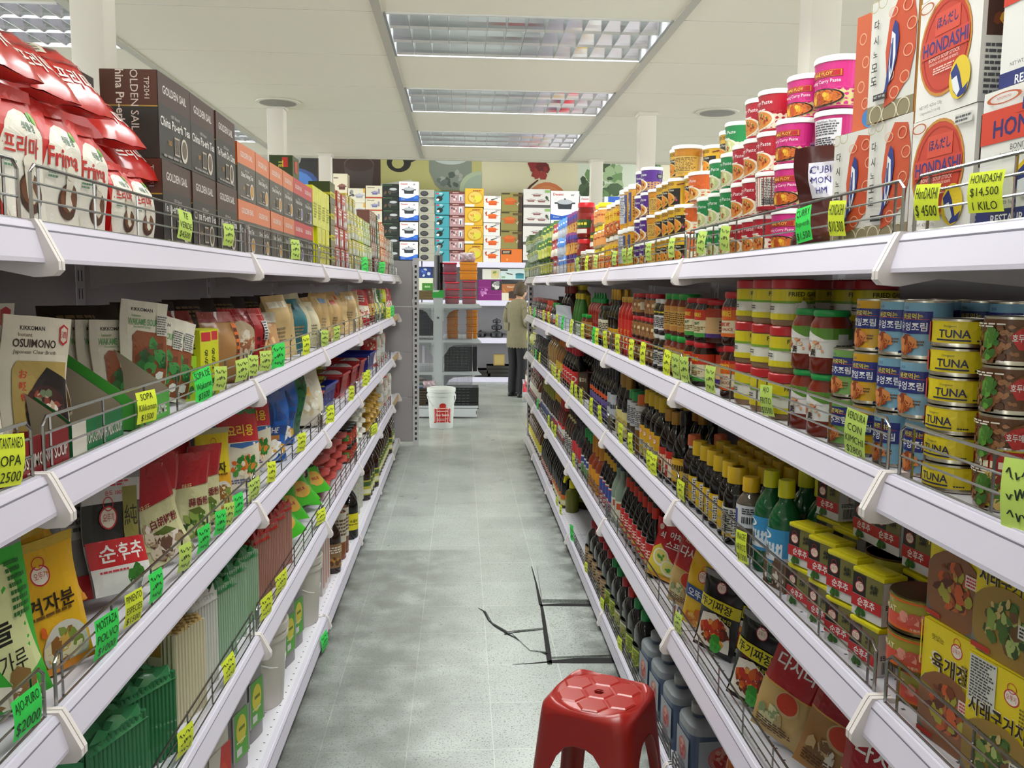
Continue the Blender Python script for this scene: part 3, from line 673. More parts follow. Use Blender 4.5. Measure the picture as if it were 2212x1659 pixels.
dup(stock_c, (sx(1, .032), (yb+yc)/2+.005, SZ[1]+.0005), RZ(1)+R(6), 'fish soup base box leaning on the red disc boxes', 'box', 'fish soup base boxes')
dup(stock_c, (sx(1, .028), yc+.06, SZ[1]+.0005), RZ(1)+R(10), 'fish soup base box beside the dark brown bag', 'box', 'fish soup base boxes')
dup(stock_c, (sx(1, .03), (yb+yc)/2+.01, SZ[1]+.1915), RZ(1)+R(9), 'fish soup base box standing on two others', 'box', 'fish soup base boxes')
dup(stock_d, (sx(1, .055), yc+.065, SZ[1]+.1915), RZ(1)+R(14), 'blue and orange soup base box behind the fish boxes', 'box')
dup(stock_d, (sx(1, .10), yc+.03, SZ[1]+.393), RZ(1)+R(4), 'blue and orange box at the very top of the stack', 'box')
bagm = pouch('brown_bag', .13, .20, .07, '4a1f1c:.18', 'r .30 .5 .75 .84 e6e4f0;t CUBI .5 .77 .07 34348a .36;t MON .5 .67 .06 34348a .3;t HM .5 .57 .06 34348a .26', 'stand', .3, .008, seed=5)
one(1, 1, bagm, 1778, .018, 'dark maroon plastic bag with white sticker beside the pink tubs', 'bag', face=35)
def curry(c, word, foods, rim='f3ead6', bg='e9ddc4', brand=None):
    return 'r 0 0 1 1 %s;r 0 0 1 .46 %s;p %s 0 .40 .3 .5 .55 .46 .8 .52 1 .42 1 .48 0 .5;e .36 .27 .21 .29 %s;e .36 .27 .18 .25 %s;k .36 .28 .15 .2 26 .055 %s;t %s .40 .74 .15 ffffff .5;t %s .25 .60 .06 ffffff .3;l .22 .53 .5 .58 1 ffffff;p 141414 .745 .62 .775 .56 .835 .56 .865 .62 .865 .74 .835 .80 .775 .80 .745 .74;t ALTO_EN .805 .70 .05 fff .09;t SODIO .805 .64 .045 fff .08;r .9 .05 1 .9 e9e4da;l .91 .1 .99 .85 12 6a6a6a' % (c, bg, c, rim, foods.split(',')[0], foods, 'Curry_Paste', word)
t_red = tub('curry_paste_tub', .043, .09, 'c01a2e:.3', curry('b3182b', 'RED', 'd98a3a,c8501e,8a2a14,5a7a2a,e8c070'))
t_red2 = tub('curry_paste_tub', .043, .09, 'c01a2e:.3', 'r 0 0 1 1 b3182b;r .3 .06 .68 .94 ece6d8;t PASTA_DE_CURRY_ROJO .36 .5 .11 2a2a2a 9 90;l .44 .1 .66 .9 16 55555a;b .46 .1 .6 .3')
t_pink = tub('curry_paste_tub', .044, .092, 'd3297e:.3', 'r 0 0 1 1 cf2b80;r 0 0 1 .40 d9c48a;p cf2b80 0 .38 .3 .48 .7 .36 1 .44 1 .5 0 .5;r .28 .64 .62 .80 b8242e;r .29 .65 .61 .79 c98a2a;r .30 .66 .60 .78 b8242e;T MAE_PLOY .45 .72 .08 e9c84a .28;E .45 .88 .03 0 e6c070;t Panang_Curry_Paste .45 .54 .10 ffffff .5;e .42 .2 .22 .2 2a1a14;e .42 .2 .2 .17 c8641e;k .42 .2 .16 .13 16 .07 e8a428,d8781e,b8481a,f0c040;r .72 .05 .82 .45 b98fb8;l .725 .08 .815 .42 5 4a2a4a')
t_pink2 = tub('curry_paste_tub', .046, .095, 'd3297e:.3', 'r 0 0 1 1 c22673;r 0 0 1 .45 cf8fbb;r .34 .1 .62 .9 e6e4ea;t Nutrition_Facts .48 .84 .06 2a2a2a .24;l .36 .5 .6 .8 5 55555a;l .36 .14 .6 .46 6 33333a;b .66 .1 .74 .28')
t_grn = tub('curry_paste_tub', .041, .088, '1d8a4a:.3', curry('1c8547', 'GREEN', 'c8d090,8fae4a,4a7a2a,e6e0b0,b8402a'))
t_yel = tub('curry_paste_tub', .043, .09, 'd9a82a:.3', 'r 0 0 1 1 d6a92c;r .08 0 .62 .68 1d1a16;T THAI_FOOD .36 .87 .12 6b3a12 .34;t KING .36 .76 .06 6b3a12 .2;p 7a3a16 .56 .84 .72 .9 .72 .94 .84 .94 .84 .9 .74 .88 .58 .8;t Yellow_Curry_Paste .35 .60 .11 f4f0e0 .5;e .32 .26 .22 .3 d8a85a;e .32 .26 .19 .26 d9821e;k .32 .26 .16 .21 22 .06 f0b83a,d9821e,e8c860,b8581a,4a7a2a;k .55 .2 .07 .16 6 .05 c83a7a,2a6a2a;l .68 .15 .95 .7 8 8a6a1a')
t_yel2 = tub('curry_paste_tub', .045, .09, 'd3a23a:.25', 'r 0 .72 1 1 c98424;r .42 .1 .82 .7 d9b25a;l .44 .14 .8 .66 9 7a5a2a;r .16 .0 .36 .72 1d1a16;k .26 .3 .08 .2 8 .05 c83a7a,2a6a2a,e8a428')
t_ora = tub('curry_paste_tub', .054, .088, 'd9642a:.3', curry('da6428', 'MASSAMAN', 'e0a03a,c8501e,8a2a14,a83a1a,e8c070'))
t_pur = tub('curry_paste_tub', .040, .09, '4a2379:.3', curry('4d247c', 'PANANG', 'd9943a,c8501e,e0c060,8a2a14', bg='b88a5a'))
run(1, 1, t_pink, 1738, 1680, .09, .093, 'pink curry paste tub with white lid', 'tub', tiers=[3, 2], face=42)
one(1, 1, t_pink2, 1790, .07, 'pink tub showing a nutrition table, two from the top', 'tub', z0=.186, face=40)
one(1, 1, t_pink, 1795, .07, 'topmost big pink curry tub near the blue box', 'tub', z0=.282, face=38, s=1.12)
one(1, 1, t_pink, 1735, .05, 'pink curry tub on top, left of the largest pink tub', 'tub', z0=.279, face=42)
run(1, 1, t_red, 1680, 1598, .087, .091, 'red curry paste tub with white lid', 'tub', tiers=[4, 4, 3, 3], face=40)
one(1, 1, t_red2, 1665, .015, 'red tub with cream back label reading upward', 'tub', z0=.091, face=45)
run(1, 1, t_grn, 1598, 1520, .085, .089, 'green curry paste tub with white lid', 'tub', tiers=[3, 3, 2, 2], face=38)
one(1, 1, t_grn, 1590, .05, 'green curry tub alone on top of the green stack', 'tub', z0=.267, face=40)
one(1, 1, t_ora, 1520, .04, 'wide orange curry tub on top beside the green tubs', 'tub', z0=.18, face=36)
run(1, 1, t_ora, 1520, 1490, .1, .09, 'orange curry tub under the wide one', 'tub', tiers=2, face=36, depth=.04)
run(1, 1, t_yel, 1490, 1432, .087, .091, 'yellow and black curry paste tub with white lid', 'tub', tiers=[3, 4, 3, 3, 4], face=36)
one(1, 1, t_yel, 1580, .10, 'yellow and black curry tub at the very top, nearer one', 'tub', z0=.273, face=34, s=1.1)
one(1, 1, t_yel, 1540, .11, 'yellow and black curry tub at the very top, farther one', 'tub', z0=.273, face=34)
one(1, 1, t_yel2, 1478, .03, 'big plain yellow tub turned backwards on top', 'tub', z0=.273, face=30, s=1.1)
run(1, 1, t_yel2, 1432, 1410, .095, .091, 'plain yellow tub turned to its back label', 'tub', tiers=3, face=24)
run(1, 1, t_pur, 1410, 1382, .082, .091, 'purple curry paste tub with white lid', 'tub', tiers=[4, 4, 3, 3], face=34)
drum = tub('powder_canister', .045, .165, 'd99a24:.3', 'r .2 .1 .5 .9 3d4a86;e .35 .5 .1 .18 e6d6b0;T POWDER .35 .86 .05 5a1a12 .28;T TOM_KHA .35 .3 .05 fff .2;l .54 .2 .7 .8 8 7a5418')
drum2 = tub('powder_canister', .045, .165, 'd99a24:.3', 'r .24 .12 .6 .95 cfd0dc;l .27 .3 .57 .9 12 55555f;T 6 .42 .22 .06 b8321e')
run(1, 1, drum, 1382, 1362, .09, .166, 'orange powder canister with purple label', 'canister', tiers=2, face=30)
run(1, 1, drum2, 1362, 1350, .09, .166, 'orange powder canister with white sheet label', 'canister', tiers=2, face=36)
jt = jar('seasoning_jar', .05, .15, 'b98a4a:.15', 'f0efe9:.35', 'e3b822', 'r 0 0 1 .5 c85a1e;k .5 .3 .3 .25 20 .06 7a2a14,e8d8b0,d9a24a;T 十全 .5 .8 .2 b8241e .3', lz=(.06, .74), neck=.8)
run(1, 1, jt, 1350, 1322, .1, .151, 'brown seasoning jar with white lid and yellow label', 'jar', tiers=2, face=36)
jy = jar('cream_jar', .05, .11, 'd9c49a:.2', 'e8cf22:.35', 'e8a05a', 't PASTE .5 .6 .2 b8481e .4', neck=.8, lidh=.2)
run(1, 1, jy, 1322, 1296, .1, .111, 'cream spread jar with yellow lid', 'jar', tiers=[2, 3, 3], face=36)
shk = jar('spice_shaker', .035, .13, '8a6a5a:.2', '1a1a1a:.35', '', '', lidh=.2)
run(1, 1, shk, 1318, 1300, .14, .13, 'grey spice shaker with black lid', 'shaker', face=30, depth=.005)
jw = jar('wide_jar', .06, .12, 'c9b48a:.2', 'f0efe9:.35', '6a3a1a', 'k .5 .5 .3 .4 20 .06 e8d8b0,d9a24a,4a2a14', neck=.9, lidh=.16)
run(1, 1, jw, 1292, 1270, .13, .121, 'wide nut jar with white lid', 'jar', tiers=1, face=36)
jr = jar('tall_jar', .05, .20, '7a1a14:.15', 'c81a22:.35', '8a1a16', 'r 0 .3 1 .7 2a4a1a;T HOT .5 .5 .2 f0e040 .4;r 0 .05 .7 .25 e8e0d8', lz=(.1, .7), neck=.9, lidh=.14)
run(1, 1, jr, 1296, 1262, .12, .121, 'tall red jar with red lid', 'jar', z0=.121, face=36, depth=.08)
run(1, 1, jr, 1268, 1250, .12, .2, 'tall red jar on the deck with red lid', 'jar', tiers=2, face=36)
def sachet(name, w, h, col, art, sd=1): return pouch(name, w, h, .02, col, art, 'pillow', 0, .003, seed=sd, nu=6, nv=8)
sa = [sachet('seasoning_sachet', .10, .13, 'c9cfe0', 'r 0 .5 1 1 4a86d8;r .1 .1 .9 .42 dfe4f0;t MIX .5 .75 .14 fff .6', 1), sachet('seasoning_sachet', .10, .13, '7a2a6a', 'r 0 .0 1 .5 e0a24a;k .5 .3 .35 .2 14 .06 e8c070,b8481e;r .1 .66 .9 .86 3a2a8a', 2),
      sachet('seasoning_sachet', .10, .13, 'a8323a', 'r .1 .1 .9 .5 e8e0d0;t 味 .5 .75 .2 fff .5', 3)]
def strip(p, px0, px1, n, rows_, desc, dz=.118):
    a, b = sorted((Y(1, 1, px0), Y(1, 1, px1)))
    for i in range(n):
        for t in range(rows_):
            y = a+(b-a)*(i+.5)/n
            lb = desc+(', %s from the camera' % ordn(i+1) if n > 1 else '')+(', %s row up' % ORD[t+1] if rows_ > 1 else '')
            dup(p, (sx(1, .03+.008*t), y, SZ[1]+t*dz+.0005), RZ(1)+R(30+random.uniform(-8, 8)), lb, 'sachet', desc+'s', (R(-4), 0))
strip(sa[1], 1252, 1232, 4, 3, 'purple and orange seasoning sachet')
strip(sa[0], 1232, 1212, 4, 3, 'blue and white seasoning sachet')
strip(sa[2], 1212, 1200, 3, 3, 'dark red and cream seasoning sachet')
coco = pouch('drink_pouch', .13, .16, .05, 'a8ac2a:.25', 'r 0 .6 1 1 2d5a24;E .45 .34 .22 0 5a2414;E .45 .34 .12 0 f0ece0;r .0 .0 1 .1 2d5a24;T KARA .5 .8 .12 d9d23a .7', 'stand', .2, .004, seed=4)
strip(coco, 1200, 1172, 4, 3, 'yellow and green coconut pouch', .125)
herb = pouch('herb_packet', .12, .16, .04, '3c5a2c:.3', 'r .1 .45 .9 .62 a8b04a;r .1 .08 .9 .4 8a9a7a;t HERB .5 .53 .08 1a2a12 .6', 'stand', .2, .005, seed=6)
strip(herb, 1172, 1142, 6, 3, 'dark green herb packet', .13)
# ---- second shelf
nut = can('walnut_can', .038, .062, '6a4426:.35', 'k .5 .45 .5 .5 130 .10 8a5a34,a8744a,5a3820,7a4c2a,9a683e;k .42 .4 .05 .42 16 .14 4a7a2a,5f9a34,3a6a24;k .72 .5 .05 .42 14 .14 4a7a2a,5f9a34;p c4302c .52 .62 .56 .80 .61 .86 .64 .6 .62 .3 .56 .28;T 호두메기 .58 .58 .2 f4f0e8 .1;l .2 .82 .5 .95 2 f0e8d8', arc=6.2)
TUN = ';'.join('r %g 0 %g 1 e3cd1e;r %g .0 %g 1 c23a22;T TUNA %g .46 .40 26264a .17;t Dongwon %g .82 .14 3a3a50 .1;p 26264a %g .12 %g .2 %g .18 %g .10;E %g .74 .02 0 2a2a2a;E %g .42 .02 0 2a2a2a;l %g .08 %g .2 1 2a2a3a' % (o, o+.34, o+.34, o+.5, o+.15, o+.13, o+.06, o+.06, o+.23, o+.23, o+.285, o+.285, o+.255, o+.315) for o in (.29, .79))
tuna = can('tuna_can', .043, .04, 'e3cd1e:.3', TUN, key=True, arc=2*pi)
def kcan(c, w): return can('side_dish_can', .034, .088, c+':.3', ';'.join('r %g .42 %g .86 1f2a78;T 바로먹는 %g .76 .12 e6d23a .2;T %s %g .56 .17 f2f2f4 .22;r %g .7 %g .71 c83a3a;k %g .22 .08 .18 14 .1 b8622a,d98a4a,8a3a1a;E %g .24 .035 0 e6d6a8;l %g .18 %g .30 2 6a4a2a;r %g .0 %g .05 1f2a78;t 샘표 %g .93 .06 2a3a7a .08' % (o, o+.28, o+.14, w, o+.14, o+.03, o+.26, o+.1, o+.21, o+.19, o+.24, o+.28, o+.5, o+.1) for o in (.31, .81)), arc=2*pi)
kb, ky, kg = kcan('7fb0c8', '우엉조림'), kcan('d8a41e', '깻잎조림'), kcan('7aa85a', '고추조림')
run(1, 2, nut, 2225, 2108, .08, .0625, 'walnut can beside the tuna cans', 'can', tiers=4, face=40)
one(1, 2, can('bean_can', .038, .085, 'd8c022:.3', 'r 0 .5 1 1 b8241e;k .5 .3 .4 .3 40 .12 4a7a2a,8a2a14,e0c070;T 강낭 .4 .75 .2 f4e8c8 .2;T 강낭 .8 .75 .2 f4e8c8 .2;r .6 .5 .72 .95 d8d8d4'), 2178, .03, 'yellow and red can in front of the walnut cans', 'can', face=40)
for t in range(6):
    one(1, 2, tuna, 2062, .02, 'yellow tuna can beside the walnut cans, %s tier' % TIER[t], 'can', 'stacked tuna cans', z0=.0405*t, face=40 if t < 3 else 62)
for t in range(4): one(1, 2, tuna, 2150, .11, 'yellow tuna can in the shade behind the walnut cans, %s tier' % TIER[t], 'can', 'stacked tuna cans', z0=.0405*t, face=40)
run(1, 2, kb, 2012, 1905, .07, .089, 'light blue side dish can', 'can', tiers=[3, 3], face=40)
run(1, 2, kb, 2200, 1960, .08, .089, 'light blue can in the shade behind the tuna', 'can', tiers=3, face=40, depth=.13)
run(1, 2, ky, 1905, 1850, .07, .089, 'golden yellow side dish can', 'can', tiers=3, face=40)
run(1, 2, kg, 1850, 1808, .07, .089, 'green side dish can', 'can', tiers=2, face=40)
kim = jar('kimchi_jar', .038, .12, '7a2614:.12', '1f9a4a:.3', 'e8e4e0', 'r 0 .62 1 1 5a8a2a;p e8e4e0 .1 .55 .3 .9 .45 .72 .6 .55;k .38 .3 .2 .26 18 .09 c85a2a,e0a070,d8d0b8;T 김치 .14 .7 .18 4a2a6a .14;E .33 .86 .04 0 c8302a;T 素 .40 .15 .26 2a2014;r .68 .5 .8 .8 d8d4ce;l .66 .1 .95 .45 5 4a4a4a', lz=(.26, .72), neck=.82, lidh=.1)
run(1, 2, kim, 1806, 1722, .078, .121, 'kimchi jar with green lid', 'jar', tiers=2, face=40)
gar = jar('garlic_tub', .043, .1, '9a7a5c:.2', 'c2262c:.3', 'e6e4d8', ';'.join('r %g .62 %g 1 d9c81e;r %g .54 %g .62 7aa82a;r %g .0 %g .2 d9c81e;T FRIED_GARLIC %g .85 .15 3a3a14 .3;t 香炒蒜粒 %g .70 .1 3a3a14 .16;k %g .38 .12 .12 8 .13 f4f0e8,e8e4d8,dcd8cc;t NET_WT_3.5oz/100g %g .1 .08 3a3a14 .3;l %g .3 %g .46 2 2a2a2a' % (o, o+.5, o, o+.5, o, o+.5, o+.2, o+.2, o+.16, o+.2, o+.32, o+.46) for o in (0, .5)), lz=(.14, .78), neck=.97, lidh=.2, arc=6.2)
run(1, 2, gar, 1722, 1604, .089, .1005, 'fried garlic tub with red lid', 'tub', tiers=3, face=42)
run(1, 2, gar, 1900, 1660, .1, .1005, 'fried garlic tub in the shade at the back', 'tub', z0=.201, depth=.17, face=40)
lkk = 'r 0 .55 1 1 d8641e;r 0 .9 1 1 b8241e;T 李錦記 .4 .78 .2 f0d040 .3;r 0 .0 1 .12 d8641e;T CHILI_SAUCE .4 .25 .1 8a2a14 .4;T 蒜蓉辣椒 .4 .42 .14 b8241e .4;r .7 .1 .95 .5 ece8dc;l .72 .12 .93 .48 5 333;E .62 .3 .05 0 111'
j1 = jar('chili_sauce_jar', .037, .135, '2e140c:.08', 'c2222a:.3', 'e8d8b8', lkk, lz=(.16, .72), neck=.8, lidh=.12)
j2 = jar('paste_jar', .042, .12, '4a2114:.1', 'c2222a:.3', 'd9b07a', 'r 0 .7 1 1 b0361e;r 0 0 1 .14 4a2a7a;E .3 .4 .09 0 111;E .52 .4 .09 0 111;l .62 .2 .95 .6 4 4a2a14', lz=(.12, .8), neck=.88, lidh=.12)
j3 = jar('bean_sauce_jar', .036, .125, '2a1a10:.08', 'c2222a:.3', '3f9a3a', 'r 0 .15 1 .62 e6dcb4;r 0 .62 1 1 c83a1e;T 李錦記 .4 .82 .16 f0d040 .3;T 叉燒醬 .4 .5 .14 2a5a1a .3;l .2 .2 .6 .4 3 8a6a2a;E .74 .4 .09 0 111', lz=(.12, .74), neck=.82, lidh=.12)
j4 = jar('sauce_jar', .036, .13, '6a2412:.1', '1f9a3a:.3', 'b8803a', 'r .2 .2 .7 .8 c89a4a;l .24 .25 .66 .75 6 5a3a14', lz=(.1, .7), neck=.86, lidh=.14)
j5 = jar('mushroom_jar', .035, .12, '241a14:.08', 'd8d8d6:.25', 'dcdcdc', 'r 0 .7 1 1 1e1a14;T HARVEST .5 .85 .12 d9c022 .5;l .15 .1 .85 .62 6 2a2a2a', lz=(.14, .72), neck=.82, lidh=.12)
j6 = jar('small_sauce_jar', .034, .085, '4a1a10:.1', 'c2222a:.3', '9a6a3a', 'k .3 .5 .3 .4 12 .12 e8d0a0,7a3a1a;r .55 .2 .95 .8 dcd0b0', lz=(.16, .74), neck=.86, lidh=.18)
run(1, 2, j1, 1604, 1568, .078, .136, 'tall chili sauce jar with red lid', 'jar', tiers=2, face=38)
run(1, 2, j2, 1568, 1532, .088, .121, 'brown paste jar with purple edged label', 'jar', tiers=[2, 3], face=38, depth=.045)
run(1, 2, j3, 1532, 1490, .076, .126, 'bean sauce jar with cream and green label', 'jar', tiers=2, face=38)
run(1, 2, j4, 1490, 1448, .075, .131, 'red sauce jar with green lid', 'jar', tiers=2, face=36)
run(1, 2, j5, 1448, 1424, .074, .121, 'dark mushroom jar with white lid', 'jar', tiers=2, face=36)
run(1, 2, j6, 1424, 1376, .072, .086, 'small sauce jar with red lid', 'jar', tiers=[3, 3, 2], face=36)
b_ch = bottle('chili_bottle', .034, .24, 'b01a12:.15', 'b8923a:.3:.6', 'c8261e', 'T 辣 .4 .6 .2 e8c030 .2;k .6 .3 .15 .25 10 .08 e8c030,f0e0a0', zs=.7, zn=.86, rn=.6, rc=.62, cz=.92, lz=(.08, .62))
run(1, 2, b_ch, 1376, 1346, .07, .24, 'red chili oil bottle with gold cap', 'bottle', face=34)
b_dk = bottle('soy_bottle', .03, .27, '140c08:.08', 'b08a34:.25:.7', 'd9a01e', 'T 酱 .4 .6 .3 5a2a0a .3;l .2 .1 .7 .4 4 5a3a0a', zs=.5, zn=.74, rn=.4, rc=.5, cz=.84, lz=(.08, .36))
run(1, 2, b_dk, 1346, 1322, .07, .27, 'black sauce bottle with gold cap and yellow label', 'bottle', face=34)
b_wl = jar('black_bean_jar', .045, .19, '1a120c:.08', '1a1a18:.3', 'ddd6bc', 'r 0 0 1 .12 d8641e;l .2 .3 .8 .85 6 4a3a1a', lz=(.2, .66), neck=.8, lidh=.1)
run(1, 2, b_wl, 1322, 1306, .1, .19, 'black jar with a large cream label', 'jar', face=34)
b_sr = bottle('hot_sauce_bottle', .034, .25, '9a2a1a:.12', '12a04a:.3', '', '', zs=.66, zn=.78, rn=.5, rc=.58, cz=.80, tip=1)
run(1, 2, b_sr, 1308, 1280, .075, .25, 'red hot sauce bottle with green nozzle', 'bottle', face=30, depth=.05)
run(1, 2, b_sr, 1460, 1320, .13, .25, 'red sauce bottle in the shade with green nozzle', 'bottle', depth=.2, face=30)
run(1, 2, j4, 1280, 1266, .09, .13, 'pink red jar with green lid', 'jar', tiers=1, face=30)
b_gr = bottle('wasabi_bottle', .032, .24, '2f6a22:.15', 'd9c22a:.3', 'dfe4e0', 'l .2 .2 .8 .8 4 4a8a3a', zs=.36, zn=.86, rn=.42, rc=.46, cz=.88, lz=(.02, .28))
run(1, 2, b_gr, 1262, 1244, .1, .24, 'bright green sauce bottle with yellow cap', 'bottle', face=30, depth=.02)
b_yl = bottle('mustard_bottle', .05, .29, '6a5a1e:.15', 'd9c21e:.3', 'd9c22a', 'p 16160e .2 .7 .4 .9 .6 .9 .8 .7 .6 .6 .4 .6;k .6 .25 .3 .2 12 .08 c83a2a,e8e0d0;T MARINADE .5 .78 .1 f4f0e0 .5', zs=.78, zn=.88, rn=.5, rc=.5, cz=.9, lz=(.2, .76))
run(1, 2, b_yl, 1262, 1240, .11, .29, 'big yellow label sauce bottle with yellow cap', 'bottle', depth=.14, face=30)
b_rd = bottle('plum_bottle', .045, .28, '2a0c0a:.1', '8a1a1e:.3', '7a2a24', 'e .4 .4 .15 .3 e0c8a0', zs=.6, zn=.8, rn=.45, rc=.6, cz=.84, lz=(.1, .5))
run(1, 2, b_rd, 1236, 1222, .12, .28, 'dark red bottle with red cap', 'bottle', depth=.08, face=30)
b_sm = bottle('small_soy_bottle', .032, .17, '120b08:.08', '8a1a1a:.3', 'd0ccc4', 'r 0 .5 1 1 b8321e;t SOY .5 .75 .3 fff .5', zs=.55, zn=.8, rn=.42, rc=.46, cz=.86, lz=(.1, .46))
b_sm2 = bottle('small_sauce_bottle', .032, .16, '16100a:.08', '1f9a3a:.3', 'c8c4d0', 'r 0 .0 1 .4 d8541e;r .1 .5 .9 .9 e8e8e8', zs=.55, zn=.8, rn=.42, rc=.5, cz=.82, lz=(.1, .5))
b_org = bottle('small_chili_bottle', .03, .17, '8a2a12:.1', 'd83a1e:.3', 'e0642a', 't HOT .5 .6 .3 fff .5', zs=.55, zn=.8, rn=.42, rc=.46, cz=.8, lz=(.1, .5))
zip_ = pouch('foil_pouch', .11, .2, .05, '22201f:.2', 'r .2 .2 .8 .5 3a3836', 'stand', .2, .006, seed=8)
run(1, 2, zip_, 1226, 1212, .13, .2, 'glossy black pouch standing at the back', 'pouch', face=36, depth=.12, rows=1)
wpo = pouch('white_pouch', .1, .15, .04, 'd8dde6:.25', 'r .15 .2 .85 .5 b8c4d8', 'stand', .2, .006, seed=9)
run(1, 2, wpo, 1224, 1208, .1, .15, 'silvery white pouch leaning on the guard', 'pouch', face=36)
run(1, 2, b_sm2, 1208, 1196, .08, .16, 'small sauce bottle with green cap', 'bottle', face=30)
run(1, 2, b_org, 1196, 1184, .08, .17, 'small orange chili bottle', 'bottle', face=30)
run(1, 2, b_sm, 1184, 1144, .08, .17, 'small black soy bottle with dark red cap', 'bottle', face=30, rows=2)
# ---- third shelf of the right run
LOGO = 'o %s .05 .05 c8282e .18'
def ott(cx, cy, s, c='c8303a', asp=1.):       # the round trademark of the yellow and red packs
    return 'e %g %g %g %g f2e8d8;o %g %g %g %g %s .14;E %g %g %g 0 f2e8d8;o %g %g %g %g %s .14;t 오뚜기 %g %g %g %s %g' % (cx, cy, s, s*asp, cx, cy, s, s*asp, c, cx, cy+s*1.15*asp, s*.62, cx, cy+s*1.15*asp, s*.62, s*.62*asp, c, cx, cy, s*.7*asp, c, s*1.3)
SOUP1 = 'r 0 0 1 1 e6cf22;'+ott(.6, .86, .10, asp=.62)+';t 맛있는 .28 .88 .05 5a3a1a;T 육개장 .52 .69 .17 e8dcc0 .88;T 육개장 .52 .69 .15 2a1c14 .84;e .5 .26 .62 .36 6a665e;e .5 .30 .55 .33 8a5a3a;k .5 .34 .4 .2 60 .05 7a3a1e,9a4a2a,b8683a,5a2a18,a8a03a,c85a2a;r .72 .40 .96 .50 e8d8d0;l .74 .41 .95 .49 3 c8303a;r .02 .02 .3 .06 b8322a;r .0 .60 .02 .98 e6cf22;l .74 .62 .96 .8 5 7a6a1a'
SOUP2 = 'r 0 0 1 1 e6cf22;'+ott(.6, .82, .10, asp=.62)+';r .03 .62 .40 .99 d0cec6;l .05 .65 .38 .98 14 4a4a4a;T 시래구거지국 .52 .60 .155 e8dcc0 .95;T 시래구거지국 .52 .60 .135 2a1c14 .93;e .5 .22 .62 .34 7a776e;e .5 .27 .56 .30 9a7a3a;k .5 .30 .4 .2 60 .055 4a6a2a,2f4a20,8aa04a,c8b070,6a4a2a,a8b86a;r .66 .26 .96 .36 e4e0d8;l .68 .27 .94 .35 3 3a3a3a;r .02 .02 .3 .06 b8322a;l .74 .66 .96 .8 5 7a6a1a'
s1 = carton('soup_box', .115, .045, .17, 'e6cf22:.3', SOUP1, 'r 0 0 1 1 dfc81e;l .2 .1 .8 .9 12 6a5a1a', 'r 0 0 1 1 e6cf22')
s2 = carton('soup_box', .125, .045, .17, 'e6cf22:.3', SOUP2, 'r 0 0 1 1 dfc81e;l .2 .1 .8 .9 12 6a5a1a', 'r 0 0 1 1 e6cf22')
for t in (0, 1):
    w = ('lower', 'upper')[t]
    one(1, 3, s1, 2040, .022+.01*t, '%s yellow beef soup box with red bowl, beside the meat cans' % w, 'box', 'yellow soup boxes', z0=t*.171, face=8-3*t)
    one(1, 3, s2, 2152, .02+.01*t, '%s yellow cabbage soup box with green vegetables in the bowl' % w, 'box', 'yellow soup boxes', z0=t*.171, face=9-3*t)
    one(1, 3, s1, 2290, .02+.01*t, '%s yellow soup box at the very near end of the shelf' % w, 'box', 'yellow soup boxes', z0=t*.171, face=8)
meat = can('meat_can', .05, .058, 'a8a03a:.3', ';'.join('r %g 0 %g .5 d8503a;r %g 0 %g .09 d8641e;r %g .93 %g 1 d8641e;k %g .35 .1 .2 12 .2 e0786a,c8584a,e89a8a;E %g .8 .03 0 d8a01e;T MEAT %g .62 .2 e8d8a8 .16;t 午餐肉 %g .1 .1 e8e0c0 .2' % (o, o+.5, o, o+.5, o, o+.5, o+.25, o+.25, o+.1, o+.25) for o in (.30, .80)), arc=2*pi, metal='6a5a3a:.3:1')
meat2 = can('meat_can', .05, .058, 'a8a03a:.3', ';'.join('r %g 0 %g .5 d8503a;r %g 0 %g .09 d8641e;r %g .1 %g .45 dcdcd8;l %g .12 %g .43 4 3a3a3a;k %g .35 .1 .2 12 .2 e0786a,c8584a,e89a8a;E %g .8 .03 0 d8a01e' % (o, o+.5, o, o+.5, o+.08, o+.34, o+.09, o+.33, o+.42, o+.25) for o in (.2, .7)), arc=2*pi, metal='6a5a3a:.3:1')
for t in range(3): one(1, 3, meat2 if t == 2 else meat, 1922, .075, 'wide meat can with pink label, %s of the taller stack' % ('lowest', 'middle', 'topmost')[t], 'can', 'stacked meat cans', z0=.059*t, face=40)
for t in range(3): one(1, 3, meat, 1984, .022, 'wide meat can with pink label, %s of the stack by the soup boxes' % ('lowest', 'middle', 'topmost')[t], 'can', 'stacked meat cans', z0=.059*t, face=30)
def pepper_tin():
    w, d, h = .072, .045, .085; g = G(); g.box(-w/2, w/2, 0, d, 0, h*.86, 'dedcd8:.35', .003)
    A = 'r 0 .0 1 1 e2e0dc;r .0 .5 .45 1 1d1c1a;r .45 .5 1 1 77713a;'+ott(.24, .70, .15, asp=.85)+';T 純 .72 .76 .24 1d1c1a .4;r 0 .22 1 .5 c2242a;T 순후추 .5 .37 .2 f6f4f0 .86;k .3 .1 .14 .09 8 .07 3a7a2a,2a5a1e;r .27 .02 .33 .1 5a3a1a'
    g.art(A, plane((-w/2, -.0003, 0), (w, 0, 0), (0, 0, h*.86)))
    g.art('r 0 0 1 1 e2e0dc;b .2 .06 .8 .34;T 사아순 .5 .62 .10 c2242a 9 90;l .1 .38 .9 .5 3 333', plane((w/2+.0003, 0, 0), (0, d, 0), (0, 0, h*.86)))
    b = g.build('pepper_tin', link=False)
    g = G(); g.box(-w/2-.002, w/2+.002, -.002, d+.002, h*.86, h*.97, 'e0d41c:.3', .003); g.box(-w/2+.006, w/2-.006, .006, d-.006, h*.97, h, 'e0d41c:.3', .002)
    return proto(b, g.build('lid', link=False))
ptin = pepper_tin()
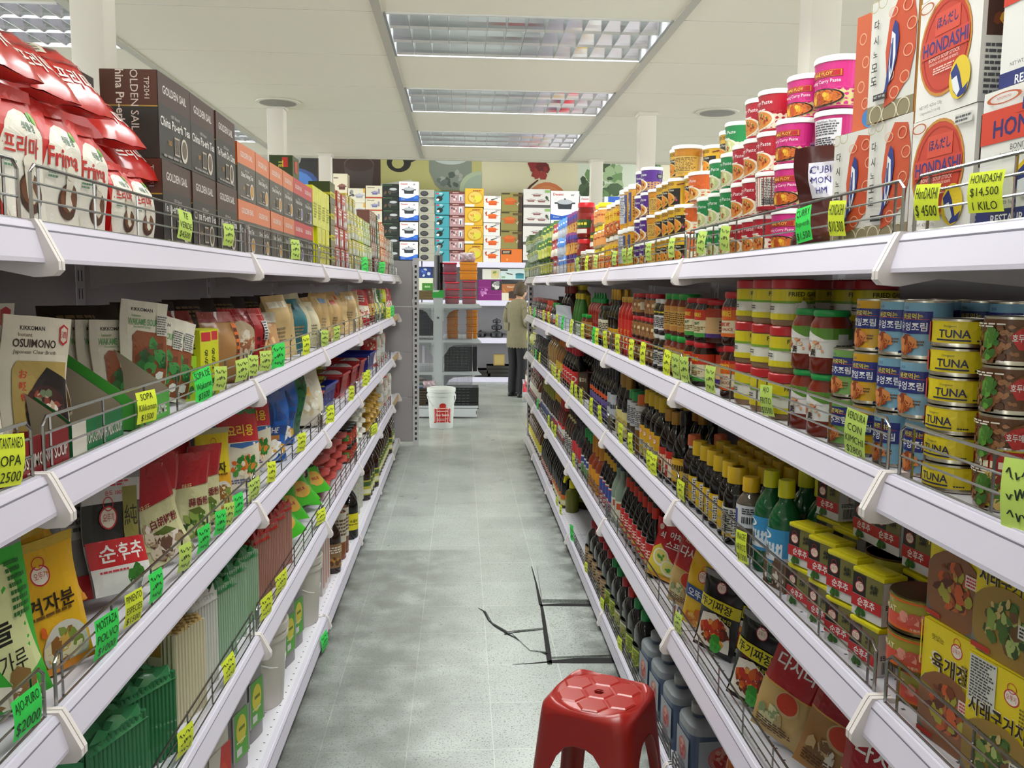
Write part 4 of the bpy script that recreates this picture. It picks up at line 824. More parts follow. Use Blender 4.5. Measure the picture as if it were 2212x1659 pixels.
run(1, 3, ptin, 1888, 1704, .078, .086, 'pepper tin with yellow lid and red band', 'tin', tiers=2, face=14, depth=.025, jit=4)
run(1, 3, ptin, 2040, 1760, .078, .086, 'pepper tin in the rear row with yellow lid', 'tin', tiers=[2, 3, 3, 3], face=10, depth=.1, jit=4)
MUSH = 'r 0 0 1 1 6a4a34;k .5 .35 .45 .3 22 .12 8a6a50,d8ccb8,4a3020,e8e0d0;r .1 .7 .9 .9 5a3a28'
mbox = carton('mushroom_box', .085, .07, .065, '5a4030:.4', MUSH, MUSH, 'r 0 0 1 1 6a5448;r .55 .1 .95 .4 d0ccd0;l .57 .12 .93 .38 4 333;l .1 .2 .5 .9 6 8a7468')
one(1, 3, mbox, 1678, .02, 'small brown mushroom box at the guard', 'box', face=12)
dbox = carton('dark_snack_box', .15, .08, .14, '2a241c:.35', 'r 0 0 1 1 2a241e;k .6 .4 .3 .3 14 .1 5a4a2a,8a7a3a;l .1 .7 .4 .9 3 8a8070', 'r 0 0 1 1 3a3428;r .1 .55 .7 .9 9a9490;l .12 .57 .68 .88 4 333;r .1 .1 .7 .45 55504a', 'r 0 0 1 1 4a3e1e;k .5 .5 .45 .45 24 .14 1e1a14,6a5a2a,8a7434')
one(1, 3, dbox, 1752, .10, 'dark brown box behind the small mushroom box', 'box', face=10)
g_b = bottle('green_vinegar_bottle', .036, .23, '14582e:.12', 'd8d41c:.3', '3a92c8', 'r 0 .3 1 1 3a92c8;r .1 .1 .6 .6 e4e8f0;b .14 .2 .4 .5;o .3 .8 .14 .12 f0f0f0 .3', zs=.6, zn=.8, rn=.42, rc=.5, cz=.85, lz=(.22, .55))
run(1, 3, g_b, 1708, 1640, .078, .23, 'green glass bottle with yellow cap and blue label', 'bottle', face=36, rows=3, rp=.08, depth=.02)
v_b = bottle('vinegar_bottle', .033, .19, '5a5044:.1', 'e8b81e:.3', 'dcdce4', 'r 0 .0 .4 .8 2a3a8a;p d8641e .1 .5 .2 .7 .3 .5 .2 .3;b .5 .2 .85 .5;l .5 .6 .9 .9 3 333', zs=.66, zn=.8, rn=.55, rc=.62, cz=.83, lz=(.38, .66))
one(1, 3, v_b, 1617, .018, 'clear bottle with orange cap and white blue label at the guard', 'bottle', face=36)
ses = bottle('sesame_oil_bottle', .030, .195, '14100c:.08', 'dcb41c:.3', 'e0b41e', 'r .0 .0 .5 1 e2b81e;'+ott(.25, .75, .12, asp=1.)+';T 고소한 .25 .45 .14 c8281e .4;T 참기름 .25 .2 .2 1e1a14 .44;r .52 .05 .9 .95 dcdad4;l .54 .1 .88 .9 9 333', zs=.6, zn=.76, rn=.6, rc=.72, cz=.80, lz=(.1, .48), neck=None, arc=5.2)
ses2 = bottle('sesame_oil_bottle', .030, .195, '14100c:.08', 'dcb41c:.3', 'dcdad4', 'r .0 .0 1 .14 e2b81e;l .1 .2 .9 .95 10 333', zs=.6, zn=.76, rn=.6, rc=.72, cz=.80, lz=(.1, .48), arc=5.2)
run(1, 3, ses, 1600, 1500, .068, .195, 'sesame oil bottle with yellow cap', 'bottle', face=30, rows=4, rp=.066, depth=.02)
one(1, 3, ses2, 1572, .004, 'sesame oil bottle showing its white ingredients label', 'bottle', face=34)
oj = bottle('orange_cap_bottle', .032, .2, '1e120a:.1', 'd8683a:.3', 'a08a5a', 'l .1 .2 .9 .8 5 3a2a14', zs=.58, zn=.78, rn=.5, rc=.6, cz=.85, lz=(.1, .42), neck=('e8e0dc', .8, .85, .5, .5))
run(1, 3, oj, 1500, 1486, .075, .2, 'dark bottle with orange cap', 'bottle', face=30, rows=4, rp=.08)
so = bottle('soy_sauce_bottle', .038, .25, '140c08:.08', '1a1614:.25', 'c8901e', 'e .5 .5 .2 .45 e0b030;T 순 .5 .6 .4 2a1a0a;r .0 .0 .25 1 b8281e', zs=.5, zn=.74, rn=.4, rc=.46, cz=.84, lz=(.12, .42), waist=.08)
run(1, 3, so, 1486, 1462, .085, .25, 'black sauce bottle with black cap and drop label', 'bottle', face=30, rows=2, rp=.09)
so2 = bottle('soy_sauce_bottle', .034, .235, '160d08:.08', 'b8862e:.3', 'b8281e', 'T 홍 .5 .6 .4 f0e0c0;r .5 .0 .8 .5 e8d8c0', zs=.55, zn=.78, rn=.42, rc=.5, cz=.84, lz=(.1, .46))
run(1, 3, so2, 1462, 1438, .074, .235, 'black sauce bottle with tan cap and red label', 'bottle', face=30, rows=2, rp=.09)
oy = bottle('oil_bottle', .036, .26, '100b08:.08', 'd8b41c:.3', 'e0b81e', 'r 0 .55 1 1 dca81c;'+ott(.4, .8, .1, asp=1.)+';r .1 .3 .8 .5 e8e4d8;T 기름 .45 .4 .18 1e1a14 .5;k .5 .12 .3 .12 8 .08 c8b48a,8a9a3a', zs=.62, zn=.76, rn=.46, rc=.6, cz=.82, lz=(.1, .5))
run(1, 3, oy, 1438, 1396, .078, .26, 'black oil bottle with yellow cap and yellow label', 'bottle', face=30, rows=2, rp=.085)
sp = bottle('dressing_bottle', .034, .23, '8a5a2a:.15', 'd8622e:.3', 'b8b4b0', 'o .5 .5 .2 .2 f0f0f0 .2;l .1 .1 .9 .8 9 55555a', zs=.72, zn=.86, rn=.7, rc=.78, cz=.86, lz=(.42, .82))
sp2 = bottle('dressing_bottle', .034, .23, '4a3a2a:.15', '1f9a4a:.3', 'b8b8bc', 'o .5 .5 .2 .2 f0f0f0 .2;l .1 .1 .9 .8 9 55555a', zs=.72, zn=.86, rn=.7, rc=.78, cz=.86, lz=(.42, .82))
run(1, 3, sp, 1396, 1382, .075, .23, 'slim dressing bottle with orange cap and grey label', 'bottle', face=30)
run(1, 3, sp2, 1382, 1366, .075, .23, 'slim dressing bottle with green cap and grey label', 'bottle', face=30)
gw = bottle('wrapped_bottle', .036, .29, '14100e:.1', 'a8803a:.35:.4', 'dccf8a', 'k .5 .4 .3 .35 14 .1 c8b060,b89a4a,e8dca8', zs=.5, zn=.72, rn=.5, rc=.54, cz=.74, lz=(.06, .42), neck=('191614:.3', .5, .74, 1.0, .56))
run(1, 3, gw, 1364, 1336, .078, .29, 'bottle with gold wrapped neck and cream label', 'bottle', face=28, rows=2, rp=.1)
wl = bottle('rice_vinegar_bottle', .034, .27, '1c1c20:.1', '16161a:.3', 'b8bcc4', 'T 味 .5 .5 .3 3a3a4a', zs=.6, zn=.8, rn=.4, rc=.44, cz=.86, lz=(.2, .6))
run(1, 3, wl, 1336, 1322, .08, .27, 'dark bottle with tall pale grey label', 'bottle', face=28)
pl = bottle('purple_label_bottle', .034, .27, '120e0c:.08', '16120f:.3', '6a5a9a', 'T 元 .5 .5 .5 1a1430', zs=.55, zn=.78, rn=.4, rc=.46, cz=.86, lz=(.1, .4), neck=('d8501e', .43, .5, 1.02, 1.02))
run(1, 3, pl, 1322, 1284, .076, .27, 'black bottle with purple label and orange band', 'bottle', face=28, rows=2, rp=.1)
bx = carton('marinade_box', .1, .07, .15, '3a2a1a:.35', 'r .05 .55 .95 .9 4a3420;T 불고기 .5 .72 .16 e8dcb8 .8;k .5 .25 .35 .18 14 .07 c8a05a,8a5a2a,e8c87a', '')
one(1, 3, bx, 1258, .03, 'brown marinade box between the red cap and purple label bottles', 'box', face=26)
rc_ = bottle('red_cap_bottle', .045, .27, '160d0a:.08', 'c2202a:.3', 'd8302e', 'o .5 .5 .14 .2 f4e8e0 .3;r .0 .0 1 .16 e8401e', zs=.52, zn=.76, rn=.42, rc=.62, cz=.84, lz=(.14, .48), neck=None)
run(1, 3, rc_, 1252, 1226, .1, .27, 'black bottle with big red cap and red label', 'bottle', face=28, rows=2, rp=.1)
am = bottle('amber_bottle', .045, .27, '8a5a24:.12', 'd8781e:.3', 'e0d8c4', 'r .0 .5 1 1 d8b43a;r .1 .1 .9 .4 c8503a', zs=.56, zn=.8, rn=.42, rc=.5, cz=.87, lz=(.08, .46))
am2 = bottle('amber_bottle', .048, .29, 'a07a3a:.12', '7a3a2a:.3', 'e0d0b0', '', zs=.6, zn=.8, rn=.42, rc=.5, cz=.87, lz=(.08, .3))
run(1, 3, am, 1226, 1212, .1, .27, 'amber syrup bottle with orange cap', 'bottle', face=28, rows=2, rp=.1)
run(1, 3, am2, 1212, 1194, .1, .29, 'tall pale amber bottle with brown cap', 'bottle', face=28, rows=2, rp=.1)
yb_ = bottle('small_black_bottle', .034, .2, '10100e:.08', '141412:.25', '2a2a24', '', zs=.5, zn=.78, rn=.42, rc=.5, cz=.86, lz=(.1, .4))
run(1, 3, yb_, 1194, 1160, .085, .2, 'small glossy black bottle', 'bottle', face=28, rows=2, rp=.09)
ypo = pouch('yellow_pouch', .12, .18, .05, 'b8b82a:.25', 'r .15 .15 .85 .5 3a6a2a;T 味 .5 .72 .16 2a4a1a', 'stand', .2, .006, seed=12)
run(1, 3, ypo, 1160, 1144, .12, .18, 'yellow green pouch at the far end', 'pouch', face=30)
# ---- fourth shelf
def dpack(seed, w, h, top, low, foods, word, wc='f0ece8', lean=-.03, tr='b0262a'):
    return pouch('seasoning_pouch', w, h, .035, low, 'r 0 .52 1 1 %s;r 0 .505 1 .52 d9a84a;%s;T %s .5 .76 .15 %s .8;e .58 .40 .22 .12 c8a878;e .58 .41 .19 .10 c23a1e;E .55 .41 .03 0 e8b8a0;k .35 .2 .22 .12 16 .05 %s;l .1 .06 .8 .16 4 5a3a1a' % (top, 't 쇠고기 .3 .9 .05 f0d8a0', word, wc, foods), 'pillow', 0, .004, back='8a6a3a', seed=seed, lean=lean)
da1 = dpack(21, .14, .24, 'b0262a:.22', 'c9a86a:.25', 'd8d0a0,8a9a6a,b8a070', '다시다'); da2 = dpack(22, .15, .25, '9a1a22:.22', 'a87a48:.25', '7a5a3a,c8a878,e0d8c8', '다시다'); da3 = dpack(23, .16, .26, 'a01c26:.22', 'cfc49a:.25', '9aa0a8,5a6a7a,e0e4e8', '다시다')
jj = pouch('black_bean_pouch', .135, .23, .035, '1c1815:.16', ott(.5, .84, .12, 'b83048', .6)+';r 0 .52 1 .68 e0d41e;T 뚜기짜장 .45 .60 .12 1c1815 .9;t 고급_풍부한 .6 .46 .06 d9d43a;p e8e2d4 .05 .05 .15 .45 .5 .5 .85 .4 .92 .08;k .48 .26 .36 .18 40 .06 c85a1e,b8321e,8a2a14,e0a040,5a2a1a;k .6 .14 .12 .07 6 .06 3fa83a,2f8a2a', 'pillow', 0, .004, back='2a2420', seal='8a8a8c', seed=24, lean=-.02)
yel = pouch('yellow_curry_pouch', .125, .23, .035, 'e0b41e:.22', ott(.5, .72, .14, asp=.6)+';r 0 .38 1 .55 2a4a8a;T 오뚜기 .45 .46 .12 f4f4f4 .8;k .5 .18 .36 .14 24 .06 d8902a,c86a1e,e8c060', 'pillow', 0, .004, seed=25, lean=-.02)
crn = pouch('cream_soup_pouch', .15, .21, .035, 'c2262e:.2', 'p e8d04a 0 0 0 .42 .3 .58 .8 .3 1 .22 1 0;e .38 .36 .24 .15 f0ece0;e .38 .37 .20 .12 e6d878;e .64 .22 .22 .13 f0ece0;e .64 .23 .18 .10 e8dc7a;k .4 .38 .1 .05 5 .03 4a9a3a;k .64 .23 .1 .05 5 .03 4a9a3a;'+ott(.2, .86, .08, asp=.7)+';T 쇠 .30 .74 .12 f4f4f0;T 야채 .66 .78 .13 f4f4f0;T 스프 .64 .62 .11 f4f4f0;r .0 .0 1 .06 e8a41e', 'pillow', 0, .004, seed=26, lean=-.025)
def lay(p, px, d, desc, face=38, tilt=(-12, 0), z=0., y=None, sh=4, grp=None, side=1, cat='pouch', s=1.): one(side, sh, p, px, d, desc, cat, grp, z, face, (R(tilt[0]), R(tilt[1])), y, s)
lay(da3, 1990, .03, 'big red seasoning pouch farthest toward the near end', 35, (-12, 14), grp='red seasoning pouches')
lay(da3, 1850, .03, 'largest red seasoning pouch with blue picture', 35, (-14, 10), grp='red seasoning pouches')
lay(da2, 1775, .07, 'dark red seasoning pouch squeezed behind two others', 38, (-14, 14), grp='red seasoning pouches')
lay(da1, 1672, .035, 'red and tan seasoning pouch next to the black pouches', 36, (-12, 14), grp='red seasoning pouches')
lay(jj, 1612, .03, 'black bean sauce pouch, nearest of the black ones', 34, (-10, 10), grp='black bean pouches')
lay(jj, 1600, .10, 'black bean sauce pouch, hidden behind the nearest one', 34, (-10, 8), grp='black bean pouches')
lay(jj, 1535, .03, 'black bean sauce pouch beside the yellow pouch', 36, (-10, 8), grp='black bean pouches')
lay(yel, 1500, .035, 'yellow curry pouch with blue band', 36, (-10, 10))
lay(da1, 1474, .035, 'narrow red seasoning pouch behind the cream soup', 34, (-10, 10), grp='red seasoning pouches')
lay(crn, 1432, .02, 'red cream soup pouch with yellow bowls', 40, (-12, 8))
for i in range(5): lay(crn, 1440+i*12, .09+.045*i, 'red cream soup pouch, %s behind the front one' % ORD[i+1], 40, (-14, 8), grp='cream soup pouches')
wm = bottle('king_sauce_bottle', .035, .27, '0f0a08:.07', '1a1512:.3', 'dcdcdc', 'r 0 .0 1 .26 c9c9cc;r .18 .2 .82 .9 c81e22;p c81e22 .18 .9 .5 1 .82 .9;T 王 .5 .62 .25 f4e8d8 .4;r .2 .28 .8 .4 e0a82a;l .1 .02 .9 .18 3 555', zs=.5, zn=.74, rn=.36, rc=.4, cz=.95, lz=(.06, .46), neck=('c8301e', .78, .93, .42, .40), arc=5.)
run(1, 4, wm, 1418, 1352, .074, .27, 'black bottle with red king label and banded neck', 'bottle', face=30, rows=2, rp=.085)
clr = bottle('clear_bottle', .033, .28, '8a9a8a:.1', '2a3a4a:.3', 'dcd8c0', 'r 0 0 .4 1 5a8ac8;r .5 .6 .9 .9 c8502a', zs=.55, zn=.76, rn=.36, rc=.4, cz=.9, lz=(.1, .42))
run(1, 4, clr, 1352, 1332, .072, .28, 'pale green glass bottle with striped label', 'bottle', face=30)
blu = bottle('blue_label_bottle', .035, .27, '120c0a:.07', '1c1614:.3', 'e4e0e0', 'r .1 .45 .9 .95 c8321e;e .5 .7 .24 .22 2a4a9a;r .2 .1 .8 .35 b8281e;T 酱 .5 .2 .14 fff', zs=.5, zn=.74, rn=.36, rc=.4, cz=.95, lz=(.05, .5), neck=('d8a41e', .78, .92, .42, .40))
run(1, 4, blu, 1332, 1306, .074, .27, 'black bottle with red and blue medal label', 'bottle', face=30, rows=2, rp=.085)
ora = bottle('orange_sauce_bottle', .042, .27, '8a3414:.12', 'c8821e:.3', 'e0961e', 'E .3 .86 .05 0 141414;E .42 .78 .05 0 141414;E .54 .70 .05 0 141414;E .66 .62 .06 0 141414;l .2 .1 .8 .5 4 8a4a14', zs=.5, zn=.66, rn=.48, rc=.56, cz=.68, lz=(.04, .44))
run(1, 4, ora, 1306, 1284, .09, .27, 'orange sauce bottle with long ochre cap', 'bottle', face=30)
gcap = bottle('dark_sauce_bottle', .038, .26, '221610:.1', '1f9a48:.3', 'e4e0dc', 'r 0 0 1 .5 5a9a3a;r .2 .6 .8 .9 3a4a9a', zs=.52, zn=.76, rn=.4, rc=.5, cz=.82, lz=(.1, .44))
run(1, 4, gcap, 1284, 1266, .085, .26, 'dark sauce bottle with green cap', 'bottle', face=30)
cel = bottle('film_wrapped_bottle', .045, .25, '2a2a2c:.12', '3a3a3c:.2', 'd0d4dc', 'r .3 .2 .6 1 d83a42', zs=.6, zn=.8, rn=.5, rc=.5, cz=.86, lz=(.06, .5))
run(1, 4, cel, 1266, 1248, .1, .25, 'dark bottle with white and pink label', 'bottle', face=30)
dk3 = bottle('tall_brown_bottle', .04, .28, '3a2412:.1', '2a1a10:.3', 'e0dcd4', 'r .0 .0 .3 1 c8321e;l .4 .2 .9 .9 5 333', zs=.55, zn=.78, rn=.4, rc=.44, cz=.9, lz=(.08, .4), neck=('d8d08a', .7, .8, .55, .45))
run(1, 4, dk3, 1248, 1230, .085, .28, 'tall brown bottle with red edged label', 'bottle', face=30, rows=2, rp=.09)
red2 = bottle('fish_sauce_bottle', .036, .28, '5a1a10:.1', 'b8201e:.3', 'e8e4dc', 'r 0 .0 1 .2 d8281e;r 0 .8 1 1 d8281e', zs=.55, zn=.78, rn=.45, rc=.5, cz=.8, lz=(.1, .44))
run(1, 4, red2, 1230, 1214, .08, .28, 'dark red fish sauce bottle with white label', 'bottle', face=30)
ylb = bottle('ochre_cap_bottle', .036, .28, '2a160c:.1', 'd8a01e:.3', 'd8d4d0', 'r .2 .2 .8 .8 b8324a', zs=.55, zn=.78, rn=.45, rc=.5, cz=.82, lz=(.1, .4))
run(1, 4, ylb, 1214, 1200, .08, .28, 'dark bottle with ochre cap', 'bottle', face=30)
grp_ = bottle('green_neck_bottle', .034, .29, '2a1c10:.1', '7a7a22:.3', 'e0d8d8', 'r .0 .3 1 .7 c8403a;e .5 .5 .2 .3 3a5a9a', zs=.5, zn=.72, rn=.42, rc=.44, cz=.9, lz=(.06, .36), neck=('8a8a2a', .66, .9, .58, .44))
run(1, 4, grp_, 1200, 1176, .075, .29, 'bottle with olive foil neck', 'bottle', face=30, rows=2, rp=.09)
brz = bottle('brown_syrup_bottle', .05, .26, '5a3216:.1', '7a1e18:.3', 'e4dccc', 'r .1 .0 .5 .3 c8281e', zs=.6, zn=.82, rn=.4, rc=.44, cz=.88, lz=(.14, .5))
run(1, 4, brz, 1176, 1144, .11, .26, 'wide brown syrup bottle with dark red cap', 'bottle', face=30)
# ---- bottom shelf
blu_can = jerrycan('blue_jerrycan', .15, .19, .225, '4c5c78:.3', '8d8f93:.35', 'o .5 .5 .3 .34 c85a5a .1;e .5 .52 .26 .3 c8706a;k .5 .52 .22 .26 12 .12 b83a3a,d89a8a;l .2 .05 .8 .14 2 555', lab='9ea3ac', top='8f959d:.35')
for i, y_ in enumerate((2.46, 2.65, 2.83, 3.0)):
    one(1, 5, blu_can, 0, .022, 'blue grey soy jerrycan with red badge, %s from the camera' % ordn(i+1), 'jerrycan', 'blue grey jerrycans', face=4, y=y_)
def pump_pack(name, c1, c2):
    b = bottle(name, .045, .21, c1, c2, '', '', zs=.62, zn=.74, rn=.4, rc=.5, cz=.76)
    g = G(); g.tube([(0, 0, .2), (0, 0, .24)], .01, c2, 8); g.tube([(0, .02, .245), (0, -.03, .247), (0, -.085, .238), (0, -.10, .21)], [.018, .02, .013, .008], c2, 8); k = g.build('pump_head', link=False)
    KIDS[b.name] = tuple(KIDS[b.name])+(k,); k.parent = b; return b
po = pump_pack('pump_bottle', 'b8a01e:.2', 'e0701e:.3'); py_ = pump_pack('pump_bottle', '6a6e1e:.2', 'e6d81e:.3')
one(1, 5, po, 1640, .02, 'olive pump bottle with orange nozzle, nearest to the camera', 'bottle', 'pump bottles', face=60)
one(1, 5, po, 1585, .03, 'olive pump bottle with orange nozzle beside the blue jerrycans', 'bottle', 'pump bottles', face=60, z0=.0)
def big(name, capc, lab, art): return bottle(name, .050, .24, '181514:.1', capc, lab, art, zs=.64, zn=.84, rn=.36, rc=.42, cz=.86, lz=(.08, .45), sq=(1.12, .8, .62), n=24)
bg = big('soy_bottle', '1f8a44:.3', '4a5a3a', 'e .5 .5 .26 .42 c8d24a;e .5 .5 .22 .36 7a8a2a;T 酱 .5 .5 .3 e8e03a'); br_ = big('soy_bottle', 'b8262a:.3', '5a5648', 'e .5 .5 .26 .42 d8d8c0;e .5 .5 .22 .36 9a9a4a;l .2 .1 .8 .4 3 222'); bw = big('soy_bottle', 'a81e22:.3', '8a6a4a', 'r .1 .1 .9 .9 b8946a;l .2 .2 .8 .8 4 2a2a2a')
for i, k in enumerate('ggrrggwwwww'):
    y_ = 3.17+.128*i
    dup({'g': bg, 'r': br_, 'w': bw}[k], (sx(1, .05), y_, SZ[5]+.0005), RZ(1)+R(4+random.uniform(-3, 3)), 'big black soy bottle with %s cap, %s past the blue jerrycans' % ({'g': 'green', 'r': 'red', 'w': 'dull red'}[k], ordn(i+1)), 'bottle', 'big soy bottles')
one(1, 5, py_, 1236, .02, 'pump bottle with bright yellow nozzle', 'bottle', 'pump bottles', face=50)
obag = pouch('olive_bag', .18, .26, .10, '4a4a2a:.15', 'r .2 .2 .8 .6 7a8a1e;r .3 .3 .7 .5 dcdcd8;l .32 .32 .68 .48 4 333', 'stand', .3, .012, seed=31)
run(1, 5, obag, 1246, 1228, .2, .26, 'crinkled olive refill bag behind the guard', 'bag', face=50, depth=.04)
bk2 = bottle('tall_black_bottle', .04, .3, '121010:.1', '1a1a1a:.3', 'c8b43a', 'r .1 .1 .9 .5 e0d8b8;r 0 .6 1 1 d86a1e', zs=.5, zn=.76, rn=.4, rc=.45, cz=.9, lz=(.06, .3))
run(1, 5, bk2, 1224, 1204, .09, .3, 'tall black bottle with orange and yellow label', 'bottle', face=36, rows=2, rp=.1)
bk3 = bottle('tall_black_bottle', .042, .3, '14100e:.1', '1a1a1a:.3', '7a1a1e', 'l .1 .2 .9 .8 3 e8d8c8', zs=.5, zn=.76, rn=.4, rc=.45, cz=.9, lz=(.06, .28))
run(1, 5, bk3, 1204, 1178, .095, .3, 'tall black bottle with dark red label', 'bottle', face=36, rows=2, rp=.1)
bk4 = bottle('brown_oil_bottle', .05, .3, '5a3a1c:.1', '8a2018:.3', 'd9c81e', 'r 0 0 1 .3 e8e4d0', zs=.6, zn=.82, rn=.36, rc=.42, cz=.9, lz=(.14, .44))
run(1, 5, bk4, 1178, 1146, .11, .3, 'brown oil bottle with yellow label at the far end', 'bottle', face=36, rows=2, rp=.12)
# ================================================================ goods on the left run
# ---- top shelf
FR = 'r 0 0 1 1 c8241e;e .62 .34 .62 .50 efe9d8;e .66 .32 .60 .48 f4efe2;r .0 .0 1 .05 b81e1a;T 식물성 .66 .72 .07 5a7a6a .3;k .86 .80 .08 .05 6 .03 5aa83a,8ac84a;T %s .48 .57 .15 c8241e .86;e .62 .24 .24 .15 4a2a1c;e .62 .26 .20 .11 7a4a2c;p f2ead8 .50 .42 .60 .46 .72 .42 .66 .32 .64 .24 .74 .2 .66 .16 .54 .2 .56 .32;e .62 .46 .14 .06 f2ead8;l .1 .40 .36 .46 2 5a8a6a;E .2 .10 .06 0 c84a8a;E .42 .10 .06 0 4aa0d8;E .62 .10 .06 0 6aba5a;E .82 .10 .06 0 e89a8a;t D .2 .10 .05 fff;p c8241e 0 1 0 .66 .3 .88 1 .92 1 1'
frA = pouch('creamer_bag', .118, .195, .06, 'c8241e:.22', FR % '프리마', 'block', .85, .002, seed=41)
frB = pouch('creamer_bag', .118, .195, .06, 'c8241e:.22', FR % 'Frima', 'block', .85, .003, seed=42)
frS = pouch('creamer_bag', .095, .14, .05, 'c8241e:.22', FR % '프리마', 'block', .85, .003, seed=43)
frL = pouch('creamer_bag', .13, .17, .06, 'c2221c:.2', 'T 프리마 .5 .30 .2 f4e6e0 .7;r .06 .58 .3 .9 e6dcc8;l .08 .6 .28 .88 6 5a5a4a;b .34 .62 .5 .86;t Frima .75 .72 .1 f0d8d0 .3;r 0 .47 1 .49 9a1a16', 'pillow', .5, .005, seed=44)
one(-1, 1, frA, 0, .02, 'upright red and white creamer bag nearest to the camera', 'bag', 'upright creamer bags', face=4, y=1.297)
one(-1, 1, frB, 0, .022, 'upright creamer bag between the first and third ones', 'bag', 'upright creamer bags', face=4, y=1.425)
one(-1, 1, frB, 0, .024, 'third upright creamer bag from the camera', 'bag', 'upright creamer bags', face=3, y=1.540, s=.95)
one(-1, 1, frS, 0, .02, 'small upright creamer bag with a white price sticker', 'bag', 'upright creamer bags', face=5, y=1.662)
one(-1, 1, frS, 0, .02, 'last small creamer bag before the dark tea boxes', 'bag', 'upright creamer bags', face=8, y=1.766)
for i, (px, d, z0, tx, fc) in enumerate(((60, .02, .20, -62, 4), (140, .02, .195, -60, 8), (212, .02, .20, -55, 12), (282, .02, .17, -62, 14), (318, .03, .12, -60, 14))):
    one(-1, 1, frL, px, d, 'red creamer bag lying on the upright ones, %s from the camera' % ordn(i+1), 'bag', 'lying creamer bags', z0=z0, face=fc, tilt=(R(tx), 0))
cof = carton('coffee_box', .16, .07, .23, '4a1a16:.25', 'e .5 .3 .45 .3 b8863a;r .0 .8 1 1 3a1210;k .5 .3 .35 .22 14 .06 c89a4a,8a5a2a', 'r 0 0 1 1 4a1a16;e .5 .35 .45 .3 b8863a;l .1 .05 .9 .2 3 c8a878')
one(-1, 1, cof, -70, .02, 'dark red coffee box cut by the left edge of view', 'box')
def tea(name, topc, sidec, t1, low, jar_='e0dcd0', w=.2, d=.115, h=.175):
    F_ = 'r 0 0 1 .66 %s;r 0 .64 1 1 %s;T GOLDEN_SAIL .5 .82 .10 e2dad6 .78;t 100%%_Natural .5 .55 .04 cfc8c4;T %s .5 .45 .11 f0ece6 .92;e .76 .2 .11 .15 d8d0c4;e .76 .21 .08 .11 %s;r .44 .1 .6 .32 c8b8a8;b .45 .12 .59 .3;t 100 .3 .22 .06 d8983a;l .1 .03 .9 .08 1 9a9490' % (low, topc, t1, jar_)
    S_ = 'r 0 0 1 .62 %s;r 0 .6 1 1 %s;r 0 .585 1 .6 b8943a;T China_Pu-erh_Tea .35 .62 .10 e8dcd0 9 -90;t GOLDEN_SAIL .6 .7 .09 e8dcd0 9 -90;t TP2041 .82 .8 .06 e8dcd0 9 -90' % (low if topc != 'd8642a' else '5a2410', sidec)
    return carton(name, w, d, h, low+':.18', F_, S_, 'r 0 0 1 1 %s' % topc)
tA = tea('tea_box', '4a3630', '5a3226', 'China_Pu-erh_Tea', '35332f', '6a5a4a')
tA2 = tea('tea_box', '4a3630', '5a3226', 'Te_Pu-erh_De_China', '35332f', '6a5a4a')
tO = tea('tea_box', 'd8805a', 'd8641e', 'China_Oolong_Tea', '5a554e', 'c8903a', h=.155)
tR = tea('tea_box', 'c2464a', 'a82a2a', 'Te_Rojo_De_China', '3a3836', '6a6a9a', h=.155)
def stack(p, y, n, w, h, desc, dep=.028, cat='box', grp='tea boxes', z=0., shift=.0):
    for t in range(n): dup(p if not isinstance(p, list) else p[t % len(p)], (sx(-1, dep+shift*t), y, SZ[1]+z+t*h+.0005), RZ(-1)+R(random.uniform(-1.2, 1.2)), desc+(', %s of its stack' % (('lower one', 'upper one') if n == 2 else ('lowest', 'second', 'third', 'topmost'))[t] if n > 1 else ''), cat, grp)
stack([tA2, tA], 1.97, 2, .2, .176, 'dark brown tea box beside the creamer bags')
one(-1, 1, tA, 0, .19, 'dark brown tea box standing in the rear row', 'box', 'tea boxes', y=1.86, z0=.176)
one(-1, 1, tA2, 0, .19, 'dark brown tea box under the rear one', 'box', 'tea boxes', y=1.86)
stack([tA, tA], 2.175, 2, .2, .176, 'dark brown tea box, second stack from the creamer bags')
stack([tA2, tA2], 2.38, 2, .2, .176, 'dark brown tea box, third stack from the creamer bags')
for i in range(4): stack([tO, tO], 2.60+.203*i, 2, .2, .156, 'orange topped tea box, %s stack past the brown ones' % ordn(i+1))
for i in range(2): stack([tR, tR], 3.41+.203*i, 2, .2, .156, 'red topped tea box, %s stack past the orange ones' % ordn(i+1))
ylb_ = carton('yellow_box', .11, .10, .165, 'd6d622:.2', 'r .0 .0 .16 1 e6e61e;E .55 .8 .14 0 b8b89a;l .3 .2 .9 .6 6 9a9a2a', 'r 0 0 1 1 e2e01e')
grn_ = carton('green_tea_box', .15, .10, .10, '3e4e22:.2', 'r 0 .3 1 .55 c8c02a;T OOLONG_TEA .5 .42 .12 2a3a12 .8', 'r 0 0 1 1 3e4a22;r 0 .38 1 .5 d0c82a', '')
grn2 = carton('green_tea_box', .15, .10, .17, '33431e:.2', 'r .3 .6 .7 .9 c83a2a;T TE_OOLONG .5 .35 .12 d8d0a0 .8', 'r .55 .7 .8 .95 c8322a;T TE_OOLONG .5 .4 .12 e0d840 9 -90', '')
for i in range(4): stack(ylb_, 3.78+.115*i, 2, .11, .166, 'glossy yellow box, %s past the red topped tea' % ordn(i+1), grp='yellow boxes')
one(-1, 1, grn2, 0, .14, 'tall dark green tea box with a red seal, on top', 'box', 'green tea boxes', y=3.98, z0=.304)
stack(grn_, 3.98, 3, .15, .101, 'dark green tea box behind the yellow boxes', grp='green tea boxes', dep=.14)
stack(grn_, 4.30, 4, .15, .101, 'dark green tea box with yellow stripe, beside the yellow boxes', grp='green tea boxes')
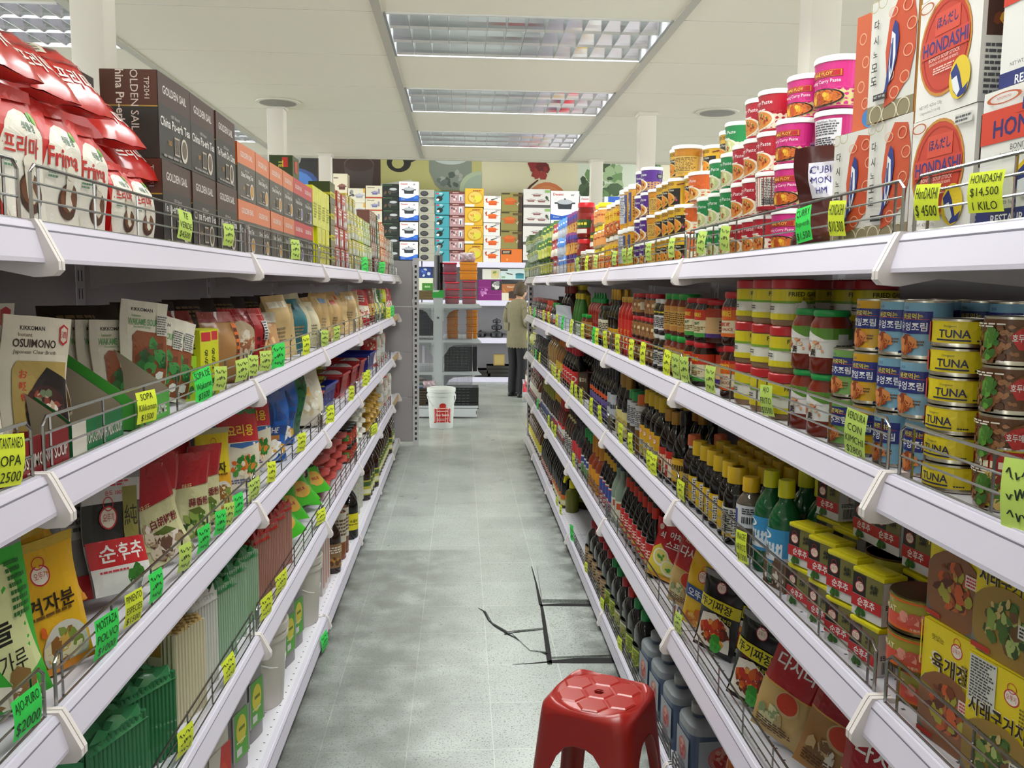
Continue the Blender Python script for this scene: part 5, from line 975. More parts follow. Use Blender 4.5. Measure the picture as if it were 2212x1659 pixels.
def small(c, c2, s='ffffff', h=.1, w=.14): return carton('herbal_tea_box', w, .09, h, c+':.2', 'r 0 0 1 .45 %s;e .7 .3 .14 .2 %s;l .1 .6 .8 .9 2 %s;r .1 .12 .4 .4 c8c8c0' % (c2, s, s), 'r 0 0 1 1 %s' % c, '')
kinds = [(small('b8524a', '9a6a6a'), 'salmon pink', 4, 4.38, 4.95), (small('c2b84a', 'a8b09a', 'e8e8d8', .085), 'pale yellow green', 5, 4.95, 5.45), (small('d6d82a', 'b8c83a', 'ffffff', .085), 'bright lemon', 4, 5.45, 5.75), (small('9ab85a', 'a8b88a', 'e8f0d8', .085), 'pale green', 4, 5.75, 6.2),
         (small('7a4a42', '6a5a52', 'c8b8a8', .11), 'reddish brown', 4, 6.2, 6.65), (small('3a6a4a', '5a6a5a', 'c8d8c8', .11), 'deep green', 4, 6.65, 6.9), (small('d8702a', 'c88a5a', 'f0d8b8', .1), 'bright orange', 4, 6.9, 7.35), (small('9a6a52', 'a8907a', 'e0d0c0', .1), 'tan brown', 3, 7.35, 7.8), (small('9aa89a', 'b8b8b0', 'e8e8e0', .1), 'silvery grey', 3, 7.8, 8.22)]
for p, nm, n, ya_, yb2 in kinds:
    k = max(1, int((yb2-ya_)/.145)); h = max(v.co.z for v in p.data.vertices)-.0002
    for i in range(k):
        for t in range(n): dup(p, (sx(-1, .03+.006*t), ya_+(yb2-ya_)*(i+.5)/k, SZ[1]+t*h+.0005), RZ(-1)+R(random.uniform(-1.5, 1.5)), '%s herbal tea box, %s from the camera, %s tier' % (nm, ordn(i+1), TIER[t]), 'box', nm+' herbal tea boxes')
# ---- second shelf
def tray(name, w, d, h, c1, c2, word, wc='e8e4d8', fl=.34):
    """shop display carton: tall back, sides cut on the slant, printed lip"""
    g = G(); t = .002; inn = 'b3a692:.7'
    def sheet(pts, out, nrm):
        a = [Vector(p) for p in pts]; n = Vector(nrm)*t; g.add([p for p in a], [tuple(range(len(a)))], out); g.add([p-n for p in a], [tuple(range(len(a)-1, -1, -1))], inn)
    sheet([(w/2, d, 0), (-w/2, d, 0), (-w/2, d, h), (w/2, d, h)], c1, (0, 1, 0))
    for s_ in (-1, 1):
        P = [(s_*w/2, 0, 0), (s_*w/2, d, 0), (s_*w/2, d, h), (s_*w/2, d*.7, h*.95), (s_*w/2, d*.1, h*(fl+.1)), (s_*w/2, 0, h*fl)]
        sheet(P if s_ > 0 else P[::-1], c1, (s_, 0, 0))
    sheet([(-w/2, 0, 0), (w/2, 0, 0), (w/2, 0, h*fl), (-w/2, 0, h*fl)], c1, (0, -1, 0))
    g.art('r .0 .0 .25 1 %s;T %s .6 .4 .34 %s .72' % (c2, word, wc), plane((-w/2, 0, 0), (w, 0, 0), (0, 0, h*fl)), .0006)
    g.box(-w/2, w/2, 0, d, 0, .002, inn); return proto(g.build(name, link=False, smooth=0))
tr1 = tray('display_carton', .2, .2, .17, '8a1a20:.4', 'e8e0d0', 'OSUIMONO_SOUP'); tr2 = tray('display_carton', .21, .2, .17, '1d7a44:.4', 'e6e2d4', 'TOFU-SPINACH_MISO_SOUP'); tr3 = tray('display_carton', .2, .2, .17, '5ab84a:.4', '8ad06a', 'WAKAME')
one(-1, 2, tr1, 0, .022, 'dark red display carton holding clear broth packets', 'carton', 'display cartons', y=1.285)
one(-1, 2, tr2, 0, .022, 'green and white display carton with torn slanted sides', 'carton', 'display cartons', y=1.50)
one(-1, 2, tr3, 0, .022, 'light green display carton holding seaweed soup packets', 'carton', 'display cartons', y=1.76)
KIK = 'r 0 0 1 1 e2d9c6;T KIKKOMAN .40 .90 .036 1a1a1a .34;t Instant .3 .845 .032 6a4a2a .2;T OSUIMONO .44 .775 .07 3a2420 .62;t Japanese_Clear_Broth .45 .70 .04 3a2420 .62;p c8323a .80 .92 .87 .95 .94 .92 .94 .80 .87 .77 .80 .80;p e2d9c6 .82 .905 .87 .93 .92 .905 .92 .815 .87 .79 .82 .815;t 清 .87 .86 .06 c8323a;p b39a58 .14 .56 .2 .63 .95 .63 .95 .04 .14 .04;T お .30 .52 .07 c8402a;T 吸 .30 .42 .07 c8402a;T 物 .30 .33 .06 c8402a;p 1e1716 .38 .36 .62 .58 .96 .48 .96 .04 .34 .04 .30 .2;e .60 .26 .30 .17 3a1a18;k .60 .27 .24 .13 22 .03 c8a890,6a7a5a,8a3a2a,e8dcd0;r .1 0 .96 .05 7a1a22'
KIW = 'r 0 0 1 1 e2dccb;T KIKKOMAN .42 .90 .04 1a1a1a .5;E .12 .9 .05 0 1a1a1a;t Instant .3 .83 .03 5a9a4a;T WAKAME_SOUP .44 .76 .075 5aa05a .62;t Seaweed_Soup .42 .70 .035 5a9a4a .5;p 8a4a2a .2 .60 .3 .66 .98 .64 .98 .05 .2 .05;k .6 .34 .34 .26 26 .07 2f6a34,3f8a44,24502a,6a3a20;k .6 .12 .3 .08 8 .05 b8b8b0,e0e0d8;r .72 .62 1 .86 d8d4c8;l .73 .63 .98 .85 8 5a5a5a'
KIT = 'r 0 0 1 1 dcd6c4;T KIKKOMAN .42 .90 .04 1a1a1a .5;T TOFU_SPINACH .44 .76 .07 4a7a6a .62;p b8323a .78 .94 .86 .97 .94 .94 .94 .80 .86 .77 .78 .8;p 7a5a3a .2 .60 .3 .66 .98 .64 .98 .05 .2 .05;k .6 .34 .34 .2 16 .06 e8e0d0,3a6a34'
KIR = 'r 0 0 1 1 e2d9c6;p 7a2a1e .16 .6 .26 .9 .95 .88 .95 .05 .16 .05;k .55 .4 .3 .2 12 .06 b8522a,e0c8a0'
def kp(art, sd): return pouch('soup_packet', .115, .19, .016, 'e2d9c6:.45', art, 'pillow', 0, .003, back='d8cfbc', seed=sd, nu=8, nv=10, lean=-.01)
kO, kW, kT, kR = kp(KIK, 51), kp(KIW, 52), kp(KIT, 53), kp(KIR, 54)
def pk(p, y, d, desc, grp, z=.004, tilt=-8, face=38, roll=0, sh=2): one(-1, sh, p, 0, d, desc, 'packet', grp, z, face, (R(tilt), R(roll)), y)
pk(kO, 1.40, .045, 'cream clear broth packet standing in front of its row', 'clear broth packets', .03, -6, 30, 6)
for i in range(4): pk(kO, 1.39-.005*i, .085+.032*i, 'cream clear broth packet, %s behind the front one' % ORD[i+1], 'clear broth packets', .015, -10, 32, 4)
for i in range(4): pk(kR, 1.20-.004*i, .05+.04*i, 'reddish miso packet in the dark red carton, %s from its lip' % ORD[i+1], 'miso packets', -.03, -22, 34, 10)
pk(kT, 1.56, .20, 'tofu spinach packet sticking up behind the green carton', 'tofu spinach packets', .05, -4, 36)
pk(kT, 1.53, .06, 'tofu spinach packet slumped in the green carton', 'tofu spinach packets', .0, 30, 40, -24)
pk(kW, 1.90, .055, 'tallest seaweed soup packet pulled up out of its row', 'seaweed soup packets', .045, -5, 34, 7)
pk(kW, 1.955, .045, 'seaweed soup packet leaning second from the yellow boxes', 'seaweed soup packets', .012, -8, 34, 14)
pk(kW, 2.0, .035, 'seaweed soup packet leaning nearest the yellow boxes', 'seaweed soup packets', .004, -8, 34, 16)
for i in range(7): pk(kW, 1.86-.004*i, .09+.026*i, 'seaweed soup packet in the row behind, %s from the front' % ORD[i+1], 'seaweed soup packets', .01, -8, 34, 2)
WK = 'r 0 0 1 1 d2d42a;r .0 .8 1 .95 d8d83a;T わかめ .5 .55 .10 1a2a1a 9 90;k .5 .14 .4 .12 10 .06 2f6a34,e8e0d0,3f8a44;r .1 .84 .9 .97 c8323a'
wbox = carton('seaweed_box', .05, .075, .165, 'ced22a:.3', WK, 'r 0 0 1 1 d4d62e;l .12 .3 .88 .95 14 4a4a1a;r .15 .78 .6 .82 c8402a;k .5 .12 .4 .1 10 .08 d8642a,3a8a3a', 'r 0 0 1 1 ced22a')
wb2 = carton('seaweed_box', .05, .075, .105, 'b4d62a:.3', 'r 0 .3 1 1 9ac82a;T わ .5 .75 .2 1a2a1a;k .5 .2 .4 .16 10 .07 2f6a34,e0702a,3f8a44', 'r 0 0 1 1 b4d02e;k .5 .4 .4 .3 10 .08 d8642a,3a8a3a,e8d83a')
one(-1, 2, wb2, 0, .02, 'short lime seaweed box in front of the taller two', 'box', 'seaweed boxes', y=2.09, face=24)
one(-1, 2, wbox, 0, .022, 'tall yellow seaweed box, nearer of the pair', 'box', 'seaweed boxes', y=2.155, face=16)
one(-1, 2, wbox, 0, .022, 'tall yellow seaweed box, farther of the pair', 'box', 'seaweed boxes', y=2.215, face=16)
mus = pouch('mushroom_bag', .16, .20, .075, 'a87a4a:.2', 'r .0 .86 1 1 8a241e;p e8e4e0 .4 1 .5 .86 .6 1;r .84 .1 .98 .84 d8681e;l .85 .3 .97 .8 5 2a1a14', 'stand', .25, .008, seed=61, taper=.3)
one(-1, 2, mus, 0, .03, 'brown powder bag tied at the top, next to the seaweed boxes', 'bag', y=2.45, face=36)
one(-1, 2, mus, 0, .16, 'brown powder bag in the shade behind the front one', 'bag', y=2.50, face=36)
glu = pouch('red_grid_bag', .17, .20, .08, 'b02a30:.16', ';'.join('r 0 %g 1 %g d8807a' % (.1*i, .1*i+.006) for i in range(1, 10))+';'+';'.join('r %g 0 %g 1 d8807a' % (.1*i, .1*i+.006) for i in range(1, 10))+';e .36 .5 .3 .32 c8b090;k .36 .5 .24 .26 20 .07 d8c0a0,a86a4a,e8dcc8;r .62 .02 .8 .98 a01e26;T 油 .71 .4 .08 1a1014;T 炸 .71 .52 .08 1a1014;r .84 .5 1 .8 dcdce0;l .85 .5 .98 .8 7 444', 'stand', .3, .008, seed=62)
one(-1, 2, glu, 0, .03, 'red gridded fried gluten bag with clear window', 'bag', y=2.80, face=36)
pea = pouch('clear_snack_bag', .15, .18, .08, 'b88a5a:.18', 'k .5 .4 .46 .36 40 .07 c89a62,a8744a,d8b07a;r .0 .8 1 1 b0a898;r .2 .84 .7 .96 d8d4d0', 'stand', .3, .008, seed=63)
one(-1, 2, pea, 0, .03, 'clear bag of tan snacks with silver top', 'bag', y=3.03, face=36)
kr_ = [('d0b27e', 'e8e0cc', 'kraft grain bag with folded top'), ('cdb484', 'b8a06a', 'wide kraft bag with a printed tree'), ('2a6a74', '1e5560', 'teal paper bag'), ('d8cfae', 'b8b090', 'cream printed paper bag'), ('c8a870', 'c8a870', 'plain kraft bag with clear fold'), ('c4a470', '7a9ab8', 'kraft bag with pale blue top'), ('cba874', 'c8503a', 'kraft bag with red striped top'), ('d2b480', 'd2b480', 'crumpled kraft bag')]
ks = [pouch('paper_bag', .115, .23, .07, c+':.6', ('r 0 .82 1 1 %s;l .15 .3 .85 .5 4 6a5a3a;k .65 .34 .2 .12 6 .04 4a3a2a,6a5a40;t 자연 .35 .6 .08 5a4a2a' if i % 3 == 1 else 'r .1 .8 .9 .9 %s;l .2 .25 .8 .5 4 8a7a5a') % c2, 'block', .8, .007, seed=70+i, nu=8, taper=.08) for i, (c, c2, _) in enumerate(kr_)]
ord_ = [0, 1, 2, 3, 3, 4, 5, 4, 6, 6, 7, 7, 0, 3, 5, 7]
pos_y = [3.22+.165*i for i in range(16)]
for i, (k, y_) in enumerate(zip(ord_, pos_y)): one(-1, 2, ks[k], 0, .03+.01*(i % 2), '%s, %s paper bag from the camera' % (kr_[k][2], ordn(i+1)), 'bag', 'paper bags', y=y_, face=40+round(random.uniform(-8, 8)), tilt=(R(-4), R(round(random.uniform(-7, 7)))), s=(1, .93, .86)[i*5 % 3])
mixp = [('b8262a', 'd8d0b8', 'red and white'), ('c8cc2a', '5a7a2a', 'bright yellow'), ('e0dccc', '6a7a5a', 'white printed'), ('7a1a1e', 'c8a04a', 'dark red'), ('b01e50', 'e8c0c8', 'magenta'), ('3a6a2a', 'c8c04a', 'leaf green'), ('8a4a2a', 'd8b04a', 'brown and gold')]
mp = [pouch('snack_bag', .13, .24, .06, c+':.2', 'r .1 .2 .9 .55 %s;k .5 .38 .3 .14 12 .05 %s,e8dcc8;l .2 .65 .8 .85 3 e8e0d0' % (c2, c), 'stand', .25, .007, seed=90+i) for i, (c, c2, _) in enumerate(mixp)]
for i in range(12):
    k = (i*3+i//5) % 7; one(-1, 2, mp[k], 0, .03, '%s snack bag, %s past the paper bags' % (mixp[k][2], ordn(i+1)), 'bag', 'snack bags on the second shelf', y=5.98+.18*i, face=44, tilt=(R(-5), R(random.uniform(-6, 6))))
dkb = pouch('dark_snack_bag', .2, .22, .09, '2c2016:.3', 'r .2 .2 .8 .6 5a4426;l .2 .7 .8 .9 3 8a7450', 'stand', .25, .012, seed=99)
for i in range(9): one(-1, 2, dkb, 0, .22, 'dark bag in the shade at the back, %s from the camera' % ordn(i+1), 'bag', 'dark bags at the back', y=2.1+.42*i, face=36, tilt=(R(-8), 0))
gbx = carton('green_carton', .3, .12, .12, '5a7a2a:.3', 'r .0 0 1 .2 7aa83a;r .55 .3 .8 .8 3a3a3a', 'r .2 .2 .8 .8 c8d0a8', '')
for t in (0, 1): one(-1, 2, gbx, 0, .30, 'dark green carton at the back, %s' % ('lower one', 'upper one')[t], 'box', 'green cartons at the back', y=1.42, z0=.121*t)
# ---- third shelf
def stand_p(name, art, col, seed, w=.125, h=.21, **k): return pouch(name, w, h, .03, col+':.2', art, 'pillow', 0, .004, seed=seed, lean=-.02, **k)
GAR = 'r 0 0 1 .93 3fb03a;p d8dca0 .10 .84 .78 .84 .99 .2 .60 .1 ;T 마 .42 .68 .17 1a1a16 .4;T 늘 .56 .46 .17 1a1a16 .4;t 가루 .66 .26 .13 1a1a16 .3;k .5 .1 .4 .1 14 .07 e8e4d0,c8c4a8,8a6a3a;E .3 .22 .08 0 e8e8e0;E .22 .30 .04 0 e8e8e0;E .36 .32 .04 0 e8e8e0;l .74 .5 .96 .86 8 2a6a2a'
MUS = 'r 0 0 1 .93 e0ac1e;'+ott(.45, .74, .13, asp=.62)+';T 겨자분 .5 .52 .13 2a1c12 .86;l .2 .42 .8 .46 1 6a4a1a;e .6 .16 .34 .2 c8c4ba;k .6 .16 .26 .14 16 .06 7a8a3a,c8a04a,e0d8b0,8a5a2a;k .32 .3 .06 .05 1 .05 e0641e;r 0 0 1 .06 e0901e'
PEP = 'r 0 .42 1 .74 1a1816;r .0 .74 1 .93 c9c6c2;T 순도_100% .5 .82 .04 c83a4a .5;l .2 .87 .8 .92 2 c83a4a;r .62 .44 .9 .86 8a8444;t 純 .76 .62 .17 1a1a16 .24;'+ott(.36, .62, .15, asp=.64)+';r 0 .22 1 .44 c8242a;T 순후추 .52 .33 .15 f4f2ee .84;r 0 0 1 .22 e4e2de;k .7 .12 .14 .08 10 .05 3a7a2a,2f6a24;k .7 .05 .12 .05 8 .025 8a8a8a,b8b8b0;l .1 .17 .6 .2 1 c83a4a'
WPE = 'p b0262c 0 .60 .5 .72 1 .62 1 1 0 1;r 0 0 1 .6 d3cf9e;E .3 .62 .13 0 c8b04a;E .3 .62 .10 0 a8322a;t 味旺 .3 .62 .06 f0e0a0;T 白胡椒粉 .62 .42 .10 7a1a2a .62;k .5 .16 .4 .16 26 .06 d8c8b0,a89070,e8dcd0,6a4a3a;p 5a6a2a .3 .34 .6 .36 .8 .28 .5 .28'
FEN = WPE.replace('白胡椒粉', '蒜香粉').replace('d8c8b0,a89070,e8dcd0,6a4a3a', '4a6a2a,2f4a20,8aa04a,c8c890')
p_gar = stand_p('garlic_pouch', GAR, '9a9a8a', 101, .14, .25, seal='8d8d8a'); p_mus = stand_p('mustard_pouch', MUS, 'c8a04a', 102, .125, .22, seal='c8a83a'); p_pep = stand_p('pepper_pouch', PEP, '9a9896', 103, .135, .24, seal='8f8d8e'); p_sil = stand_p('silver_pouch', 'r .1 .5 .9 .9 a8a6a2;l .2 .55 .8 .85 5 5a5a5a;r 0 .0 1 .2 b8242a', '8a8888', 104, .13, .23); p_wp = stand_p('white_pepper_pouch', WPE, 'c8c49a', 105, .115, .22); p_fe = stand_p('garlic_spice_pouch', FEN, 'c8c49a', 106, .11, .21)
def lp(p, px, d, desc, grp=None, z=.0, face=36, tilt=-12, roll=-8, sh=3, y=None, cat='pouch', s=1.): one(-1, sh, p, px, d, desc, cat, grp, z, face, (R(tilt), R(roll)), y, s)
lp(p_gar, 18, .025, 'green garlic powder pouch nearest to the camera', None, .01, 30, -10, -6)
lp(p_mus, 92, .05, 'yellow mustard pouch behind the front one', 'yellow mustard pouches', .01, 30)
lp(p_mus, 128, .025, 'front yellow mustard pouch beside the garlic', 'yellow mustard pouches', .0, 30, -10, -4)
for i in range(4): lp(p_mus, 120-10*i, .10+.04*i, 'yellow mustard pouch lying deep in the box, %s from front' % ORD[i+1], 'yellow mustard pouches', .04, 30, -34, -4)
lp(p_pep, 262, .035, 'black and red pepper pouch leaning at the front', None, .02, 30, -16, 6)
for i in range(6): lp(p_sil, 222-14*i, .075+.04*i, 'silver pepper pouch, %s behind the front one' % ORD[i+1], 'silver pepper pouches', .015, 32, -26, 4)
lp(p_wp, 345, .05, 'red and cream white pepper pouch standing tall', 'white pepper pouches', .03, 30, -14, 8)
lp(p_wp, 372, .02, 'red and cream white pepper pouch tipped to the right', 'white pepper pouches', .0, 40, -14, -14)
for i in range(12): lp(p_fe, 395-9*i, .12+.026*i, 'red and cream spice pouch, %s in the long row behind' % ORD[i+1], 'red spice pouches', .02, 32, -14, 0)
for i in range(2): lp(p_fe, 420+26*i, .03, 'garlic spice pouch at the guard, %s of two' % ('nearer', 'farther')[i], 'garlic spice pouches', .01, 32, -10, 3)
p_my = stand_p('mustard_pouch', MUS.replace('겨자분', '겨자').replace('r 0 0 1 .93 e0ac1e', 'r 0 0 1 .5 e0a41e;r 0 .45 1 .93 e0c81e;r 0 .42 .5 .62 b8281e'), 'c8b04a', 107, .12, .23, seal='b8b088')
lp(p_my, 468, .035, 'yellow mustard pouch with clear zip top', None, .01, 30, -10, 4)
p_so = stand_p('soup_powder_bag', 'r 0 .55 1 1 b8242a;r 0 .9 1 .96 2f7a3a;T 요리용 .5 .70 .14 e8c83a .84;r 0 .0 1 .56 e4dcc4;p 3a6aa8 0 .54 .5 .48 1 .54 1 .56 .5 .52 0 .56;k .55 .26 .36 .16 40 .05 4a9a3a,e08a3a,d8641e,2f7a2a,e8dcc0;l .2 .06 .8 .12 2 5a5a8a', 'e0dcd0', 108, .16, .25)
lp(p_so, 520, .03, 'red and white soup powder bag, nearer of the pair', 'soup powder bags', .01, 34, -12, 4)
lp(p_so, 550, .05, 'red and white soup powder bag, farther of the pair', 'soup powder bags', .015, 34, -12, 4)
lp(p_so, 480, .15, 'red and white soup powder bag lying at the back', 'soup powder bags', .03, 34, -30, 4)
p_bl = pouch('blue_milk_bag', .16, .25, .07, '2a62b4:.18', 'p 1a3a7a .1 .56 .5 .52 .46 .84;p 24488a .52 .56 .9 .6 .6 .84;E .3 .9 .06 0 c8d8e8;r .0 .38 .9 .5 2a4a8a;T LECHE .42 .44 .08 e8e4e0 .6;r .05 .3 .7 .37 a8703a;e .4 .16 .26 .14 e8ecf0;k .66 .2 .2 .14 10 .06 e8e0d0,d8a03a,f0f0f0;e .2 .1 .12 .16 1a1a1e', 'stand', .3, .01, seed=109)
lp(p_bl, 585, .03, 'blue bag with dark blue crest, nearer of the pair', 'blue bags', .0, 36, -8, 4)
lp(p_bl, 606, .06, 'blue bag with dark blue crest, farther of the pair', 'blue bags', .0, 36, -8, 6)
lp(p_bl, 560, .18, 'blue bag in the shade behind the front pair', 'blue bags', .03, 36, -12, 0)
p_gr = pouch('green_glass_noodle_bag', .13, .34, .07, '1f5a30:.14', 'k .5 .5 .44 .46 60 .06 1a4a28,2a6a3a,247040', 'pillow', .4, .01, seed=110)
lp(p_gr, 628, .05, 'tall dark green bag under the shelf above', None, .0, 34, -4, 3, s=.95)
p_no = pouch('white_noodle_bag', .17, .26, .07, 'd8d0bc:.2', 'k .5 .5 .42 .42 24 .05 e8e0cc,c8b894,f0ece0;r .1 .5 .5 .66 d8a83a', 'stand', .3, .01, seed=111)
lp(p_no, 664, .025, 'clear bag of white noodles with orange sticker', None, .0, 38, -8, 6)
bk_r = basket('plastic_basket', .20, .26, .13, 'b02024:.35'); bk_b = basket('plastic_basket', .30, .26, .13, '16208a:.35')
bask = [(bk_r, 4.00, 'bright red basket nearest to the camera', .2), (bk_b, 4.42, 'blue basket filled with yellow packets', .3), (bk_r, 4.98, 'red basket just past the large blue one', .2), (bk_r, 5.42, 'red basket, third from the near end', .2), (bk_r, 5.86, 'last red basket before the small blue one', .2), (bk_b, 6.5, 'small blue basket at the far end', .3)]
for i, (p, y_, nm, w_) in enumerate(bask): one(-1, 3, p, 0, .05, nm, 'basket', 'plastic baskets', y=y_, face=2)
flat = lambda n, c, a, sd, w=.17, h=.22, T=.045: pouch(n, w, h, T, c+':.2', a, 'pillow', .2, .008, seed=sd)
f_w = flat('white_noodle_packet', 'd8d8d6', 'r .0 .5 1 .9 b8242a;T 라면 .5 .7 .14 f4f4f0;r .1 .1 .9 .4 c8d8dc', 121); f_y = flat('yellow_packet', '6a5a1a', 'r .05 .6 .95 .95 d8cc3a;k .5 .3 .4 .25 14 .07 8a7a2a,3a3414', 122); f_g = flat('clear_noodle_packet', 'c8c4b8', 'r .1 .3 .9 .6 e8e8e4;l .2 .35 .8 .55 3 8a3a3a', 123); f_r = flat('red_white_packet', 'b8322e', 'r .1 .1 .9 .5 e8e0d8;k .5 .7 .3 .15 8 .05 e8c8a0', 124)
def laid(p, y, d, z, desc, grp, rz=90, tx=-88, ty=0, sh=3, s=1.): one(-1, sh, p, 0, d, desc, 'packet', grp, z, rz+82, (R(tx), R(ty)), y, s)
for i in range(2): laid(f_w, 4.02, .09, .075+.05*i, 'white and red noodle packet in the nearest red basket, %s' % ('lower', 'upper')[i], 'noodle packets in the red basket', 100, -88)
for i in range(3): laid(f_y, 4.45, .09, .05+.045*i, 'yellow packet stacked in the blue basket, %s from below' % ORD[i+1], 'yellow packets in the blue basket', 96, -88)
for j, y_ in enumerate((5.06, 5.5, 5.94)): laid(f_g, y_-.06, .09, .07, 'clear noodle packet in the %s red basket past the blue one' % ORD[j+1], 'packets in the red baskets', 96, -86)
for i in range(5): one(-1, 3, f_g if i % 2 else f_r, 0, .05, '%s packet standing at the far end, %s from the basket' % (('red and white', 'clear')[i % 2], ORD[i+1]), 'packet', 'packets at the far end', y=6.78+.19*i, face=40, tilt=(R(-8), 0))
# ---- fourth shelf
def sticks(name, w, d, h, col, cap, art='', end=None):
    """bundle of disposable chopsticks standing on end in film"""
    g = G(); rnd = random.Random(3); g.box(-w/2+.004, w/2-.004, .004, d-.004, 0, h*.92, col)
    def post(x, y, r): k = h*(.92+.015*rnd.random()); g.prism([(x+r*cos(i*pi/3), y+r*sin(i*pi/3)) for i in range(6)], 0, k, col, 'z')
    n = int(w/.011); m = int(d/.011)
    for i in range(n):
        for y in (.004, d-.004): post(-w/2+w*(i+.5)/n, y, w/n*.5)
    for j in range(m):
        for x in (-w/2+.003, w/2-.003): post(x, d*(j+.5)/m, d/m*.5)
    if art: g.art(art, plane((w/2+.0035, .01, 0), (0, d-.02, 0), (0, 0, h*.9))); g.art(art, plane((-w/2-.0035, d-.01, 0), (0, -d+.02, 0), (0, 0, h*.9)))
    b = g.build(name, link=False)
    g = G()
    if end:
        m = 9
        for i in range(m):
            for j in range(7): g.box(-w/2+w*(i+.1)/m, -w/2+w*(i+.9)/m, d*(j+.1)/7, d*(j+.9)/7, h*.92, h*(.925+.016*((i*5+j*3) % 4)), end, 0)
    else:
        k = 10; vs = [(-w/2+w*i/k+rnd.uniform(-.006, .006)*(0 < i < k), -.004+(d+.008)*j/k, h*(.86 if i in (0, k) or j in (0, k) else .93+.09*rnd.random())) for j in range(k+1) for i in range(k+1)]
        g.add(vs, [(j*(k+1)+i, j*(k+1)+i+1, (j+1)*(k+1)+i+1, (j+1)*(k+1)+i) for j in range(k) for i in range(k)], cap)
    return proto(b, g.build('gathered_end', link=False, smooth=0 if end else 25))
st_g = sticks('chopstick_bundle', .11, .13, .235, '9ab89a:.2', '2f7a44:.12', 'r 0 .6 1 1 3a8a54;l .2 .1 .8 .3 4 2a2a24;T 竹 .5 .5 .14 2a5a34'); st_w = sticks('chopstick_bundle', .12, .10, .24, 'd8cfae:.3', '', 'r .3 0 .7 1 e6dcbc;T 夢 .5 .35 .2 1e1a16;r .3 .78 .7 .95 c8a050;l .35 .55 .65 .6 2 c8503a', end='d8b878:.5')
st_w2 = sticks('chopstick_bundle', .12, .10, .26, 'd8d8d2:.18', 'dcdcd8:.12'); st_r = sticks('chopstick_bundle', .10, .12, .24, 'a8786a:.2', 'b0281e:.12', 'r 0 .7 1 1 b8281e;l .3 .1 .7 .6 7 c8c0b8'); st_c = sticks('chopstick_bundle', .14, .12, .19, 'b8a078:.2', 'c8b48a:.12'); st_gg = sticks('chopstick_bundle', .16, .14, .2, '3a7d52:.16', '3f8a58:.12', 'r 0 .6 1 .9 5ab87a')
def st(p, y, d, desc, z=0., face=18, tilt=(0, 0), sh=4, grp='chopstick bundles'): one(-1, sh, p, 0, d, desc, 'chopsticks', grp, z, face, tilt, y)
st(st_gg, 1.62, .03, 'green wrapped chopstick bundle nearest to the camera')
st(st_gg, 1.80, .03, 'green wrapped chopstick bundle, second from the camera', face=24)
st(st_gg, 1.72, .19, 'green wrapped chopstick bundle behind the nearest two')
for i in range(6):
    for t in range(2 if i < 4 else 1): st(st_c, 1.92+.15*i, .20, 'tan chopstick bundle in clear film at the back, %s from the camera, %s layer' % (ORD[i+1], ('lower', 'upper')[t]), .191*t)
st(st_w, 2.03, .03, 'pale wooden chopstick bundle with brushed black character')
st(st_w2, 2.17, .035, 'white wrapped chopstick bundle beside the wooden one')
for i in range(3): st(st_g, 2.34+.135*i, .03, 'green ended chopstick bundle at the guard, %s from the white one' % ORD[i+1])
for i in range(4): st(st_r, 2.78+.125*i, .03, 'red ended chopstick bundle at the guard, %s from the green ones' % ORD[i+1])
for i in range(3): st(st_r, 2.80+.14*i, .16, 'red ended chopstick bundle in the rear, %s from the camera' % ORD[i+1])
r_l = flat('red_noodle_pack', '9a1e1a', 'k .5 .5 .45 .45 20 .08 b8302a,7a1614,d8706a', 131, .2, .26, .05)
for i in range(3): laid(r_l, 2.95+.05*i, .06, .25+.05*i, 'dark red pack lying on the red chopsticks, %s from below' % ORD[i+1], 'red packs', 90, -88, 0, 4)
gsn = flat('green_snack_pack', '4ab82e', 'e .5 .72 .36 .18 2a120e;k .5 .72 .28 .12 12 .05 a83a2a,e8dcc8,5a2a1a;e .5 .3 .34 .16 d8a83a;T 대추 .5 .3 .1 a8321e', 132, .16, .24, .05)
for i in range(5): one(-1, 4, gsn, 0, .025+.02*(i % 2), 'bright green snack pack with dark oval, %s from the camera' % ordn(i+1), 'packet', 'green snack packs', .02+.03*(i % 3), 30, (R(-34), R((-10, 8, -4, 12, 3)[i])), 3.40+.17*i)
ver = flat('red_vermicelli_pack', 'b8504a', 'k .5 .5 .46 .46 30 .09 d8766a,c8605a,a84440,e09488;r .1 .7 .4 .9 c8c8d8', 133, .2, .30, .06)
for i in range(4):
    for t in range(3): laid(ver, 4.22+.22*i, .04, .06*t, 'red vermicelli pack, %s from the camera, %s layer' % (ORD[i+1], TIER[t]), 'red vermicelli packs', 92, -88, 0, 4)
bx2 = jar('paste_tub', .05, .1, '2a1a14:.2', '1a1a1a:.3', 'a8341e', 'r .0 .3 .5 .8 3a8a3a;k .6 .5 .2 .3 8 .1 e8a07a', lz=(.1, .8), neck=.95)
for i in range(3):
    for t in range(2): one(-1, 4, bx2, 0, .04, 'small red label tub past the vermicelli, %s from the camera, %s tier' % (ORD[i+1], TIER[t]), 'tub', 'red label tubs', y=5.05+.115*i, z0=.101*t, face=40)
whp = flat('white_flour_pack', 'dcd8cc', 'r .1 .6 .9 .85 e8e8e4;l .2 .65 .8 .8 2 8a8a8a', 134, .18, .26, .06)
for i in range(3):
    for t in range(4): laid(whp, 5.42+.2*i, .04, .06*t, 'white flour pack, %s from the camera, %s layer' % (ORD[i+1], TIER[t]), 'white flour packs', 92, -88, 0, 4)
gol = flat('golden_noodle_pack', 'b8903a', 'k .5 .5 .46 .46 24 .08 d8b45a,a87a2a,e0c87a', 135, .18, .28, .06)
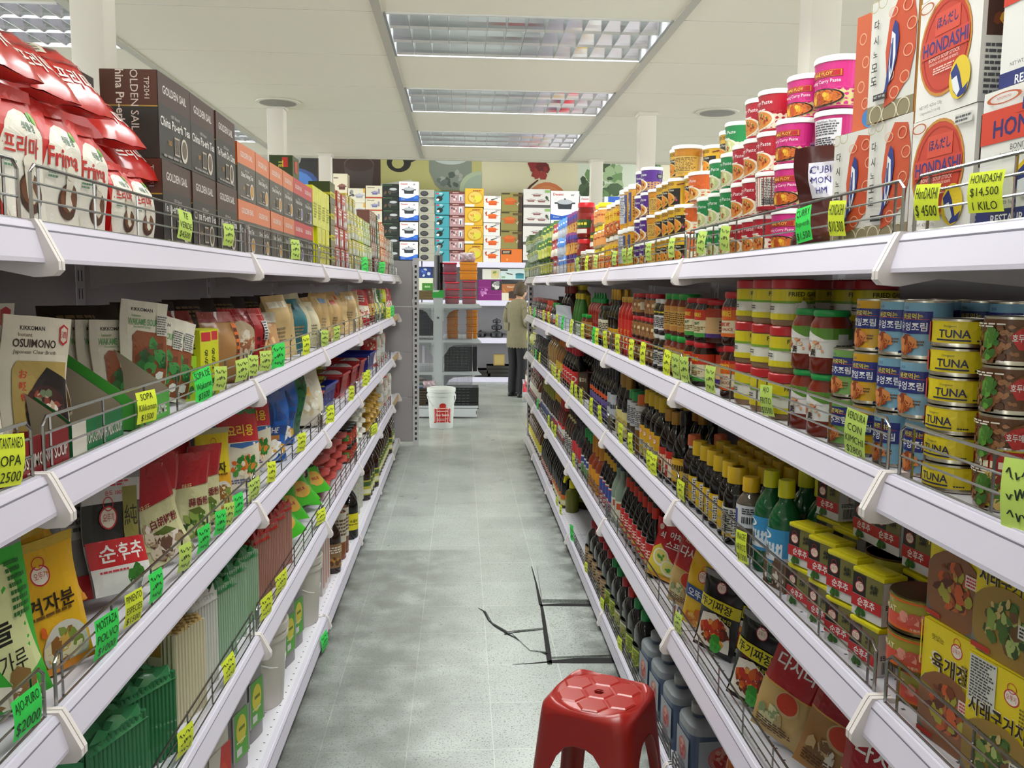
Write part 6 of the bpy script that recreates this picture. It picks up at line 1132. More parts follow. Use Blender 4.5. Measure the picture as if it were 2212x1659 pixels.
for i in range(5):
    for t in range(5): laid(gol, 6.06+.2*i, .03, .06*t, 'golden noodle pack, %s from the camera, %s layer' % (ORD[i+1], TIER[t]), 'golden noodle packs', 92, -88, 0, 4)
for i in range(5): one(-1, 4, f_r if i % 2 else f_g, 0, .05, '%s packet on the fourth shelf end, %s from the camera' % (('clear', 'red and white')[i % 2], ORD[i+1]), 'packet', 'packets on the fourth shelf end', y=7.2+.2*i, face=40, tilt=(R(-8), 0))
# ---- bottom shelf
lemon = 'r .1 .0 .9 1 5aa83a;e .5 .6 .3 .3 d8cc3a;T 식초 .5 .62 .12 3a6a1a;r .2 .08 .5 .24 d8d8d4;l .2 .34 .8 .4 1 e8e8c8'
gcan = jerrycan('grey_jerrycan', .14, .2, .33, '8d8a8a:.35', 'b8b8b4:.35', lemon, lab='9a9898')
wcan = jerrycan('white_jerrycan', .16, .2, .33, 'c9c3b6:.35', 'd8d8d4:.35', 'p c8322a .55 1 1 1 1 0 .62 0 .45 .5;e .62 .4 .2 .28 d8452a;r .1 .3 .45 .62 b8b4ac;l .12 .34 .42 .58 4 8a3a3a', lab='cfc8ba')
wbk = bucket('white_bucket', .115, .30, 'd3cdc2:.4', 'r .8 .08 1 .92 d8d03a;E .9 .7 .05 0 4a6a2a')
def bt(p, y, desc, grp, face=14, d=.05, cat='jerrycan'): one(-1, 5, p, 0, d, desc, cat, grp, 0, face, (0, 0), y)
bt(wcan, 2.30, 'white jerrycan with red chili label, nearest on the bottom shelf', 'bottom shelf containers')
bt(gcan, 2.52, 'grey jerrycan with green lemon label, first from the camera', 'grey jerrycans')
bt(gcan, 2.72, 'grey jerrycan with green lemon label, second from the camera', 'grey jerrycans')
bt(wbk, 2.98, 'white bucket with yellow label on the left bottom shelf', 'white buckets', d=.01, cat='bucket')
bt(gcan, 3.28, 'grey jerrycan just past the first white bucket', 'grey jerrycans')
bt(gcan, 3.45, 'grey jerrycan just before the second white bucket', 'grey jerrycans')
bt(wbk, 3.72, 'white bucket with its handle hanging down', 'white buckets', d=.0, cat='bucket')
cx_ = carton('red_white_carton', .05, .2, .33, 'd0c8c4:.3', 'r .3 .1 .7 .9 c88a7a', 'r 0 0 .3 1 b83a2e;k .6 .4 .2 .2 8 .06 c83a4a,3a6a3a;T 梅 .6 .75 .1 2a2a4a', '')
for i in range(3): bt(cx_, 4.04+.075*i, 'tall red and white carton past the second bucket, %s' % ORD[i+1], 'red and white cartons', 8, .05, 'carton')
vb = bottle('brown_bottle', .05, .31, '2a1810:.1', '1a1412:.3', '8a6a44', 'k .5 .3 .4 .2 10 .1 c88a3a,5a3a1a;l .2 .6 .8 .9 3 e8dcc8', zs=.6, zn=.8, rn=.4, rc=.46, cz=.88, lz=(.1, .5), waist=.08)
bt(vb, 4.38, 'brown bottle with tan label by the red and white cartons', None, 30, .01, 'bottle')
pb = bottle('amber_oil_bottle', .045, .32, '8a4a1e:.15', 'c8c8c4:.3', 'c8c0ae', 'l .2 .2 .8 .8 5 6a4a2a', zs=.7, zn=.84, rn=.4, rc=.46, cz=.9, lz=(.3, .8))
for i in range(2): bt(pb, 4.60+.11*i, 'amber oil bottle with pale label, %s of two' % ('nearer', 'farther')[i], 'amber oil bottles', 30, .02, 'bottle')
kal = bottle('marinade_bottle', .055, .32, '15110e:.1', 'd8c41e:.3', 'e0d41e', 'T 소갈비 .45 .55 .2 2a1a0a .4;l .2 .3 .6 .4 1 5a4a1a;E .8 .8 .05 0 c83a3a;k .85 .2 .1 .15 6 .08 8a4a2a,c88a4a', zs=.6, zn=.8, rn=.4, rc=.46, cz=.88, lz=(.16, .46), waist=.06)
for i in range(2): bt(kal, 4.98+.13*i, 'black marinade bottle with yellow label, %s of two' % ('nearer', 'farther')[i], 'marinade bottles', 36, .0, 'bottle')
clj = jerrycan('clear_jug', .14, .16, .34, 'b8b8a8:.25', 'd0d4d0:.3', 'l .2 .2 .8 .8 4 b8b0a0', lab='c4c4b4')
for i in range(3): bt(clj, 5.32+.17*i, 'cloudy white jug, %s from the camera' % ORD[i+1], 'cloudy white jugs')
sb2 = bottle('brown_soy_bottle', .05, .32, '2c1a10:.1', '1c1410:.3', 'b8b03a', 'r .1 .1 .9 .4 d8d8b8;r .1 .6 .9 .9 3a5a2a', zs=.62, zn=.82, rn=.4, rc=.44, cz=.88, lz=(.12, .44))
for i in range(18): bt(sb2, 5.90+.125*i, 'brown soy bottle with olive label, %s from the camera' % ordn(i+1), 'brown soy bottles', 34, .0+.0*i, 'bottle')
# ================================================================ the far end of the shop
# closing panel of the left run: the back of a shelving unit that stands across the aisle's end
ex = empty('end_shelving', (-.80, 8.36, 0)); tag(ex, 'grey panelled back of the shelving across the end of left run', 'shelving')
for q in range(4): g = G(); g.box(-.5, .34, -.012, .012, .04+.435*q, .47+.435*q, 'a8a2a4:.5', .003); g.build('back_panel', ex, smooth=0)
g = G(); g.box(.345, .40, -.03, .05, 0, 1.80, 'c9c6c9:.4')
for q in range(34): g.box(.362, .382, -.0308, -.030, .06+.05*q, .085+.05*q, '2c2c2e:.8')
g.build('upright', ex, smooth=0)
g = G(); g.box(.655, .70, 8.46, 8.52, 0, 1.63, 'bcbac0:.45')
for q in range(30): g.box(.668, .685, 8.4592, 8.46, .06+.05*q, .085+.05*q, '2c2c2e:.8')
tag(g.build('end_post', smooth=0), 'slotted grey upright closing the far end of the right run', 'post')
# mural --------------------------------------------------------------
mu = empty('wall_mural', (0, WY-.004, 0)); tag(mu, 'kitchen photo mural along the top of the rear wall', 'mural')
def mpx(px): return (px-994)/F*WY+.02
def mpz(py): return EYE+(618-py)/F*WY
def mpanel(px0, px1, col, art):
    x0, x1 = mpx(px0), mpx(px1); z0, z1 = mpz(470), mpz(346); g = G(); S = plane((x0, 0, z0), (x1-x0, 0, 0), (0, 0, z1-z0)); g.art('r 0 0 1 1 %s:.6;' % col+art, S, .001, .001); g.build('mural_panel', mu, smooth=0)
mpanel(560, 690, '1c1a1c', 'e .6 .35 .5 .4 24407a;e .6 .45 .35 .25 3a6ab0;e .45 .9 .3 .2 8a8a8a')
mpanel(690, 822, '3a2620', 'e .66 .82 .24 .13 5a4848;e .66 .82 .22 .11 3a2620;p 463a3a .42 .82 .90 .82 .84 .2 .48 .2;e .66 .8 .22 .1 3c2a26;r .3 0 1 .4 4a4450;o .6 .1 .4 .2 5a5460 .08;e .2 .3 .2 .5 302018')
mpanel(822, 1034, 'a8a46a', 'p b8b8b0 0 0 .0 .5 .3 .58 .46 .28 .46 0;e .18 .86 .12 .16 1c1612;p 1c1612 .2 .9 .4 .98 .4 .94 .24 .82;e .17 .85 .06 .09 a8a46a;p 70786e .48 1 .9 1 .9 .72 .84 .5 .76 .38 .62 .38 .54 .5 .48 .72;e .69 1 .2 .16 a8b0ac;k .69 .62 .16 .16 14 .06 3a4640,8a928a,54605a;e .7 .36 .14 .06 66683e;e .98 .44 .2 .3 9aa88c;e 1 .42 .18 .26 8a9a8a;p a0a858 .8 .42 1 .42 1 .2 .9 .2')
mpanel(1034, 1239, 'c2bca0', 'e .68 .12 .24 .46 b86a3e;e .68 .12 .20 .40 c47a4a;p 4a1e14 .34 .18 .50 .52 .58 .62 .59 .6 .52 .5 .37 .18;p 4a1e14 .05 .12 .2 .2 .3 .17 .3 .2 .2 .24 .05 .15;E .1 .36 .03 0 6a1a1a;E .14 .30 .03 0 7a2020;E .08 .26 .025 0 6a1a1a;k .60 .8 .1 .18 22 .07 7a1e20,5a1416,8a2a28;E .2 .4 .012 0 5a1a1a')
mpanel(1239, 1420, 'b8beb0', 'k .3 .6 .3 .4 40 .1 3a5230,5a7a48,2c4024,8aa078;p 3a3a3a .55 .3 1 .85 1 .8 .57 .26;p 5a5a5a .55 .24 1 .78 1 .74 .57 .2;e .3 .2 .16 .14 d8d4c8;e .78 .1 .2 .18 e8e0c8;e .95 .3 .3 .3 8a8270;k .9 .8 .1 .2 12 .1 3a5230,5a7a48')
# wall shelving ---------------------------------------------------------
FY = 14.0                                   # front edge of the wall shelves
def fx_(px, y=FY): return (px-994.+0)/F*y+.0
def fz(py, y=FY): return EYE+(618-py)/F*y*.995
ws = empty('rear_shelving', (0, WY-.02, 0)); tag(ws, 'white wall shelving across the rear of the shop', 'shelving')
FZ = [fz(568), fz(650), fz(731), fz(817)]
inv = FY-(WY-.02)
for x0, x1 in ((-3.2, -1.9), (-1.9, -.62), (-.62, 1.04), (1.04, 2.3), (2.3, 3.4)):
    g = G(); g.box(x0+.02, x1-.02, -.03, -.02, .1, FZ[0]-.03, '8f8c90:.5'); g.build('back_panel', ws, smooth=0)
    for z in FZ:
        g = G(); g.box(x0+.01, x1-.01, inv, -.03, z-.02, z, 'd9d6e2:.4'); g.box(x0+.01, x1-.01, inv-.012, inv, z-.085, z, 'dcd8ee:.35'); g.build('shelf', ws, smooth=0)
for x in (-3.2, -1.9, -.62, 1.04, 2.3, 3.4):
    g = G(); g.box(x-.025, x+.025, -.028, -.0, 0, FZ[0]-.025, 'c4c2c8:.45'); g.build('upright', ws, smooth=0)
def pot(cx, cy, s, c, lid='a8a8b0', a=1.): return 'p %s %g %g %g %g %g %g %g %g;e %g %g %g %g %s;e %g %g %g %g %s;r %g %g %g %g %s;r %g %g %g %g %s;r %g %g %g %g %s' % (c, cx-s, cy, cx+s, cy, cx+s*.85, cy-s*a, cx-s*.85, cy-s*a, cx, cy, s, s*.34*a, lid, cx, cy+s*.1*a, s*.9, s*.26*a, lid, cx-s*.1, cy+s*.3*a, cx+s*.1, cy+s*.5*a, c, cx-s*1.35, cy-s*.26*a, cx-s*.95, cy-s*.06*a, c, cx+s*.95, cy-s*.26*a, cx+s*1.35, cy-s*.06*a, c)
def pbox(w, h, col, art, d=.28): return carton('cookware_box', w, d, h, col+':.4', art, 'r 0 0 1 1 %s' % col, 'r 0 0 1 1 %s' % col)
MM = FY/F
def col_(px0, px1, top, bot, n, col, art, nm, y=None, zb=None):
    y = y or FY+.03; w = (px1-px0)*MM; hh = (bot-top)*MM/n; p = pbox(w*.985, hh*.985, col, art); z = fz(bot) if zb is None else zb
    for i in range(n): dup(p, (fx_((px0+px1)/2)+random.uniform(-.004, .004), y, z+hh*i+.001), R(random.uniform(-1, 1)), nm+(', %s from the bottom' % ordn(i+1) if n > 1 else ''), 'box', 'cookware boxes on the rear wall')
BLUEW = 'r 0 0 1 .3 1f5ac0;p f0f0f2 0 .3 0 .2 .4 .13 .75 .22 1 .42 1 .6 0 .6;'
col_(725, 755, 387, 568, 4, 'd8cdb6', 'T 쿡 .2 .8 .1 3a2a20;'+pot(.62, .45, .24, '5a3028', '8a5a50', .8)+';r .3 .0 1 .1 d89a3a', 'beige pot box in the leftmost tall stack')
col_(755, 791, 417, 568, 5, 'd6d0bc', 'k .2 .6 .12 .2 5 .1 4a4a4a,8a8a8a;'+pot(.66, .55, .22, '9a9aa8', 'b8b8c8', 1.)+';r .9 .7 1 1 d8a03a', 'cream box showing a steel pot')
col_(792, 827, 411, 568, 6, 'd6cdb8', 'r 0 0 1 .1 b84a2a;T NICEE .3 .84 .1 4a3a30 .4;'+pot(.55, .5, .18, '6a6a9a', '9a9ab8', 1.2)+';r .75 .35 .85 .75 8a8aa8', 'cream box with red foot and blue pot')
col_(828, 862, 407, 568, 6, '1e2420', pot(.66, .6, .24, '3a3a3c', 'b8bcc0', 1.2)+';k .3 .35 .25 .25 8 .1 3a5a3a,6a4a3a,4a4a4a;r .0 .88 .6 .96 3a5a3a', 'black box showing a steel pot')
DES = BLUEW+'T Dessini .26 .88 .09 c8322a .36;T 28* .78 .86 .07 3a3a4a .2;'+pot(.5, .62, .27, '30343a', 'b8bcc4', .92)+';E .14 .68 .04 0 4a5a8a;r .75 .12 .95 .26 3a7ad8;t Dessini .2 .1 .06 c8d8f0 .2'
col_(862, 904, 401, 565, 4, 'ecebec', DES, 'white and blue casserole box, narrow stack')
col_(904, 938, 417, 568, 9, 'a8a698', 'e .34 .5 .26 .34 26262a;e .34 .54 .2 .22 4a4a4e;r .55 .4 .62 .5 26262a;E .86 .5 .06 0 6a6a60', 'slim grey box with a black pan')
col_(938, 969, 421, 568, 6, '3f97a4', 'r .08 .76 .26 .9 c83a5a;l .3 .76 .6 .92 2 d8e8e8;e .32 .4 .22 .24 16201f;p 16201f .42 .56 .6 .8 .66 .78 .48 .5;e .2 .3 .1 .1 e8e8e8', 'teal box with a black pan')
col_(969, 1001, 420, 568, 6, 'b08a8e', 'r 0 .78 1 1 6a3230;k .3 .45 .22 .25 12 .08 4a3238,8a5a6a,d8c0c0;r .62 .2 .86 .7 d8d8d8;r .7 .2 .78 .55 2a3a5a;l .2 .84 .7 .94 1 d8c0b8', 'maroon and pink cookware box')
col_(1001, 1041, 413, 568, 4, 'd8a82a', 'e .55 .5 .42 .36 b88a1e;e .55 .52 .37 .3 d8b85a;k .5 .46 .26 .22 14 .1 c8862a,e0d04a,b8b03a;e .7 .44 .16 .18 d0c83a;T 냄비 .62 .88 .1 8a3a1a .4;r 0 0 .5 .14 e8e0d0', 'yellow box with a golden bowl')
col_(1041, 1078, 428, 568, 5, 'dedad8', pot(.52, .55, .26, 'd0561e', 'e0641e', 1.)+';k .2 .7 .12 .15 4 .08 d0561e,8a3a1e;p 2a2a2c .4 .72 .8 .86 .8 .82 .45 .66;r .7 .9 .95 .96 8a8a8a', 'white box with an orange pot')
col_(1078, 1124, 420, 539, 3, '8a8048', 'r .8 0 1 1 3a2a1e;'+pot(.4, .62, .26, 'c0561e', 'c8682a', 1.05)+';r .55 .8 1 .92 5a4a28;k .75 .4 .12 .14 8 .06 d8d0b0,8a5a3a;r .02 .9 .4 .97 3a3420', 'olive box with an orange stew pot', zb=fz(539))
col_(1078, 1124, 539, 568, 1, 'd8702a', 'r .04 .6 .5 .9 2a2018;l .1 .66 .44 .86 2 d8c8b0;e .3 .2 .04 .1 e8a86a', 'plain orange box under the olive ones')
col_(1126, 1184, 412, 568, 4, 'd8d4d2', 'r 0 0 1 .14 5a5658;E .1 .86 .04 0 c83a3a;'+pot(.5, .72, .15, '8a5a58', 'b8b0b0', .8)+';'+pot(.28, .42, .14, '8a5a58', 'b8b0b0', .8)+';'+pot(.68, .4, .14, '8a5a58', 'b8b0b0', .8)+';r .8 .8 1 .95 8ab06a;k .9 .5 .08 .2 6 .06 3a5a3a,3a3a3a', 'white box with a three pot set')
col_(1184, 1246, 414, 476, 1, 'ecebec', DES.replace('28*', '44*').replace('.12 .95', '.12 .95'), 'largest white and blue casserole box', zb=fz(476))
col_(1184, 1246, 476, 568, 2, 'ecebec', DES, 'white and blue casserole box under the largest one')
col_(1247, 1290, 425, 568, 3, 'e4e4e6', DES, 'white casserole box at the right of the wide stack')
col_(1300, 1340, 425, 568, 3, 'd8dce4', 'r .2 0 1 1 2a5ab8;e .5 .4 .2 .3 8ab0e0', 'white and blue box behind the yellow tubs')
def wallbox(px0, px1, py0, py1, col, art, nm, lev, d=.3, cat='box'):
    p = carton('cookware_box', (px1-px0)*MM*.99, d, (py1-py0)*MM, col+':.4', art, 'r 0 0 1 1 %s' % col, ''); dup(p, (fx_((px0+px1)/2), FY+.03, FZ[lev]+(( {0: 568, 1: 646, 2: 728, 3: 817}[lev]-py1)*MM)+.001), 0, nm, cat, 'boxes on the lower wall shelves')
wallbox(1031, 1082, 602, 646, '7a1a6e', 'r .55 .5 1 .95 2a2a2c;k .75 .72 .16 .16 8 .12 d8d4d0,8a8a8a;k .25 .4 .16 .24 14 .06 b86ab0,c88ac0;r 0 .28 1 .30 9a4a90;r 0 .62 .5 .64 9a4a90', 'purple cookware box with white curls', 1)
wallbox(1040, 1078, 580, 602, 'd8d4cc', 'r .5 .1 .95 .9 c8c090;E .25 .4 .1 0 5a5a4a;k .7 .65 .12 .2 6 .1 d8b83a,6a8a4a', 'small white box standing on the purple one', 1)
wallbox(1080, 1130, 605, 646, 'a8683c', 'r 0 .86 1 1 2a2a2a;T Natural .4 .72 .1 e0c8a8 .4;e .5 .3 .3 .2 3a2a22;r 0 0 .3 .4 d8d0c0;E .14 .2 .05 0 4a4a4a;p d89a3a .02 .7 .14 .5 .2 .4 .1 .5', 'brown pan box beside the purple one', 1)
wallbox(1078, 1132, 578, 601, 'c8d8d8', 'r .0 .8 .3 .95 2a2a2a;p 4a3a30 .2 .66 .5 .5 .5 .42 .3 .5;r .62 .1 .95 .5 3a8a9a;e .78 .5 .18 .12 2a6a7a;r .05 .12 .2 .3 8aa88a', 'pale box with a teal saucepan on top of the brown one', 1)
wallbox(1086, 1106, 604.5, 605, 'd83a4a', '', 'thin red flyer under the pale saucepan box', 1, .05) if 0 else None
wallbox(903, 932, 577, 600, '1e3a7a', 'k .5 .5 .4 .4 8 .14 c8d0e0,3a5ab0', 'blue box at the left of the far shelf', 1)
wallbox(903, 934, 600, 626, 'd8dcc0', 'r .25 .0 1 .6 3a7a2a;T eoc .62 .3 .16 b8e0a0 .4', 'white and green box under the blue one', 1)
for i in range(6): wallbox(903, 935, 627+3.1*i, 629.8+3.1*i, '5a4a26', '', 'thin olive tray in the pile, %s from the top' % ordn(i+1), 1)
# pans and dark boxes on the lower wall shelves
def pan(r=.13, h=.09, c='1c1c20:.18'):
    g = G(); g.lathe([(r*.8, 0), (r, .02), (r*1.02, h), (r*.98, h), (r*.95, .025), (.001, .02)], c, 22); b = g.build('cooking_pot', link=False)
    g = G(); g.lathe([(r*1.03, h), (r*.8, h+.02), (r*.3, h+.038), (.001, h+.04)], '55585c:.1:.3', 22); g.lathe([(.02, h+.038), (.026, h+.06), (.001, h+.064)], c, 12); l = g.build('lid', link=False)
    g = G()
    for s_ in (-1, 1): g.tube([(s_*r, -.03, h*.8), (s_*(r+.045), -.02, h*.85), (s_*(r+.045), .02, h*.85), (s_*r, .03, h*.8)], .008, c, 6)
    return proto(b, l, g.build('handles', link=False))
pn = pan()
for i, (px, lev, s, y_, z_) in enumerate(((1072, 2, .8, .03, 0), (1036, 2, .7, .05, 0), (1108, 2, .7, .05, 0), (1072, 2, .66, .03, .128), (1108, 2, .6, .05, .112), (1072, 2, .5, .03, .234), (1038, 2, .7, .30, 0), (1074, 2, .72, .30, 0))):
    dup(pn, (fx_(px), FY+.1+y_, FZ[lev]+z_+.001), .3*i, 'dark cooking pot with glass lid on the wall shelf, %s' % ('front middle', 'front left', 'front right', 'stacked in the middle', 'stacked at the right', 'topmost of the pile', 'rear left', 'rear middle')[i], 'cooking pot', 'dark cooking pots', s=s)
for i, (px, w, h, z) in enumerate(((1080, .42, .06, 0), (1080, .40, .06, .061), (1078, .4, .06, .122), (1042, .26, .06, 0), (1040, .2, .05, .061))):
    g = G(); g.box(-w/2, w/2, 0, .35, 0, h, '24211f:.4', .006); g.box(-w/2-.008, w/2+.008, -.008, .358, h*.8, h, '2c2926:.35', .004)
    o = g.build('baking_tray'); o.location = (fx_(px), FY+.05, FZ[3]+z+.001); tag(o, 'dark lidded tray on the lowest wall shelf, %s' % ('bottom of the right pile', 'middle of the right pile', 'top of the right pile', 'lower left one', 'upper left one')[i], 'tray', 'dark lidded trays')
p = carton('card_box', .18, .1, .18, 'a08a4e:.6', 'r .1 .1 .9 .9 b09a5e', '', ''); dup(p, (fx_(1078), FY+.1, FZ[3]+.184), 0, 'tan card box standing on the dark trays', 'box')
# gondola seen from its end --------------------------------------------
EYg = 10.1; k_ = EYg/F
def ex_(px): return (px-994)*k_
def ez(py): return EYE+(618-py)*k_*.997
eg = empty('end_gondola', (ex_(945), EYg, 0)); tag(eg, 'grey shelving seen end on, behind the white soy bucket', 'shelving')
ox = ex_(945); GRY = 'a9aeb0:.45'
g = G(); g.box(-.055, .055, 0, .09, 0, ez(629), GRY, .004); g.box(-.012, .012, -.004, .0, ez(690), ez(690)+.02, '4a4e50'); g.build('upright', eg, smooth=0)
g = G(); g.box(-.065, .065, -.004, .0, ez(645), ez(629), '2f9a3e:.4'); g.quad((-.06, -.005, ez(633)), (.0, -.005, ez(633)), (.02, -.005, ez(629)), (-.06, -.005, ez(629)), 'b8c8b8'); g.build('green_tape', eg, smooth=0)
for py in (660, 736, 806):
    for s_ in (-1, 1):
        z = ez(py); g = G(); g.box(*sorted((s_*.05, s_*.47)), .02, 1.2, z-.02, z, 'b4b8bc:.4')
        g.prism([(s_*.05, z+.0), (s_*.47, z+.012), (s_*.51, z-.03), (s_*.05, z-.075), (s_*.05, z-.02)] if s_ > 0 else [(s_*.05, z-.02), (s_*.05, z-.075), (s_*.51, z-.03), (s_*.47, z+.012), (s_*.05, z)], 0, .012, GRY, 'y')
        g.prism([(s_*.05, z-.07), (s_*.18, z-.065), (s_*.13, z-.09), (s_*.095, z-.15), (s_*.05, z-.2)], 0, .012, GRY, 'y'); g.build('shelf', eg, smooth=0)
for s_ in (-1, 1):
    g = G(); g.box(*sorted((s_*.05, s_*.47)), .01, 1.2, .12, .145, 'b4b8bc:.4'); g.box(*sorted((s_*.05, s_*.46)), 0, .02, .02, .115, 'b9bdc0:.4'); g.box(*sorted((s_*.445, s_*.455)), -.001, .0, .05, .09, '4a4e50'); g.build('base', eg, smooth=0)
# mesh side panels
for j, (z0, z1) in enumerate(((ez(735)+.0, ez(668)), (ez(805), ez(742)), (ez(838), ez(812)))):
    for s_ in (-1, 1):
        g = G(); x0, x1 = .07, .40
        n = 30
        for i in range(n+1): zz = z0+(z1-z0)*i/n; g.box(*sorted((s_*x0, s_*x1)), -.012, -.0105, zz-.0009, zz+.0009, '6a6e72:.3:.6')
        for i in range(24): xx = s_*(x0+(x1-x0)*i/23); g.box(xx-.0009, xx+.0009, -.0125, -.011, z0, z1, '6a6e72:.3:.6')
        g.tube([(s_*x0, -.012, z0), (s_*x1, -.012, z0), (s_*x1, -.012, z1), (s_*x0, -.012, z1)], .003, '8a8e92:.3:.6', 5, closed=True); o = g.build('mesh_panel', eg, smooth=0)
def egthing(p, px, py_base, dy, nm, cat, grp=None, s=1.): dup(p, (ex_(px), EYg+dy, ez(py_base)+.002), 0, nm, cat, grp, (0, 0), s)
def food_box(name, w, d, h, c, lid):
    g = G(); g.box(-w/2, w/2, 0, d, 0, h*.82, c, .012); b = g.build(name, link=False)
    g = G(); g.box(-w/2-.008, w/2+.008, -.008, d+.008, h*.8, h, lid, .01); return proto(b, g.build('lid', link=False))
fo = food_box('food_container', .125, .16, .082, 'b8742a:.15', 'd8842a:.25'); fo2 = food_box('food_container', .20, .16, .10, 'd8862a:.15', 'e8962a:.25'); fp = food_box('food_container', .16, .18, .085, '8a5a62:.12', 'c8384a:.25'); fp2 = food_box('food_container', .15, .16, .11, '7a4a58:.12', 'b83040:.25')
for c, px in ((0, 976), (1, 1018)):
    for t in range(4): egthing(fo, px, 734-15.5*t, .06, 'orange lidded food container, %s column, %s up' % (('left', 'right')[c], ORD[t+1]), 'container', 'orange food containers')
for c, px in ((0, 975), (1, 1012)):
    for t in range(3): egthing(fp, px, 659-15.8*t, .07, 'clear food container with red lid, %s column, %s up' % (('left', 'right')[c], ORD[t+1]), 'container', 'red lidded containers')
for t in range(2): egthing(fo2, 1010, 607-18.4*t, .08, 'bright orange food container on top, %s one' % ('lower', 'upper')[t], 'container', 'bright orange containers')
egthing(fp, 1012, 612, .07, 'red lidded container under the bright orange ones', 'container', s=.62) if 0 else None
for t in range(2): egthing(fp2, 970, 611.5-20*t, .08, 'pinkish lidded container in the left pile, %s one' % ('lower', 'upper')[t], 'container', 'pinkish containers')
hd = pouch('clear_bag', .17, .12, .1, 'b8a0a8:.1', 'k .5 .5 .4 .4 16 .1 d8c8d0,9a8088', 'pillow', .4, .012, seed=201); egthing(hd, 1008, 570, .14, 'crumpled clear bag on top of the orange containers', 'bag')
g = G(); g.tube([(0, 0, 0), (0, 0, .44)], .05, '161618:.25', 16); g.tube([(-.01, 0, .44), (.0, 0, .50), (.01, 0, .56)], [.03, .012, .02], '9a9a9c:.15', 8)
o = g.build('black_roll'); o.location = (ex_(945)+.0, EYg+.18, ez(655)+.10); tag(o, 'black wrapped roll standing behind the green taped post', 'roll')
dk = carton('dark_tray', .38, .3, .035, '1c1d1e:.25', 'l .05 .2 .95 .8 1 3a3d3f', '', '')
for lev, n, b_ in ((805, 8, 'third'), (888, 7, 'lowest')):
    for t in range(n): egthing(dk, 994 if lev == 805 else 998, lev-6.7*t, .05, 'black tray in the pile on the %s right side shelf, %s up' % (b_, ordn(t+1)), 'tray', 'black trays of the end gondola')
dk2 = carton('dark_tray', .30, .3, .03, '2a2622:.3', 'l .05 .2 .95 .8 1 5a4a2a', '', '')
for t in range(8): egthing(dk2, 910, 888-5.8*t, .05, 'dark tray in the pile at the bottom left, %s up' % ordn(t+1), 'tray', 'dark trays at the bottom left')
for t in range(9): egthing(carton('dark_crate', .3, .3, .04, '2a2a36:.4', 'k .5 .5 .4 .4 6 .2 3a2a2a,3a3a4a', '', '') if t == 0 else EGC, 908, 735-7*t, .05, 'dark blue crate behind the left mesh, %s up' % ordn(t+1), 'crate', 'dark crates behind the mesh') if t else globals().__setitem__('EGC', carton('dark_crate', .3, .3, .036, '2a2a36:.4', 'k .5 .5 .4 .4 6 .2 3a2a2a,3a3a4a', '', ''))
cw = carton('small_carton', .16, .2, .06, 'd8d8d8:.4', 'r .2 .2 .8 .8 c83a3a', '', '')
for t, c in enumerate((('3a7ab8', 'blue'), ('5a9a4a', 'green'), ('b83a3a', 'red'), ('d8d8d8', 'white'))): egthing(carton('small_carton', .15, .2, .046, c[0]+':.4', 'r .2 .25 .8 .75 e0e0e0', '', ''), 911, 842-8.8*t, .02, '%s small carton in the pile left of the bucket' % c[1], 'box', 'small cartons by the bucket')
egthing(hd, 926, 842, .0, 'crumpled clear bag beside the small cartons', 'bag', s=.8)
# soy bucket -----------------------------------------------------------
SOY = 'r .12 .14 .88 .60 b8241e;p b8241e .3 .58 .5 .74 .7 .58;p b8241e .12 .60 .5 .70 .88 .60;e .5 .72 .14 .09 b8241e;l .24 .5 .76 .56 1 f0e0d8;T Soy_Sauce .5 .39 .11 f4ece4 .66;l .24 .2 .76 .28 2 e8c8c0;p b8241e .08 .12 .2 .2 .2 .1;p b8241e .92 .12 .8 .2 .8 .1;r .2 .62 .8 .64 e8d8c8;E .98 .4 .06 0 6a6a6a'
soyb = bucket('soy_bucket', .148, .44, 'd3d6d2:.4', SOY); dup(soyb, (ex_(955)-.0, 9.45, .001), R(8), 'white soy sauce bucket on the floor at the aisle end', 'bucket')
